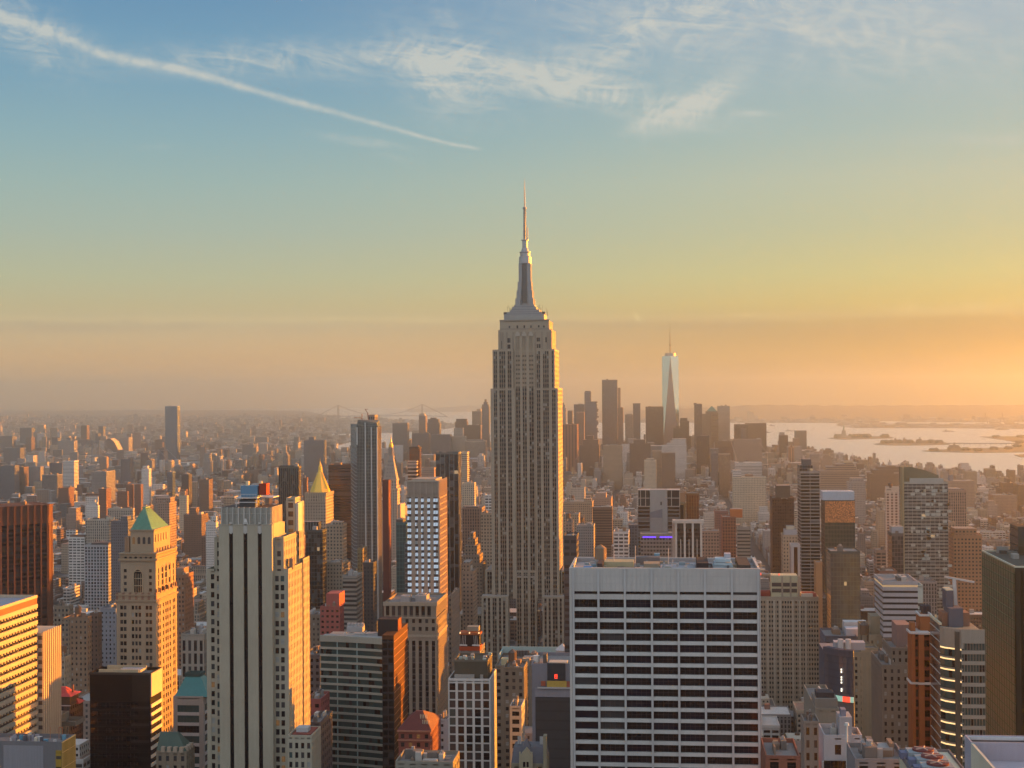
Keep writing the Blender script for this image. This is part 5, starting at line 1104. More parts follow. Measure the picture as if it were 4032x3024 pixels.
near('office_building', 'grey low block with a red awning band left of the bow fronted tower', 740, 'b', 420, 545, 1110, D=20, bay=4, flr=3.7, sh=.5, wh=.5, pc=(.28, .10, .10), mix=MD)
near('office_building', 'low block with pale boxed skylight at the foot of the bow fronted tower', 700, 'b', 415, 540, 1300, D=26, bay=4, flr=3.7, sh=.5, wh=.5, pc=(.10, .10, .11), mix=MD, bits=4)
near('office_building', 'white trimmed grey block with long side windows right of the slim hotel tower', 1130, 'b', 1588, 1612, 262, xs=1680, bay=3.5, flr=3.7, sh=.5, wh=.45, pc=(.22, .20, .18), mix=MD)

# ---------------- right foreground
def beige_grid():
    b = near('office_tower', 'broad beige office tower with closely packed small windows right of the white slab', 1215, 'K', 60, 1062, 322, D=30, bay=2.05, flr=3.72, sh=.6, wh=.5, dep=.3, pc=(.32, .29, .235), spc=(.28, .25, .20), mix=MD, m0=2.5, fin=False, bits=0, land='beige small windowed tower')
    q = b.w; X = lambda a: XZ('K', a, 700, 1215)[0]; Z = lambda y: XZ('K', 500, y, 1215)[1]
    for a in (185, 300, 402, 618, 738, 842): q.c = (.38, .35, .29); q.box(X(a)-.9, X(a)+.9, 1214.3, 1215, 0, b.z-2)
    xa, xb = X(262), X(720); q.c = (.44, .43, .30); q.box(xa, xb, 1222, 1238, b.z-.4, XZ('K', 480, -60, 1222)[1])
    for y_ in (78, 180): zz = XZ('K', 480, y_+50, 1222)[1]; q.c = (.05, .05, .06); q.box(xa+.5, xb-.5, 1221.8, 1222, zz, zz+3.0)
    for k in range(3): q.c = (.30, .27, .22); q.box(xa+k*(xb-xa-1)/3+8, xa+k*(xb-xa-1)/3+9.4, 1221.5, 1222, b.z, XZ('K', 480, -50, 1222)[1])
    r = b.r; r.c = (.25, .05, .04); r.box(X(80), X(250), 1224, 1232, b.z, b.z+4); r.c = (.5, .46, .4); r.box(X(780), X(980), 1222, 1236, b.z, b.z+2.5); r.c = (.3, .08, .06); r.box(X(800), X(1010), 1225, 1230, b.z, b.z+3.2); r.box(X(990), X(1040), 1223, 1226, b.z, b.z+2.8)
    g = Q(); g.cyl(X(80), 1223, XZ('K', 480, -60, 1222)[1], XZ('K', 480, -60, 1222)[1]+2, .6, .6, 6); g.cyl(X(400), 1223, XZ('K', 480, -60, 1222)[1], XZ('K', 480, -60, 1222)[1]+1.5, .5, .5, 6); part(g, 'beacon', b.root, ['lamp_red'])
    b.done()
beige_grid()

def sail_corner():       # the curved corner with lit ceilings
    Y = 560.0; b = Bd('office_tower', 'grey green glass office tower with rounded corner of lit golden ceilings', 'building', XZ('M', 1900, 900, Y)[0], Y)
    b.mix = MT; q = b.w; X = lambda a, y=Y: XZ('N', a, 700, y)[0]; Z = lambda y: XZ('N', 1300, y, Y)[1]
    xr = X(1605); xw = XZ('N', 1000, 700, Y+0)[0]; pit = 3.9; z0t = XZ('M', 2000, 870, Y)[1]
    xe = X(960); y1 = YX('N', 738, 30, xe); y1 = min(max(y1, Y+22), Y+48)
    c = (.17, .175, .155); fr = (.24, .25, .225)
    b.foot(xe, xr, Y-2, y1, z0t)
    # plan: east face, quarter bow, north face
    bow0 = (xe, Y+7.5); pts = [bow0]
    for k in range(1, 9): a = math.pi/2*k/8; pts.append((xe+(X(1235)-xe)*math.sin(a)*1.0, Y+7.5*(1-k/8)**.8*.8-1.2*math.sin(math.pi*k/8)))
    pts[-1] = (X(1235), Y)
    q.c = (.07, .075, .07); q.box(xe+.5, xr-.3, Y+8.0, y1, 0, z0t-1, top=(.2, .21, .18)); q.box(X(1235)-2, xr-.4, Y+.8, Y+8, 0, z0t-1)
    poly = [(x_, y_+.4) for x_, y_ in pts]+[(X(1235), Y+8), (xe, Y+8)]
    lo = [(x_+.4, y_+.2, 0) for x_, y_ in poly]; hi = [(x_+.4, y_+.2, z0t-1.2) for x_, y_ in poly]; q.frus(lo, hi)
    n = int(z0t//pit)
    for (a, d_) in [(p0, p1) for p0, p1 in zip(pts, pts[1:])]:
        L = math.dist(a, d_); D = ((d_[0]-a[0])/L, (d_[1]-a[1])/L); N = (D[1], -D[0])
        q.c = fr; q.obox(a, D, N, 0, L+.02, -.8, .2, z0t-7.0, z0t)
        for k in range(n-2):
            zt = z0t-7-k*pit; q.obox(a, D, N, 0, L+.02, -.5, .15, zt-pit, zt-pit+.5)
            b.win.append((a[0]+D[0]*L/2+N[0]*.02, a[1]+D[1]*L/2+N[1]*.02, zt-pit*.5+.1, math.atan2(D[1], D[0]), L*.94, pit-1.5))
    lg = []
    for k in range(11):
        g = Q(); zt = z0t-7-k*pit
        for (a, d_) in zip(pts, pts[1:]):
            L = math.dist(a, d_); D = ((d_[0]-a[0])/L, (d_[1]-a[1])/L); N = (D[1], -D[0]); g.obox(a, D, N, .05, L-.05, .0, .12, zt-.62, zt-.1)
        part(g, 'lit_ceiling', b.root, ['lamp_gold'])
    # north face
    W = xr-X(1235); O = (X(1235), Y)
    q.c = fr; q.obox(O, (1, 0), (0, -1), 0, W, -.8, .1, z0t-5, z0t)
    for k in range(n-2): zt = z0t-5-k*pit; q.c = fr; q.obox(O, (1, 0), (0, -1), 0, W, -.8, .05, zt-pit, zt-pit+1.35)
    for i in range(9): q.c = c; q.obox(O, (1, 0), (0, -1), i*W/8-.1, i*W/8+.1, -.8, -.05, 0, z0t-5)
    for k in range(n-2):
        for i in range(8): b.win.append((O[0]+(i+.5)*W/8, Y+.45, z0t-5-k*pit-(pit-1.35)/2, 0.0, W/8-.22, pit-1.4))
    # east face, glass with pale line at every floor
    We = y1-bow0[1]; O = (xe, y1)
    g = Q(); g.obox(O, (0, -1), (-1, 0), 0, We, -.3, 0, 0, z0t+.5); part(g, 'glass_side', b.root, ['curtain_dark'])
    for k in range(n): q.c = (.42, .43, .40); q.obox(O, (0, -1), (-1, 0), 0, We, 0, .22, z0t-2-k*pit, z0t-1.8-k*pit)
    q.c = (.48, .46, .34); q.obox(O, (0, -1), (-1, 0), 0, We, -.6, .3, z0t+.5, z0t+1.3)
    r = b.r; r.c = (.10, .11, .14); r.box(xe+4, X(1235)+3, Y+12, Y+22, z0t-1, z0t+6); r.box(X(1130), X(1245), Y+16, Y+24, z0t+5, z0t+12); r.c = (.5, .48, .36); r.box(X(1130), X(1245), Y+16.2, Y+23.8, z0t+12, z0t+12.4)
    r.c = (.25, .14, .1); r.box(xe+2, xe+12, y1-14, y1-6, z0t-1, z0t+4)
    r.c = (.4, .42, .43); cx_ = X(1330); r.bar((cx_, Y+20, z0t-1), (cx_-.5, Y+22, z0t+16), .9); r.bar((cx_-4, Y+22, z0t+16.5), (cx_+7, Y+22, z0t+14.5), .5); r.bar((cx_-2, Y+21, z0t-1), (cx_-.5, Y+22, z0t+16), .35)
    b.done(); px_land('lit corner tower', 'M', 1800, 900)
sail_corner()

def orange_brick():
    Y = 600.0; b = Bd('brick_tower', 'orange brown brick tower with dark window slots and white coping', 'building', XZ('M', 1180, 950, Y)[0], Y); b.mix = MD
    q = b.w; X = lambda a, y=Y: XZ('M', a, 1000, y)[0]; Z = lambda y: XZ('M', 1180, y, Y)[1]; br = (.30, .115, .05); z = Z(945)
    x0, x1 = X(1050), X(1375); y1 = min(YX('M', 985, 900, x0), Y+30)
    segs = [(1050, 1105, 1), (1160, 1255, 1), (1355, 1400, 1)]; q.c = (.03, .03, .035); q.box(x0+.4, x1, Y+1.2, y1, 0, z-.5)
    for a, c, _ in segs: q.c = br; q.box(X(a), X(c), Y-.2 if a != 1160 else Y-.9, Y+1.2, 0, z)
    n = int(z//3.9)
    for k in range(n):
        zt = z-1.2-k*3.9; q.c = (.22, .07, .05); q.box(X(1105), X(1160), Y+.7, Y+1.2, zt-1.0, zt); q.box(X(1255), X(1355), Y+.5, Y+1.2, zt-1.3, zt)
        b.win.append(((X(1105)+X(1160))/2, Y+1.1, zt-2.4, 0.0, X(1160)-X(1105)-.2, 2.5)); 
        for h in (.25, .75): b.win.append((X(1255)+(X(1355)-X(1255))*h, Y+1.1, zt-2.5, 0.0, (X(1355)-X(1255))*.45, 2.4))
    W = y1-Y-1.2; q.c = br
    for k in range(9): q.obox((x0, y1), (0, -1), (-1, 0), k*W/9, k*W/9+W/9*.6, -.3, .25, 0, z)
    q.obox((x0, y1), (0, -1), (-1, 0), 0, W, -.5, 0, 0, z)
    q.c = (.52, .52, .52)
    for zz, o in ((z, .9), (XZ('N', 500, 215, Y)[1], .5)): q.box(x0-.5, X(1160)-.3, Y-.5, Y, zz, zz+.8); q.box(X(1160)-.4, X(1375), Y-1.3, Y-.2, zz, zz+.8); q.box(x0-.8, x0-.3, Y, y1, zz, zz+.8)
    q.box(x0, x1, Y, y1, z-.2, z+.25)
    q.c = br; q.box(X(1195, Y+7), X(1400, Y+7), Y+7, y1+8, z, XZ('M', 1250, 640, Y+7)[1]); q.box(X(1065), X(1150), Y+5, Y+9, z, Z(785)); q.c = (.5, .52, .52); zt = XZ('M', 1250, 640, Y+7)[1]
    q.ring(X(1195, Y+7)-.3, X(1400, Y+7), Y+6.7, y1+8.3, zt, zt+.8, .5); q.c = (.04, .04, .05); 
    for k in range(3): q.box(X(1215+k*55, Y+16), X(1258+k*55, Y+16), Y+14, Y+20, zt, zt+3)
    b.foot(x0, x1, Y, y1+8, z); b.done(); px_land('orange brown brick tower', 'M', 1200, 1200)
orange_brick()

b = near('office_building', 'wedding cake tan stone building with blank tower block on top', 905, 'M', 320, 900, 985, xs=120, bay=3.4, flr=3.7, sh=.36, wh=.5, pc=(.28, .235, .17), mix=MB, fin=False, bits=0, land='tan stepped building', m0=2.4)
y0, z = b.y0, b.z; X = lambda a, y: XZ('M', a, 900, y)[0]; b.w.c = (.30, .27, .20); b.w.box(X(345, y0+8), X(780, y0+8), y0+8, y0+22, z-.5, XZ('M', 560, 640, y0+8)[1]); b.w.c = (.06, .05, .04); 
for y_ in (770, 855): b.w.box(X(552, y0+8), X(578, y0+8), y0+7.9, y0+8, XZ('M', 560, y_+20, y0+8)[1], XZ('M', 560, y_-20, y0+8)[1])
b.block(X(40, y0-14), X(425, y0-14), y0-14, y0-.02, 0, XZ('M', 300, 1285, y0-14)[1], 3.4, 3.7, .4, .5, .35, (.27, .23, .165), (.27, .23, .165), side=-1, m0=2); b.block(X(150, y0-8), X(440, y0-8), y0-13.9, y0-.03, 40, XZ('M', 300, 1180, y0-8)[1], 3.4, 3.7, .4, .5, .35, (.30, .245, .17), (.30, .245, .17), side=-1, m0=2)
tank(b.r, X(240, y0+4), y0+6, z-4, 1.4); b.done()
near('office_building', 'brick block with dark window grid in front of the stepped tan building', 830, 'M', 490, 720, 1405, D=26, bay=2.9, flr=3.7, sh=.55, wh=.6, pc=(.24, .13, .10), mix=MD, m0=2)
near('office_building', 'grey stepped masonry block with white trimmed roofs left of the orange brick tower', 740, 'N', -30, 395, -60, D=36, xs=-200, bay=3.4, flr=3.6, sh=.36, wh=.5, pc=(.19, .17, .145), mix=(('pane_dark', 5), ('pane_blind', 2), ('pane_grey', 2)), m0=1.2, tiers=((110, 400, -330, 5, 28), (200, 420, -720, 14, 16, (.23, .16, .15))))
def blue_bowl():
    Y = 800.0; b = Bd('office_tower', 'dark blue glass building with rounded front and lit green and red marquee band', 'building', XZ('L', 1450, 300, Y)[0], Y); q = b.w; X = lambda a: XZ('L', a, 300, Y)[0]; Z = lambda y: XZ('L', 1450, y, Y)[1]
    x0, x1 = X(1180), X(1640); zt = XZ('K', 1400, 1330, Y)[1]; zb = Z(520)
    P = [(x0+(x1-x0)*f, Y+10*(1-f)**2-2*f) for f in [i/8 for i in range(9)]]; zs = [0, zb, zt]
    g = Q()
    for a, c in zip(P, P[1:]):
        L = math.dist(a, c); D = ((c[0]-a[0])/L, (c[1]-a[1])/L); N = (D[1], -D[0])
        g.obox(a, D, N, 0, L+.02, -3, 0, zb, zt); q.c = (.12, .13, .15); q.obox(a, D, N, 0, L+.02, -3, -.4, 0, zb); q.c = (.06, .07, .10); q.obox(a, D, N, 0, L+.02, -3, .6, zt, zt+3.5)
    part(g, 'glass_front', b.root, ['curtain_blue'])
    q.c = (.08, .09, .12); q.box(x0, x1, Y+10.1, Y+36, 0, zt+1, top=(.2, .2, .22)); b.foot(x0, x1, Y-3, Y+36, zt)
    m_ = Q(); m_.c = (.35, .5, .42); s_ = Q(); zl, zh = Z(530), Z(440)
    for a, c in list(zip(P, P[1:]))[3:]:
        L = math.dist(a, c); D = ((c[0]-a[0])/L, (c[1]-a[1])/L); N = (D[1], -D[0]); T = s_ if a[0] > X(1440) and a[0] < X(1560) else m_
        T.obox(a, D, N, 0, L+.02, .05, .7, zl, zh)
    part(m_, 'marquee', b.root, ['marquee_green']); part(s_, 'sign', b.root, ['lamp_red'])
    w_ = Q()
    for y_ in (-20, 20, 110, 150, 200, 310, 340): w_.box(X(1428), X(1450), Y-.4, Y-.1, Z(y_+18), Z(y_-10))
    part(w_, 'lit_window', b.root, ['lamp_white'])
    r = b.r; r.c = (.35, .36, .40); a0 = XZ('K', 1330, 1200, Y+16)[0]; r.box(a0, a0+16, Y+14, Y+22, zt+1, zt+5); r.c = (.5, .5, .5); r.cyl(a0+3, Y+13, zt+1, zt+7, 1.6, 1.6, 8); r.cyl(a0+7, Y+13, zt+1, zt+7, 1.6, 1.6, 8)
    b.done(); px_land('dark blue rounded building', 'K', 1400, 1400)
curtain('curtain_blue', (.12, .17, .26), .15, .6, 3.8, .25); simple('marquee_green', (.3, .45, .36), .4, emit=(.5, 1, .8), es=.25)
blue_bowl()
near('office_building', 'slate blue block with large white rooftop cooling drums behind the rounded blue building', 960, 'K', 1170, 1720, 1000, xs=1080, bay=4, flr=4, sh=.6, wh=.5, pc=(.13, .14, .18), mix=MD, m0=3, tiers=((1540, 1810, 860, 6, 12, (.45, .47, .52)), (1500, 1900, 740, 20, 10, (.48, .49, .50))), bits=2)
near('office_building', 'drab tan old block with dark rooftop boxes beside the beige small windowed tower', 640, 'L', 990, 1400, 680, xs=800, bay=5, flr=4.4, sh=.3, wh=.5, pc=(.25, .235, .195), mix=MB, m0=11, tiers=((985, 1375, 480, 3, 14, (.22, .21, .19)), (1015, 1320, 375, 5, 8, (.05, .05, .06))), bits=2)
near('office_building', 'narrow grey pilastered front with reddish panels below the drab tan block', 600, 'L', 800, 1065, 905, D=14, bay=4.0, flr=5, sh=.4, wh=.6, pc=(.27, .25, .22), mix=MB, m0=1.5)
def white_hall():
    b = near('theatre_building', 'pale grey stepped hall with tall narrow windows near the flagpole', 470, 'L', 1140, 1620, 1150, D=16, bay=7, flr=9, sh=.22, wh=.35, pc=(.36, .36, .38), mix=MD, m0=2, fin=False, bits=2)
    y0, z = b.y0, b.z; X = lambda a, y=470: XZ('L', a, 1200, y)[0]; Z = lambda y_: XZ('L', 1500, y_, 470)[1]
    b.w.c = (.33, .33, .35); b.w.box(X(1410), X(1625), y0+.5, y0+9, z-1, Z(800)); b.w.c = (.2, .2, .25); b.w.box(X(1450), X(1535), y0+2, y0+6, Z(800), Z(690)); b.w.c = (.40, .40, .42)
    b.block(X(1628), X(1800), y0+1, y0+12, 0, Z(1160), 3.5, 9, .5, .6, .35, (.38, .38, .41), (.38, .38, .41), side=0, m0=2); b.w.c = (.35, .42, .40); b.w.box(X(1570), X(1885), y0-3, y0+.4, Z(1450), Z(1425)); b.w.c = (.33, .32, .32); b.w.box(X(1100), X(1630), y0-2, y0-.02, 0, Z(1540))
    for a in (1240, 1440): b.win.append((X(a), y0-2.04, Z(1600), 0.0, 4.0, 3.2))
    b.done()
    f = tag(empty('flagpole', (X(1535, 455), 455, z-14)), 'tall pale flagpole with round cap in front of the pale grey hall', 'flagpole'); q = Q(); q.c = (.5, .56, .56); zt = XZ('L', 1525, 935, 455)[1]; xx = X(1532, 455); q.cyl(xx, 455, 0, zt, .42, .30, 10); part(q, 'pole', f)
    q = Q(); q.c = (.5, .56, .56); q.cyl(xx, 455, zt, zt+.8, .75, .6, 10); part(q, 'cap', f)
white_hall()
# roofs at the very bottom edge
def fan_roof():
    Y = 400.0; x0, z = XZ('N', 245, 1275, Y+16); x1 = XZ('N', 1010, 1285, Y+16)[0]; b = Bd('rooftop_building', 'cream flat roof with fans in round dark housings at the bottom edge', 'building', (x0+x1)/2, Y); q = b.w
    b.foot(x0, x1, Y-30, Y+16, z); q.c = (.5, .48, .36); q.box(x0, x1, Y-30, Y+16, 0, z, top=(.55, .53, .42)); q.c = (.15, .15, .17); q.ring(x0-.4, x1+.4, Y-30.4, Y+16.4, z-.6, z+.7, .3)
    b.done()
    for i, (a, y_, yy) in enumerate(((760, 1340, 11), (850, 1455, 6), (620, 1235, 15.0))):
        xx, yq = GP('N', a, y_, z+2.8); yy = yq-Y; f = tag(empty('cooling_fan', (xx, Y+yy, z)), ['grey cooling unit with red fan at the middle of the cream roof', 'grey cooling unit with red fan nearest the bottom edge', 'grey cooling unit with red fan farthest back on the cream roof'][i], 'cooling unit', 'cooling units on the cream roof')
        q = Q(); q.c = (.25, .30, .33); q.box(xx-4.2, xx+3.6, Y+yy-3.1, Y+yy+3.1, z+.3, z+2.4); q.c = (.14, .16, .25); q.box(xx-6.0, xx-4.21, Y+yy-1.6, Y+yy+1.6, z+.3, z+2.0); part(q, 'housing', f)
        q = Q(); q.c = (.16, .05, .05); q.cyl(xx, Y+yy, z+2.4, z+2.9, 2.8, 2.8, 20); part(q, 'shroud', f)
        q = Q(); q.c = (.45, .36, .32)
        for k in range(5): a_ = k*2*math.pi/5; q.bar((xx, Y+yy, z+3.0), (xx+2.5*math.cos(a_), Y+yy+2.5*math.sin(a_), z+3.0), .18)
        part(q, 'fan_blade', f)
fan_roof()
b = near('rooftop_building', 'lilac grey flat roof with pale parapet in the bottom right corner', 380, 'N', 1375, 2700, 1195, D=8, bay=60, flr=4, sh=0, wh=.5, pc=(.30, .31, .38), mix=MD, m0=0, fin=False, bits=0)
x0, z = b.x0, b.z; b.w.c = (.40, .40, .46); b.w.box(x0+.5, b.x1, 300, 379.9, 0, z-3.5, top=(.38, .38, .44)); b.w.c = (.52, .50, .40); b.w.box(x0, x0+.6, 300, 380, 0, z+.8); b.w.c = (.5, .55, .6); b.w.box(x0, b.x1, 387, 388, z, z+.8)
b.r.c = (.2, .3, .33); b.r.box(x0+22, x0+27, 362, 366, z-3.5, z-2.6); b.r.cyl(x0+20.5, 364, z-3.5, z-.5, .15, .15, 6); b.foot(x0, b.x1, 300, 388, z); b.done()
near('rooftop_building', 'flat grey roof with pale tube along its edge at the bottom, left of the fans', 430, 'L', 1670, 2560, 1560, D=20, bay=5, flr=4, sh=.5, wh=.5, pc=(.2, .2, .21), mix=MD, m0=1)
near('rooftop_building', 'red brown roofs at the bottom edge right of the white slab', 470, 'L', 150, 740, 1500, D=24, bay=5, flr=4, sh=.5, wh=.5, pc=(.24, .10, .07), mix=MD, m0=1, bits=3)
b = tag(empty('water_tank', (0, 0, 0)), 'brown cylindrical rooftop water tank with conical lid, the right one beside the white slab', 'water tank', 'water tanks beside the white slab')
for i, (a, y_, lab) in enumerate(((495, 1260, None), (230, 1290, 'brown cylindrical rooftop water tank with conical lid, the one touching the white slab edge'))):
    xx, zz = XZ('L', a, y_, 520); w = b if i == 0 else tag(empty('water_tank', (0, 0, 0)), lab, 'water tank', 'water tanks beside the white slab'); w.location = (xx, 520, 90)
    q = Q(); q.c = (.18, .08, .05); q.cyl(xx, 520, zz-9, zz-2, 3.3, 3.3, 14); part(q, 'tank', w); q = Q(); q.c = (.30, .17, .07); q.cyl(xx, 520, zz-2, zz, 3.5, .2, 14); part(q, 'lid', w)
    q = Q(); q.c = (.08, .05, .04); [q.bar((xx+u*2.3, 520+v*2.3, zz-40), (xx+u*2.3, 520+v*2.3, zz-9), .25) for u in (-1, 1) for v in (-1, 1)]; part(q, 'stand', w)
def green_glass():
    Y = 650.0; x0, z = XZ('4', 2100, 1525, Y); b = Bd('glass_tower', 'dark green glass office tower with diagonal roof edge at the right border', 'skyscraper', x0+20, Y); y1 = Y+66; x1 = x0+60; q = b.w; q.c = (.02, .03, .028)
    q.box(x0+.3, x1, Y+.3, y1, 0, z, top=(.07, .08, .07)); b.foot(x0, x1, Y, y1, z)
    g = Q(); g.obox((x0+.3, y1), (0, -1), (-1, 0), 0, y1-Y-.3, 0, .3, 0, z); part(g, 'glass_side', b.root, ['curtain_green']); b.mix = (('pane_dark', 4), ('pane_grey', 1), ('pane_warm', 1))
    b.fac((x0, Y+.3), (1, 0), (0, -1), 60, 0, z-2, b.even(60, 20, .8), 3.9, .66, .3, (.03, .10, .075), (.03, .12, .09), 0)
    q.c = (.45, .5, .42); q.ring(x0, x1, Y, y1, z, z+.7, .5)
    r = b.r; rr = random.Random(8)
    for k in range(20): xx, yy = rr.uniform(x0+3, x0+40), rr.uniform(Y+4, y1-5); r.c = rr.choice([(.12, .14, .13), (.25, .27, .26), (.06, .07, .07)]); r.box(xx, xx+rr.uniform(2, 6), yy, yy+rr.uniform(2, 5), z, z+rr.uniform(1, 3.2))
    xt, zt = XZ('4', 2128, 1190, Y+50); q.c = (.03, .04, .045); q.s = ST['glass']; q.g = GL['g']; q.box(xt, xt+50, Y+50, Y+66.5, z-1, zt); q.s = (0, 0, 0, 0)
    for k in range(34): q.c = (.05, .13, .10); q.box(x0-.12, x0, Y+.4, y1-.1, z-3-k*3.9, z-2.7-k*3.9)
    for k in range(14): q.c = (.04, .10, .08); yy = Y+2+k*(y1-Y-4)/13; q.box(x0-.1, x0, yy, yy+.2, 0, z-.5)
    b.done(); px_land('dark green glass tower', '4', 1980, 1500)
curtain('curtain_green', (.022, .085, .058), .35, .0, 3.9, .6)
green_glass()

# ================================================================ middle distance landmarks
T = tower
# --- left middle
T('slab_tower', 'dark stone tower with long vertical piers left of the gold pyramid', 1650, '2', 200, 365, 705, xs=386, sty='fins', col=(.10, .10, .09), gl='k', tiers=((212, 330, 690, 4, .5, 'none', (.06, .06, .06)),), land='dark piered tower', cat='skyscraper')
T('glass_tower', 'low dark glass block in front of the dark piered tower', 1250, '2', 420, 560, 1225, xs=592, sty='glass', col=(.06, .07, .07), gl='k', tiers=((395, 530, 1150, 6, .8, 'fins', (.12, .13, .13)),))
T('office_tower', 'tan brick block with brightly lit west wall beside the gold pyramid', 1500, '2', 592, 722, 1180, xs=757, sty='punch', col='tan', tiers=((640, 715, 1150, 5, .6), (712, 738, 1165, 8, .8)), land='tan lit wall block')
T('office_slab', 'broad dark brown slab behind the tan block and right of the gold pyramid', 1950, '2', 607, 838, 690, D=34, sty='band', col=(.085, .055, .045), gl='k', roof=(.05, .04, .04), land='dark brown slab', cat='skyscraper', bits=1)
def gold_pyramid():
    Y = 1885.0; x0, z = XZ('2', 415, 922, Y); x1 = XZ('2', 585, 922, Y)[0]; D = 46; b = Bd('pyramid_tower', 'ornate limestone tower crowned by a gilded octagonal pyramid and spire', 'skyscraper', (x0+x1)/2, Y)
    q = b.w; q.c = (.36, .31, .25); q.s = (3.4, 3.9, .42, .5); x2 = XZ('2', 600, 1150, Y)[0]
    q.box(x0, x1, Y, Y+D, 0, z, top=(.3, .26, .2)); q.s = (0, 0, 0, 0); q.c = (.30, .25, .2); q.ring(x0-.6, x1+.6, Y-.6, Y+D+.6, z-2.6, z+1.2, 1.2)
    q.box(x0-.4, x1+.4, Y-.4, Y, z-12, z-10.5); q.c = (.36, .31, .25)
    q.s = (3.4, 3.9, .42, .5); q.box(x0-6, x1+6, Y+2, Y+D+8, 0, XZ('2', 500, 1165, Y)[1]); q.s = (0, 0, 0, 0)
    for k in range(9): xx = x0+(x1-x0)*(k+.5)/9; q.c = (.42, .36, .28); q.box(xx-.5, xx+.5, Y-.8, Y-.3, z-9, z+2.6)
    b.foot(x0-6, x1+6, Y, Y+D+8, z)
    r = Q(); xc, yc = (x0+x1)/2+1.0, Y+24; zt = XZ('2', 503, 745, Y+24)[1]; w0 = (x1-x0)*.46; w1 = (x1-x0)*.085
    def oc(h, z_): k = h*.42; return [(xc-k, yc-h, z_), (xc+k, yc-h, z_), (xc+h, yc-k, z_), (xc+h, yc+k, z_), (xc+k, yc+h, z_), (xc-k, yc+h, z_), (xc-h, yc+k, z_), (xc-h, yc-k, z_)]
    z1 = z+1; r.frus(oc(w0, z1), oc(w0*.90, z1+4)); r.frus(oc(w0*.86, z1+4), oc(w1*1.1, zt)); part(r, 'roof', b.root, ['gilding'])
    sm_ = Q()
    for (a_, b_) in zip(oc(w0*.87, z1+4), oc(w1*1.12, zt)): sm_.bar(a_, b_, .45)
    part(sm_, 'roof_rib', b.root, ['gilding'])
    r = Q(); ze = XZ('2', 503, 632, yc)[1]; r.lathe(xc, yc, [(w1*1.35, zt), (w1*1.1, zt+3), (w1*1.0, zt+(ze-zt)*.4), (w1*.55, zt+(ze-zt)*.55), (w1*.2, zt+(ze-zt)*.75), (.1, ze)], 8); part(r, 'spire', b.root, ['gilding'])
    part(b.w, 'wall', b.root); px_land('gold pyramid', '2', 503, 850)
gold_pyramid()
def fluted_tower():
    Y = 1590.0; X = lambda a: XZ('2', a, 900, Y)[0]; Z = lambda y: XZ('2', 900, y, Y)[1]; b = Bd('glass_tower', 'very tall fluted grey green glass tower with white vertical fins and a crane on top', 'skyscraper', X(920), Y)
    q = b.w; q.c = (.12, .135, .13); q.s = (1.6, 3.7, .6, .72); q.g = (.03, .04, .04, .4); x1 = X(1012); y1 = YX('2', 1040, 600, x1); q.box(X(842), x1, Y, y1, 0, Z(372), top=(.1, .1, .1)); b.foot(X(770), x1, Y, y1, Z(330))
    q.s = (1.6, 3.7, .6, .8); q.frus([(X(842)+.2, Y+.1, Z(372)), (x1-.3, Y+.1, Z(372)), (x1-.3, y1-3, Z(372)), (X(842)+.2, y1-3, Z(372))], [(X(842)+.4, Y+3, Z(318)), (X(1000), Y+3, Z(345)), (X(1000), y1-6, Z(320)), (X(842)+.4, y1-6, Z(318))], q.s)
    q.c = (.22, .26, .28); q.g = (.16, .20, .22, .6); q.s = (1.6, 3.7, .8, .8); q.face([(X(770), Y+14, 0), (X(842), Y, 0), (X(842), Y, Z(350)), (X(770), Y+14, Z(378))], [(0, 0), (20, 0), (20, 230), (0, 222)], q.s)
    q.box(X(770), X(842)-.02, Y+14, y1-1, 0, Z(352))
    q.s = (0, 0, 0, 0); q.c = (.52, .54, .53)
    for a in (845, 912, 962, 1008): q.box(X(a)-.55, X(a)+.55, Y-.9, Y-.02, 0 if a > 900 else Z(520), Z(378 if a != 912 else 340))
    for k in range(13): xx = X(850)+k*(x1-X(850))/13; q.c = (.20, .22, .22); q.box(xx-.15, xx+.15, Y-.35, Y-.01, 0, Z(376))
    for k in range(8): yy = Y+1+k*(y1-Y-1)/8; q.c = (.30, .27, .24); q.box(x1, x1+.35, yy, yy+.5, 0, Z(372))
    part(b.w, 'wall', b.root)
    c = tower('concrete_tower', 'concrete top of a tower under construction behind the fluted glass tower', 1720, '2', 935, 985, 285, xs=1010, sty='fins', col=(.25, .2, .17), gl='k', bits=0)
    k = tag(empty('crane', (X(925), 1725, c.z)), 'small tower crane on top of the concrete tower behind the fluted glass tower', 'crane'); m_ = Q(); A = lambda x_, y_: (XZ('2', x_, y_, 1724)[0], 1724, XZ('2', x_, y_, 1724)[1])
    m_.c = (.35, .08, .03); m_.bar((A(935, 300)[0], 1724, c.z-8), A(928, 262), .55); part(m_, 'mast', k); m_ = Q(); m_.c = (.12, .05, .03); m_.bar(A(932, 268), A(906, 228), .4); m_.bar(A(912, 232), A(930, 230), .3); part(m_, 'jib', k)
    k = tag(empty('crane', (X(880), 1724, c.z-8)), 'short red mast with level arm left of the small tower crane', 'crane'); m_ = Q(); m_.c = (.4, .12, .04); m_.bar((A(882, 320)[0], 1724, c.z-12), A(882, 268), .45); m_.bar(A(818, 300), A(868, 300), .35); m_.bar(A(868, 300), A(882, 308), .35); part(m_, 'mast', k)
    px_land('fluted glass tower', '2', 920, 600)
fluted_tower()
T('slab_tower', 'narrow dark red slab between the fluted glass tower and the clock tower', 1440, '2', 1050, 1098, 818, xs=1116, sty='none', col=(.13, .045, .04), bits=0)
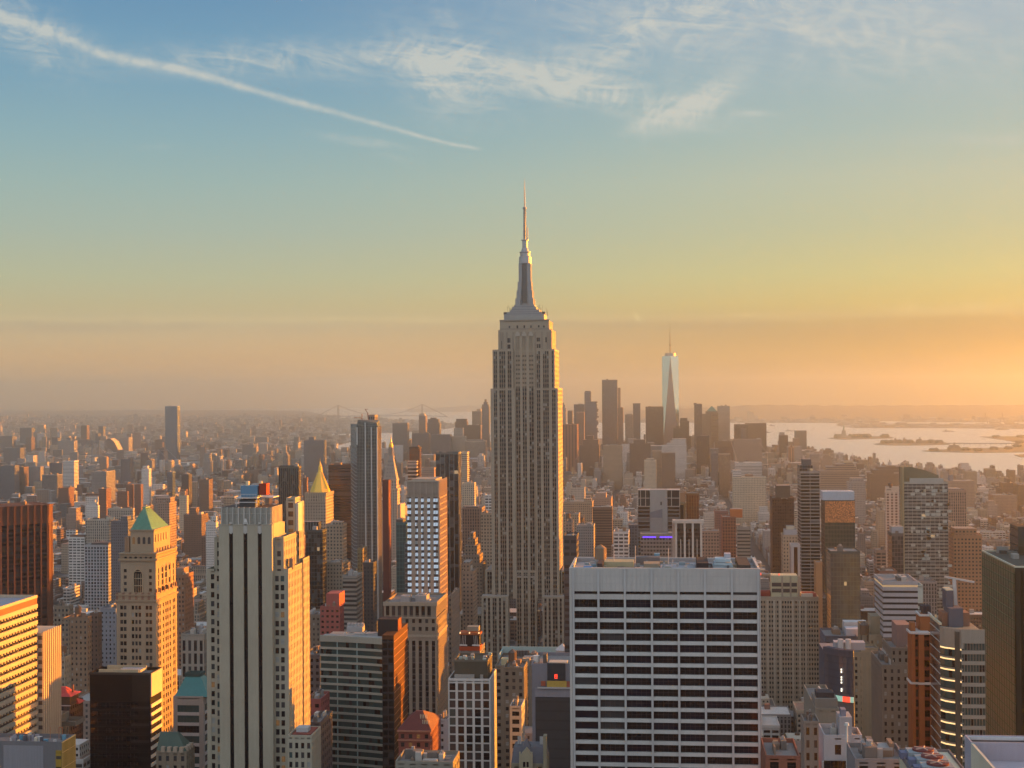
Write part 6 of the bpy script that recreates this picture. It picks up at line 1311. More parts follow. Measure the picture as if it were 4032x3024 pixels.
def clock_tower():
    Y = 2075.0; X = lambda a: XZ('2', a, 700, Y)[0]; Z = lambda y: XZ('2', 1110, y, Y)[1]; b = Bd('campanile_tower', 'pale marble campanile office tower with steep roof, gilded cupola and lantern', 'skyscraper', X(1110), Y)
    q = b.w; mb = (.44, .38, .32); q.c = mb; q.s = (3.6, 4.0, .3, .5); x0, x1 = X(1048), X(1168); w = x1-x0; D = w; y0 = Y
    q.box(x0, x1, y0, y0+D, 0, Z(885)); q.s = (0, 0, 0, 0); q.c = (.5, .43, .35); q.ring(x0-1, x1+1, y0-1, y0+D+1, Z(892), Z(878), 1.5); q.s = (3.6, 4.0, .34, .6); q.c = mb
    i_ = w*.06; q.box(x0+i_, x1-i_, y0+i_, y0+D-i_, Z(885), Z(808)); q.s = (0, 0, 0, 0); q.c = (.5, .43, .35); q.ring(x0+i_-.8, x1-i_+.8, y0+i_-.8, y0+D-i_+.8, Z(812), Z(803), 1.2)
    q.box(x0-4, x1+4, y0+4, y0+D+20, 0, Z(1010)); b.foot(x0-4, x1+4, y0, y0+D+20, Z(800))
    part(b.w, 'wall', b.root); xc, yc = (x0+x1)/2, y0+D/2; r = Q(); r.c = (.33, .30, .27); h0 = w/2-i_; h1 = w*.17
    r.frus(r.sq(xc, yc, h0, Z(803)), r.sq(xc, yc, h1, Z(625))); 
    for k in range(5):
        f = .12+k*.17; hh = h0+(h1-h0)*f; zz = Z(803)+(Z(625)-Z(803))*f
        for j in (-1, 0, 1): r.c = (.12, .1, .1); r.box(xc+j*hh*.5-.5, xc+j*hh*.5+.5, yc-hh-.35, yc-hh+.8, zz-.6, zz+1.4)
    part(r, 'roof', b.root)
    l_ = Q(); l_.c = (.36, .32, .28); l_.frus(l_.sq(xc, yc, h1*1.25, Z(627)), l_.sq(xc, yc, h1*1.2, Z(612)))
    for k in range(8): a = 2*math.pi*k/8; l_.cyl(xc+h1*.8*math.cos(a), yc+h1*.8*math.sin(a), Z(612), Z(548), .55, .55, 6)
    l_.cyl(xc, yc, Z(612), Z(550), h1*.5, h1*.5, 8); l_.cyl(xc, yc, Z(550), Z(543), h1, h1, 12); ln = part(l_, 'lantern', b.root)
    g = Q(); g.lathe(xc, yc, [(h1*.78, Z(543)), (h1*.82, Z(525)), (h1*.6, Z(510)), (h1*.28, Z(500)), (h1*.26, Z(480)), (h1*.12, Z(470)), (.12, Z(440))], 12); part(g, 'cupola', b.root, ['gilding'], parent=ln)
    px_land('marble campanile tower', '2', 1110, 700)
clock_tower()
T('glass_tower', 'slender black and bronze glass tower with pale bands low down, behind the slim hotel tower', 2150, '2', 1268, 1352, 545, xs=1366, sty='glass', col=(.05, .04, .035), gl='o', tiers=(), mats=('facade',), land='slender black glass tower', cat='skyscraper')
T('glass_tower', 'pale banded lower half of the slender black glass tower', 2135, '2', 1255, 1328, 658, D=12, sty=(60, 5.2, 1.2, .6), col=(.44, .36, .30), gl='k', bits=0)
T('glass_tower', 'tall dark rippled glass tower with orange lit edge, right of the slim hotel tower', 1565, '2', 1483, 1668, 590, xs=1690, sty=(4.4, 3.5, .8, 1.1), col=(.13, .14, .14), gl='k', land='dark rippled glass tower', cat='skyscraper', bits=1)
T('glass_tower', 'teal glass block left of the slim hotel tower', 1260, '2', 1160, 1240, 1165, D=22, sty='glass', col=(.05, .12, .13), gl='t', tiers=((1160, 1215, 1130, 4, .6, 'none', (.08, .08, .08)),))
T('office_tower', 'dark brick tower with amber windows in front of the fluted glass tower', 1330, '2', 890, 975, 1490, xs=1000, sty='punch', col=(.08, .085, .09), gl='b', tiers=((905, 935, 1468, 3, .4, 'none', (.45, .45, .45)),))
T('office_tower', 'slim old tower with yellow lit windows left of the dark brick tower', 1380, '2', 845, 888, 1375, D=20, sty='punch', col=(.22, .18, .10), gl='o', bits=1)
T('stepped_tower', 'ziggurat stepped brown brick tower with pointed crest left of the limestone skyscraper', 1300, '2', 1690, 1865, 1500, D=30, sty='small', col=(.25, .20, .16), tiers=((1705, 1840, 1420, 4, .9), (1722, 1822, 1345, 7, .8), (1742, 1806, 1290, 10, .7), (1762, 1792, 1240, 12, .5)), land='ziggurat brown tower', bits=0)
T('stepped_tower', 'second stepped brick block with diagonal terraces right of the ziggurat tower', 1180, '2', 1700, 1790, 1560, D=26, sty='small', col=(.24, .19, .15), tiers=((1705, 1760, 1480, 5, .8),), bits=1)
T('office_tower', 'brown stone block with pilasters behind the ziggurat tower', 1720, '2', 1700, 1860, 1040, D=30, sty='strip', col=(.23, .17, .14), tiers=((1730, 1830, 1025, 6, .4, 'none', (.05, .05, .05)),))
T('office_tower', 'beige block left of the limestone skyscraper shaft', 1560, '2', 1850, 1945, 1085, D=30, sty='punch', col='tan', tiers=((1865, 1900, 1070, 5, .5),))
T('apartment_tower', 'pale tower with sunlit side right of the dark rippled glass tower', 2500, '2', 1695, 1740, 585, xs=1756, sty='bandw', col='cream', bits=1)
T('apartment_tower', 'brown block with lit corner behind the slender black glass tower', 2500, '2', 1372, 1470, 712, xs=1482, sty='small', col='rose', bits=1)
T('office_tower', 'white corner building with dark square windows left of the limestone skyscraper', 1900, '2', 1885, 1945, 935, D=20, sty='wide', col='white', bits=1)
T('office_tower', 'cream low block with flat cornice beyond the dark rippled glass tower', 2300, '2', 1700, 1800, 835, xs=1812, sty='punch', col='cream')
T('office_tower', 'old cornice topped block below the tan block with lit wall', 1270, '2', 595, 720, 1490, D=26, sty='small', col=(.25, .23, .19), bits=3)
T('office_tower', 'dark block with pale cornice lines left of the fluted tower base', 1200, '2', 725, 835, 1600, D=26, sty='band', col=(.27, .25, .22), bits=2)
T('office_tower', 'tower with dark windows in the shade of the cream tower with stripes', 1350, '2', 362, 415, 1290, D=20, sty='punch', col=(.22, .12, .10), bits=1)
T('apartment_tower', 'brick tower with red corner between the dark piered tower and the gold pyramid', 2250, '2', 400, 432, 795, xs=440, sty='small', col='brick', bits=1)
# --- left, beyond the copper roof
T('hotel_tower', 'salmon hotel tower with sunlit side beyond the green copper roof', 2050, '1', 1290, 1382, 1000, xs=1440, sty='punch', col='rose', tiers=((1268, 1392, 952, 6, .6),), land='salmon hotel tower')
T('office_building', 'pale arcade topped block behind the green copper roof', 2250, '1', 878, 1085, 1045, xs=1100, sty='strip', col='lime', bits=4)
T('office_building', 'beige pilastered block with glowing white penthouse left of the copper roof', 1900, '1', 700, 890, 1135, xs=925, sty='strip', col='lime', tiers=((868, 925, 1110, 4, .4, 'none', 'cream'),), land='pilastered beige block')
T('office_building', 'dark stepped block just left of the copper roof', 1650, '1', 905, 1045, 1150, D=24, sty='small', col='slate', tiers=((985, 1040, 1105, 5, .5),))
T('office_building', 'white framed building with red cornice above the white window grid tower', 1900, '1', 560, 690, 1280, xs=702, sty='wide', col='white', tiers=((570, 690, 1255, 3, .7, 'none', 'brick'), (540, 620, 1215, 8, .5)))
T('apartment_tower', 'white stepped apartment tower in the middle left', 2600, '1', 705, 800, 1020, xs=812, sty='small', col='white', tiers=((728, 792, 990, 5, .8), (755, 775, 970, 8, .4)), land='white stepped apartment tower')
for i, (a, c, s_, y_, Yd, lab) in enumerate([(805, 868, 908, 882, 2950, 'red brick apartment slab with sunlit side, largest of its cluster'), (955, 1040, 1046, 905, 2900, 'wide brick apartment slab right of the largest sunlit slab'), (1028, 1075, 1092, 848, 3050, 'tall brick slab with penthouse, third of its cluster'),
        (1098, 1150, 1168, 848, 3050, 'tall brick slab, easternmost of its cluster, with bright edge'), (475, 560, 605, 875, 3100, 'broad brown slab behind a low pale block on the far left'), (1470, 1520, 1532, 890, 3000, 'pink lit brick tower above the white apartment building')]):
    T('apartment_slab', lab, Yd, '1', a, c, y_, xs=s_, sty='small', col='brick', bits=1)
T('apartment_tower', 'white horizontally striped apartment tower on the left', 3600, '1', 512, 605, 655, D=28, sty='bandw', col='white', land='white striped apartment tower')
T('office_building', 'pale ribbed low block left of the white striped tower', 3700, '1', 343, 468, 768, D=40, sty='fins', col='grey')
T('apartment_tower', 'dark flat slab left of the ribbed block', 3800, '1', -10, 118, 695, D=30, sty='small', col='slate'); T('apartment_tower', 'grey apartment slab, second from the left edge', 3850, '1', 130, 195, 705, D=30, sty='small', col='brown'); T('apartment_tower', 'grey brown apartment slab, third from the left edge', 3900, '1', 222, 330, 702, D=30, sty='small', col='grey')
T('apartment_tower', 'grey slab behind the white striped tower', 3950, '1', 405, 508, 672, D=30, sty='small', col='slate'); T('office_building', 'low arched roof block right of the white striped tower', 3550, '1', 745, 868, 742, D=60, sty='strip', col='grey')
T('apartment_tower', 'pinkish tower with sun on its face right of the white striped tower', 4200, '1', 812, 870, 625, xs=888, sty='small', col='rose'); T('apartment_tower', 'grey tower between two bridge towers', 4100, '1', 985, 1062, 640, D=26, sty='small', col='slate')
T('apartment_tower', 'white stepped tower with orange lit side left of the glass skyscraper', 3300, '1', 1155, 1215, 720, xs=1235, sty='small', col='white', tiers=((1165, 1205, 692, 6, .6),)); T('glass_tower', 'pale blue glass slab below the tall glass skyscraper', 3350, '1', 1365, 1408, 745, D=20, sty='glass', col='blue', gl='b')
T('apartment_tower', 'dark tower right of the pale blue glass slab', 3300, '1', 1482, 1540, 765, D=24, sty='small', col='dark'); T('apartment_tower', 'brown broad block near the centre left', 3250, '1', 1625, 1705, 808, D=30, sty='small', col='brown')
T('apartment_building', 'white stepped hospital like block left of the cream tower', 1950, '1', 1680, 1762, 1160, xs=1795, sty='small', col='white', tiers=((1720, 1765, 1105, 6, .6), (1745, 1762, 1070, 9, .4)))
T('apartment_tower', 'dark brick block above the white stepped block', 2350, '1', 1500, 1645, 1095, D=34, sty='small', col='brown', tiers=((1545, 1600, 1035, 6, .5),))
T('apartment_tower', 'sunlit white building with lit top right of the white stepped apartment tower', 2600, '1', 1462, 1525, 940, xs=1540, sty='small', col='cream', tiers=((1470, 1510, 900, 5, .5, 'small', 'rose'),))
T('glass_tower', 'tall pale glass skyscraper standing alone by the river, sun on its top corner', 5100, '1', 1347, 1447, 208, xs=1470, sty='glass', col=(.26, .30, .34), gl='b', land='lone glass skyscraper', cat='skyscraper', bits=1)
T('apartment_tower', 'dark slab at the waterfront left of the fluted glass tower', 4300, '2', 408, 566, 488, D=40, sty='small', col='slate', tiers=((448, 490, 458, 8, .5, 'none'),), land='dark waterfront slab')
T('apartment_tower', 'small orange lit brick tower at the far river edge', 4900, '1', 1632, 1675, 540, xs=1685, sty='small', col='rose'); T('apartment_tower', 'pale tower with bright side above the river', 6200, '1', 2080, 2100, 510, xs=2103, sty='small', col='cream'); T('apartment_tower', 'grey pair of slabs above the river', 6100, '1', 1978, 2072, 520, D=40, sty='small', col='slate')
for i, (a, c, y_, Yd, col_, lab, s_) in enumerate([(162, 258, 385, 7600, 'slate', 'flat topped grey tower, tallest in the far left cluster', None), (0, 100, 452, 7000, 'slate', 'wide grey block in the far left cluster', None), (212, 255, 462, 6800, 'brown', 'narrow grey tower with red top in the far left cluster', None), (262, 305, 415, 7800, 'blue', 'pale blue tower right of the flat topped grey tower', None),
        (28, 165, 548, 5700, 'slate', 'long dark low power station like block on the far left', None), (425, 470, 468, 7000, 'slate', 'slim dark tower left of the pale broad block', None), (470, 605, 490, 6600, 'grey', 'pale broad block in front of the far left bridge', None), (612, 735, 482, 7200, 'slate', 'broad dark block left of the bridge', None),
        (660, 708, 366, 7900, 'brown', 'flat roofed tower with side mast beyond the bridge', None), (765, 800, 432, 7400, 'slate', 'dark tower beside the near bridge tower', None), (803, 842, 372, 7500, 'slate', 'tall thin tower with bright orange side beyond the bridge', 862), (975, 1050, 462, 7000, 'grey', 'grey tower with pale right side beyond the bridge', 1082),
        (1290, 1345, 548, 5300, 'slate', 'low grey block left of the lone glass skyscraper', None), (2085, 2180, 462, 8200, 'slate', 'grey blocks beyond the river right of the lone skyscraper', None), (1500, 1520, 412, 9200, 'cream', 'far pale tower right of the lone skyscraper', 1535), (1845, 1955, 308, 15000, 'slate', 'huge isolated slab on the far horizon', None)]):
    T('distant_tower', lab, Yd, '1', a, c, y_, xs=s_, D=40, sty='small', col=col_, bits=0)
b = Bd('distant_tower', 'dark curved sail shaped building with blazing gold edge beyond the bridge', 'building', XZ('1', 920, 500, 6900)[0], 6900); P_ = [(870, 600), (870, 475), (900, 470), (930, 495), (955, 540), (985, 612)]
pp = [(XZ('1', a, y_, 6900)[0], XZ('1', a, y_, 6900)[1]) for a, y_ in P_]; q = b.w; q.c = (.08, .08, .09); pp[0] = (pp[0][0], 0); pp[-1] = (pp[-1][0], 0)
lo = [(x, 6900, z_) for x, z_ in pp]; hi = [(x, 6960, z_) for x, z_ in pp]; q.face(lo); q.face(hi[::-1])
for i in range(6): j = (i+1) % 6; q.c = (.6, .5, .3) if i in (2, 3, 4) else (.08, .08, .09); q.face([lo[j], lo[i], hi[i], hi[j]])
part(q, 'wall', b.root)
for a, c, y_, Yd, lab in [(313, 382, 308, 14500, 'twin topped slab on the horizon left of the far bridge'), (505, 575, 300, 15000, 'flat slab on the horizon at the left foot of the far bridge'), (590, 690, 215, 0, '')][:2]:
    T('distant_tower', lab, Yd, '2', a, c, y_, D=60, sty='small', col='rose', bits=1)
# --- lower Manhattan skyline
S = lambda lab, Yd, a, c, y_, xs=None, col='slate', sty='strip', reg='S', gl='d', tiers=(), D=40, **k: T('downtown_tower', lab, Yd, reg, a, c, y_, xs=xs, D=D, sty=sty, col=col, gl=gl, tiers=tiers, cat='skyscraper', bits=k.pop('bits', 1), **k)
S('downtown tower with dark shoulders left of the stacked tower', 5300, 165, 278, 950, tiers=((225, 262, 942, 5, .4, 'none'),)); S('paler slab with lit penthouse in front of the dark shouldered tower', 5150, 192, 276, 1035, col='rose', tiers=((195, 272, 1028, 4, .5, 'none', 'cream'),))
b = Bd('stacked_tower', 'irregular stacked glass tower with jutting balconies and slim shaft', 'skyscraper', XZ('S', 350, 1000, 5000)[0], 5000); q = b.w; q.g = GL['b']
rr = random.Random(5); X = lambda a: XZ('S', a, 1000, 5000)[0]; Z = lambda y: XZ('S', 350, y, 5000)[1]; zz = 0
q.c = (.24, .25, .26)
for k in range(26): z0_ = Z(1330)+(Z(915)-Z(1330))*k/26; z1_ = Z(1330)+(Z(915)-Z(1330))*(k+1)/26; o = rr.uniform(-2, 5)*(1 if k > 4 else 0); q.s = ST['glass']; q.box(X(300)-rr.uniform(0, 1), X(415)+o, 5000-o*.5, 5034, z0_ if k else 0, z1_)
part(q, 'wall', b.root); b.foot(X(300), X(430), 5000, 5040, Z(915))
S('slim shaft with chimney like top behind the stacked tower', 5080, 280, 350, 815, col=(.17, .17, .19), tiers=((286, 346, 800, 3, .6, 'fins'),), D=24)
S('tall ribbed grey tower with square crown left of the tapering glass tower', 5350, 470, 636, 682, col=(.20, .19, .20), sty='fins', land='ribbed grey tower', D=44); S('thin mirror tower blazing gold with sunlight beside the ribbed grey tower', 5600, 636, 672, 768, D=10, sty='none', col=(.30, .2, .14), bits=0)
gt = S('dark red lower tower right of the ribbed grey tower', 5450, 640, 700, 985, col='rose'); 
g = Q(); gx0, gz1 = XZ('S', 639, 770, 5590); gx1 = XZ('S', 671, 770, 5590)[0]; g.face([(gx0, 5585, XZ('S', 650, 980, 5590)[1]), (gx1, 5594, XZ('S', 650, 980, 5590)[1]), (gx1, 5594, gz1), (gx0, 5585, gz1)])
S('white finned round topped tower left of the flared tower', 5600, 722, 806, 1060, col='lime', sty='fins', tiers=((735, 795, 1050, 4, .6),)); S('dark slim tower with flared crown', 5700, 808, 886, 942, col='slate', tiers=((806, 889, 935, -1, .9, 'none'),))
S('broad brown glass tower left of the tapering glass tower', 5750, 945, 1140, 975, col=(.15, .10, .085), sty='glass', tiers=((1000, 1135, 970, 5, .5, 'none'),), D=50, land='broad brown glass tower'); S('narrow low block at the left foot of the broad brown glass tower', 5800, 925, 944, 1280, col='slate')
S('dark tower with cut corners right of the tapering glass tower', 5900, 1318, 1420, 1130, col='brown', sty='glass', tiers=((1322, 1400, 1095, 4, .8), (1318, 1440, 1290, -6, .8))); S('darker angular tower at the right foot of the tapering glass tower', 5650, 1248, 1340, 1205, col='brown', tiers=((1275, 1315, 1180, 4, .5),), sty='glass')
S('slim tower with wedge shaped top right of centre downtown', 5500, 1475, 1560, 948, col=(.13, .12, .13), sty='glass', tiers=((1470, 1500, 932, 2, .5), (1500, 1555, 940, 3, .5)))
def pyramid_hotel():
    Y = 5850.0; x0, z = XZ('S', 1562, 1050, Y); x1 = XZ('S', 1735, 1050, Y)[0]; b = Bd('pyramid_tower', 'downtown tower with green copper pyramid roof left of the pale banded slab', 'skyscraper', (x0+x1)/2, Y); q = b.w; q.c = (.22, .18, .14); q.s = ST['strip']; q.box(x0, x1, Y, Y+50, 0, z)
    X = lambda a: XZ('S', a, 1050, Y+5)[0]; Z = lambda y: XZ('S', 1660, y, Y)[1]; q.box(X(1600), X(1728), Y+5, Y+45, z, Z(1020)); b.foot(x0, x1, Y, Y+50, z); part(q, 'wall', b.root)
    r = Q(); r.frus([(X(1612), Y+6, Z(1020)), (X(1722), Y+6, Z(1020)), (X(1722), Y+44, Z(1020)), (X(1612), Y+44, Z(1020))], [(X(1664), Y+24, Z(966)), (X(1672), Y+24, Z(966)), (X(1672), Y+27, Z(966)), (X(1664), Y+27, Z(966))]); part(r, 'roof', b.root, ['copper_green'])
pyramid_hotel()
S('grey tower with gold lit windows in front of the copper pyramid tower', 5700, 1660, 1735, 1038, col=(.25, .16, .10), sty='band', gl='k'); b = T('downtown_tower', 'pale horizontally banded slab right of the copper pyramid tower', 5950, 'S', 1728, 1862, 966, D=34, sty='bandw', col='lime', cat='skyscraper', land='pale banded slab')
g = Q(); x_, z_ = XZ('S', 1661, 1040, 5699); x2_ = XZ('S', 1700, 1040, 5699)[0]
S('barrel roofed dark block, left one of the pair at the skyline end', 5600, 1915, 2062, 1168, col='brown', sty='glass', D=60); S('broad stepped tower at the right end of the skyline', 5700, 1940, 2110, 348, reg='3', col='brown', sty='strip', D=60, tiers=((1955, 2085, 346, 5, .7, 'none'),)); S('narrow block leaning against the broad stepped tower', 5500, 1905, 1945, 392, reg='3', col='slate')
S('brown windowless slab tower with glowing right edge beside the limestone skyscraper', 4650, 30, 200, 1168, xs=216, col=(.20, .11, .09), sty=(9, 50, .3, 1.2), land='windowless brown slab'); S('pointed old tower just right of the limestone skyscraper', 5900, 36, 78, 990, col='lime', tiers=((40, 68, 950, 3, .6), (44, 58, 925, 6, .3)), D=30); S('narrow brown tower between pointed tower and dark shoulders', 5700, 98, 148, 1018, col='brown')
S('white terraced glass building like a ziggurat below the tapering glass tower', 4400, 1120, 1390, 1400, col='white', sty='bandw', D=70, tiers=((1180, 1388, 1370, 1, .9), (1215, 1386, 1345, 2, .8), (1240, 1385, 1322, 3, .7)), land='white terraced building')
S('brown brick mass in front of the stacked tower', 4450, 228, 440, 1390, col='brown', tiers=((262, 430, 1330, 5, .8), (300, 380, 1285, 9, .5)), sty='small'); S('long beige block beneath the ribbed grey tower', 4300, 484, 690, 1400, col='tan', sty='punch', tiers=((560, 640, 1385, 4, .5),)); S('dark brick mass below the broad brown glass tower', 4350, 770, 1000, 1375, col='brown', sty='small', tiers=((815, 940, 1330, 5, .7),))
S('dark glass block with white top below the wedge topped tower', 4500, 1500, 1640, 1290, col='dark', sty='glass', tiers=((1550, 1620, 1285, 3, .5, 'none', 'white'),)); S('brown block below the pale banded slab', 4700, 1700, 1900, 1350, col='brown', sty='small'); S('long brown block below the barrel roofed pair', 4600, 1905, 2212, 1330, col='rose', sty='small', D=50)
S('beige block with tall windows in the downtown foreground', 4000, 1020, 1120, 1455, col='tan', sty='strip'); S('round cornered brown block in the downtown foreground', 3950, 1122, 1268, 1480, col='brown', sty='small', D=50); S('cream terraced block with stepped roof in the downtown foreground', 3700, 930, 1060, 1560, col='cream', sty='small', tiers=((955, 1030, 1535, 4, .7),)); S('narrow dark block right of the terraced building', 4000, 1660, 1730, 1478, col='slate')
S('pale ribbed low block beside the crane', 4000, 1745, 1868, 1490, col='tan', sty='fins'); S('long white roofed low block right of the crane', 3900, 1925, 2212, 1585, col='white', sty='band', D=60)
# downtown, left of the limestone skyscraper
S('grey crystalline tall tower above the campanile', 5300, 1130, 1252, 345, reg='2', col=(.27, .26, .26), sty='fins'); S('broad grey block right of the crystalline tower', 5250, 1290, 1428, 430, reg='2', col='slate'); S('slim old tower with scaffolded lit top below the far bridge', 5450, 1346, 1400, 285, reg='2', col=(.25, .2, .18), tiers=((1350, 1392, 266, 3, .6, 'none', 'cream'),), xs=None)
S('stepped dark tower with flat crown right of the scaffolded tower', 5650, 1405, 1515, 345, reg='2', col='slate', tiers=((1420, 1505, 312, 4, .8), (1440, 1485, 300, 7, .5))); S('grey block with dense windows below the stepped dark tower', 5150, 1450, 1600, 440, reg='2', col='slate'); S('pale ornate tower with pointed attic', 5200, 1612, 1722, 455, reg='2', col='lime', tiers=((1630, 1705, 385, 5, .7),)); S('brown stepped tower with red lit crown', 5900, 1642, 1738, 335, reg='2', xs=1748, col='brown', tiers=((1650, 1735, 310, 4, .7),))
S('white striped square tower glowing in the sun left of the limestone skyscraper', 6000, 1780, 1855, 248, reg='2', col='cream', sty='fins', tiers=((1818, 1852, 228, 6, .5, 'none'),)); S('dark tower with Gothic spire left of the limestone skyscraper', 5900, 1858, 1918, 210, reg='2', col='slate', tiers=((1862, 1914, 192, 3, .8), (1874, 1906, 172, 7, .5), (1882, 1898, 150, 9, .3)))
S('pale domed block in front of the Gothic spire tower', 5000, 1722, 1888, 492, reg='2', col='lime', sty='fins', tiers=((1738, 1872, 478, 4, .7),)); S('flat brown block behind the pale domed block', 5600, 1735, 1850, 362, reg='2', col='brown')
S('low grey blocks in front of the crystalline tower', 4700, 1060, 1130, 590, reg='2', col='grey', sty='small')
# tapering glass tower
def tapering():
    Y = 5870.0; x0, zt = XZ('S', 1124, 420, Y); x1 = XZ('S', 1304, 420, Y)[0]; zb = 55; b = Bd('glass_tower', 'tapering pale blue glass skyscraper with triangular facets and thin spire', 'skyscraper', (x0+x1)/2, Y)
    # square base whose corners become the middles of the sides at the top; the picture shows one corner column of the top
    xc = (x0+x1)/2; h = (x1-x0)/2; yc = Y+h; ang = 0
    B_ = [(xc-h, yc-h), (xc+h, yc-h), (xc+h, yc+h), (xc-h, yc+h)]; Tt = [(xc, yc-h), (xc+h, yc), (xc, yc+h), (xc-h, yc)]
    q = Q(); q.s = (0, 0, 0, 0)
    pale, dark, wl = Q(), Q(), Q(); wl.c = (.2, .2, .2); wl.box(xc-h+.2, xc+h-.2, yc-h+.2, yc+h-.2, 0, zb)
    # in the photograph the dark facet widens downwards: a triangle with its point at the top in the middle of the north side
    k = .72
    Bx0, Bx1 = xc-h*k, xc+h*k
    for i in range(4):
        a, c, t_, t2 = B_[i], B_[(i+1) % 4], Tt[i], Tt[(i+1) % 4]
        dark.face([(a[0], a[1], zb), (c[0], c[1], zb), (t_[0], t_[1], zt)], [(0, zb), (60, zb), (30, zt)])
        pale.face([(c[0], c[1], zb), (t2[0], t2[1], zt), (t_[0], t_[1], zt)], [(0, zb), (30, zt), (0, zt)])
    wl.face([(x, y, zt) for x, y in Tt]); part(wl, 'base_wall', b.root); part(pale, 'pale_facet', b.root, ['curtain_pale']); part(dark, 'dark_facet', b.root, ['curtain_dusk'])  # one glass; its bright and dim reflections are put into the facet colours
    zr = XZ('S', 1210, 388, yc)[1]; r = Q(); r.cyl(xc, yc, zt-1, zr, h*.66, h*.66, 16); part(r, 'crown', b.root, ['steel']); sp = Q(); ZS = lambda y: XZ('S', 1210, y, yc)[1]
    sp.cyl(xc, yc, zt, ZS(302), 2.4, 2.0, 6); sp.cyl(xc, yc, ZS(306), ZS(296), 5.0, 5.0, 8); sp.cyl(xc, yc, ZS(302), ZS(190), 2.0, 1.5, 6); sp.cyl(xc, yc, ZS(190), ZS(70), 1.3, .25, 6)
    for a in (-1, 1): sp.bar((xc+a*h*.45, yc, zr), (xc, yc, ZS(320)), .35)
    part(sp, 'spire', b.root, ['dark_metal']); b.foot(xc-h, xc+h, yc-h, yc+h, zt); px_land('tapering glass skyscraper', 'S', 1210, 700)
curtain('curtain_dusk', (.30, .24, .22), .3, .7, 4, .2)
tapering()
def rcrane(name, lab, reg, base, tip, top, Y, col=(.6, .5, .4), w=.8):
    bx, bz = XZ(reg, *base, Y); tx, tz = XZ(reg, *tip, Y); mx, mz = XZ(reg, *top, Y); k = tag(empty('crane', (bx, Y, 0)), lab, 'crane'); m_ = Q(); m_.c = col; m_.bar((bx, Y, 0), (mx, Y, mz), w*1.3); part(m_, 'mast', k); m_ = Q(); m_.c = col; m_.bar((mx, Y, mz), (tx, Y, tz), w); part(m_, 'jib', k)
rcrane('crane', 'pale leaning crane boom beside the pale banded slab downtown', 'S', (1925, 1600), (1868, 1325), (1930, 1520), 4050); rcrane('crane', 'pale crane boom in front of the broad stepped tower at the skyline end', '3', (2125, 640), (2052, 505), (2118, 590), 4300, w=.6)
rcrane('crane', 'thin crane on the stepped riverside building', 'U', (925, 200), (942, 70), (922, 165), 3950, (.25, .2, .18), .6)
# --- right middle
b = T('glass_tower', 'dark tall apartment tower with pale balcony bands and jagged crown, beside copper mirrored block', 1480, '4', 352, 508, 745, xs=326, sty=(12, 3.3, .94, .66), col=(.24, .24, .235), gl='k', tiers=((345, 452, 690, 3, .7, 'glass', 'slate'), (372, 440, 640, 6, .5, 'none', (.10, .11, .12))), land='dark balcony tower', cat='skyscraper')
def copper_mirror():
    Y = 1340.0; b = T('glass_tower', 'glass hotel block with pale blue metal cap and copper orange mirrored upper floors', Y, '4', 550, 796, 975, D=32, sty='glass', col=(.07, .08, .075), gl='g', bits=2, land='copper mirrored block')
    X = lambda a: XZ('4', a, 1000, Y)[0]; Z = lambda y: XZ('4', 660, y, Y)[1]
    g = Q(); g.box(X(552), X(796), Y-.5, Y-.02, Z(1155), Z(980)); part(g, 'mirror_band', b.root, ['copper_reflection'])
    g = Q(); g.c = (.34, .42, .50); g.box(X(532), X(790), Y-1.5, Y+18, Z(973), Z(902)); part(g, 'cap', b.root)
    g = Q(); g.c = (.3, .3, .3)
    for k in range(9): g.bar((X(582)+k*2.2, Y+6, Z(902)), (X(582)+k*2.2, Y+6, Z(902)+2+1.5*(k % 3)), .2)
    part(g, 'aerial', b.root)
copper_mirror()
T('glass_tower', 'dark greenish glass low block in front of the copper mirrored block', 1180, '4', 596, 838, 1400, D=30, sty='glass', col=(.07, .085, .085), gl='b', bits=2)
T('office_tower', 'dark brown stepped tower left of the dark balcony tower', 1560, '4', 120, 300, 960, D=30, sty='small', col=(.10, .065, .05), gl='k', tiers=((158, 268, 855, 4, .7, 'none', (.13, .11, .09)), (195, 246, 955, -1, .1, (6, 8, .7, .8), (.36, .35, .32))), land='dark brown stepped tower')
T('office_tower', 'tan narrow block with black and white slab front below the dark brown tower', 1330, '4', 210, 328, 1265, D=24, sty='small', col='tan', tiers=((222, 322, 1215, 3, .6, 'none', (.33, .33, .35)), (240, 300, 1185, 6, .4, 'none', 'cream')))
T('office_slab', 'pale blank slab with one dark stripe beside the dark balcony tower', 1260, '4', 276, 350, 1345, D=16, sty=(9, 60, .4, 1.2), col=(.34, .34, .35), gl='k', bits=0)
T('apartment_tower', 'cream white tower with neat double columns of windows and two rooftop drums', 1750, '4', 1048, 1185, 900, xs=1044, sty=(5.2, 3.2, .50, .62), col=(.52, .42, .34), gl='o', tiers=((1048, 1185, 862, 2, .7, 'none'),), tk=1, land='cream white tower')
T('office_tower', 'blue grey block with metal frame top before the cream white tower', 1360, '4', 1097, 1192, 1252, D=24, sty='glass', col=(.10, .105, .11), gl='d', tiers=((1097, 1192, 1190, 2, .6, 'none', (.30, .34, .38)),))
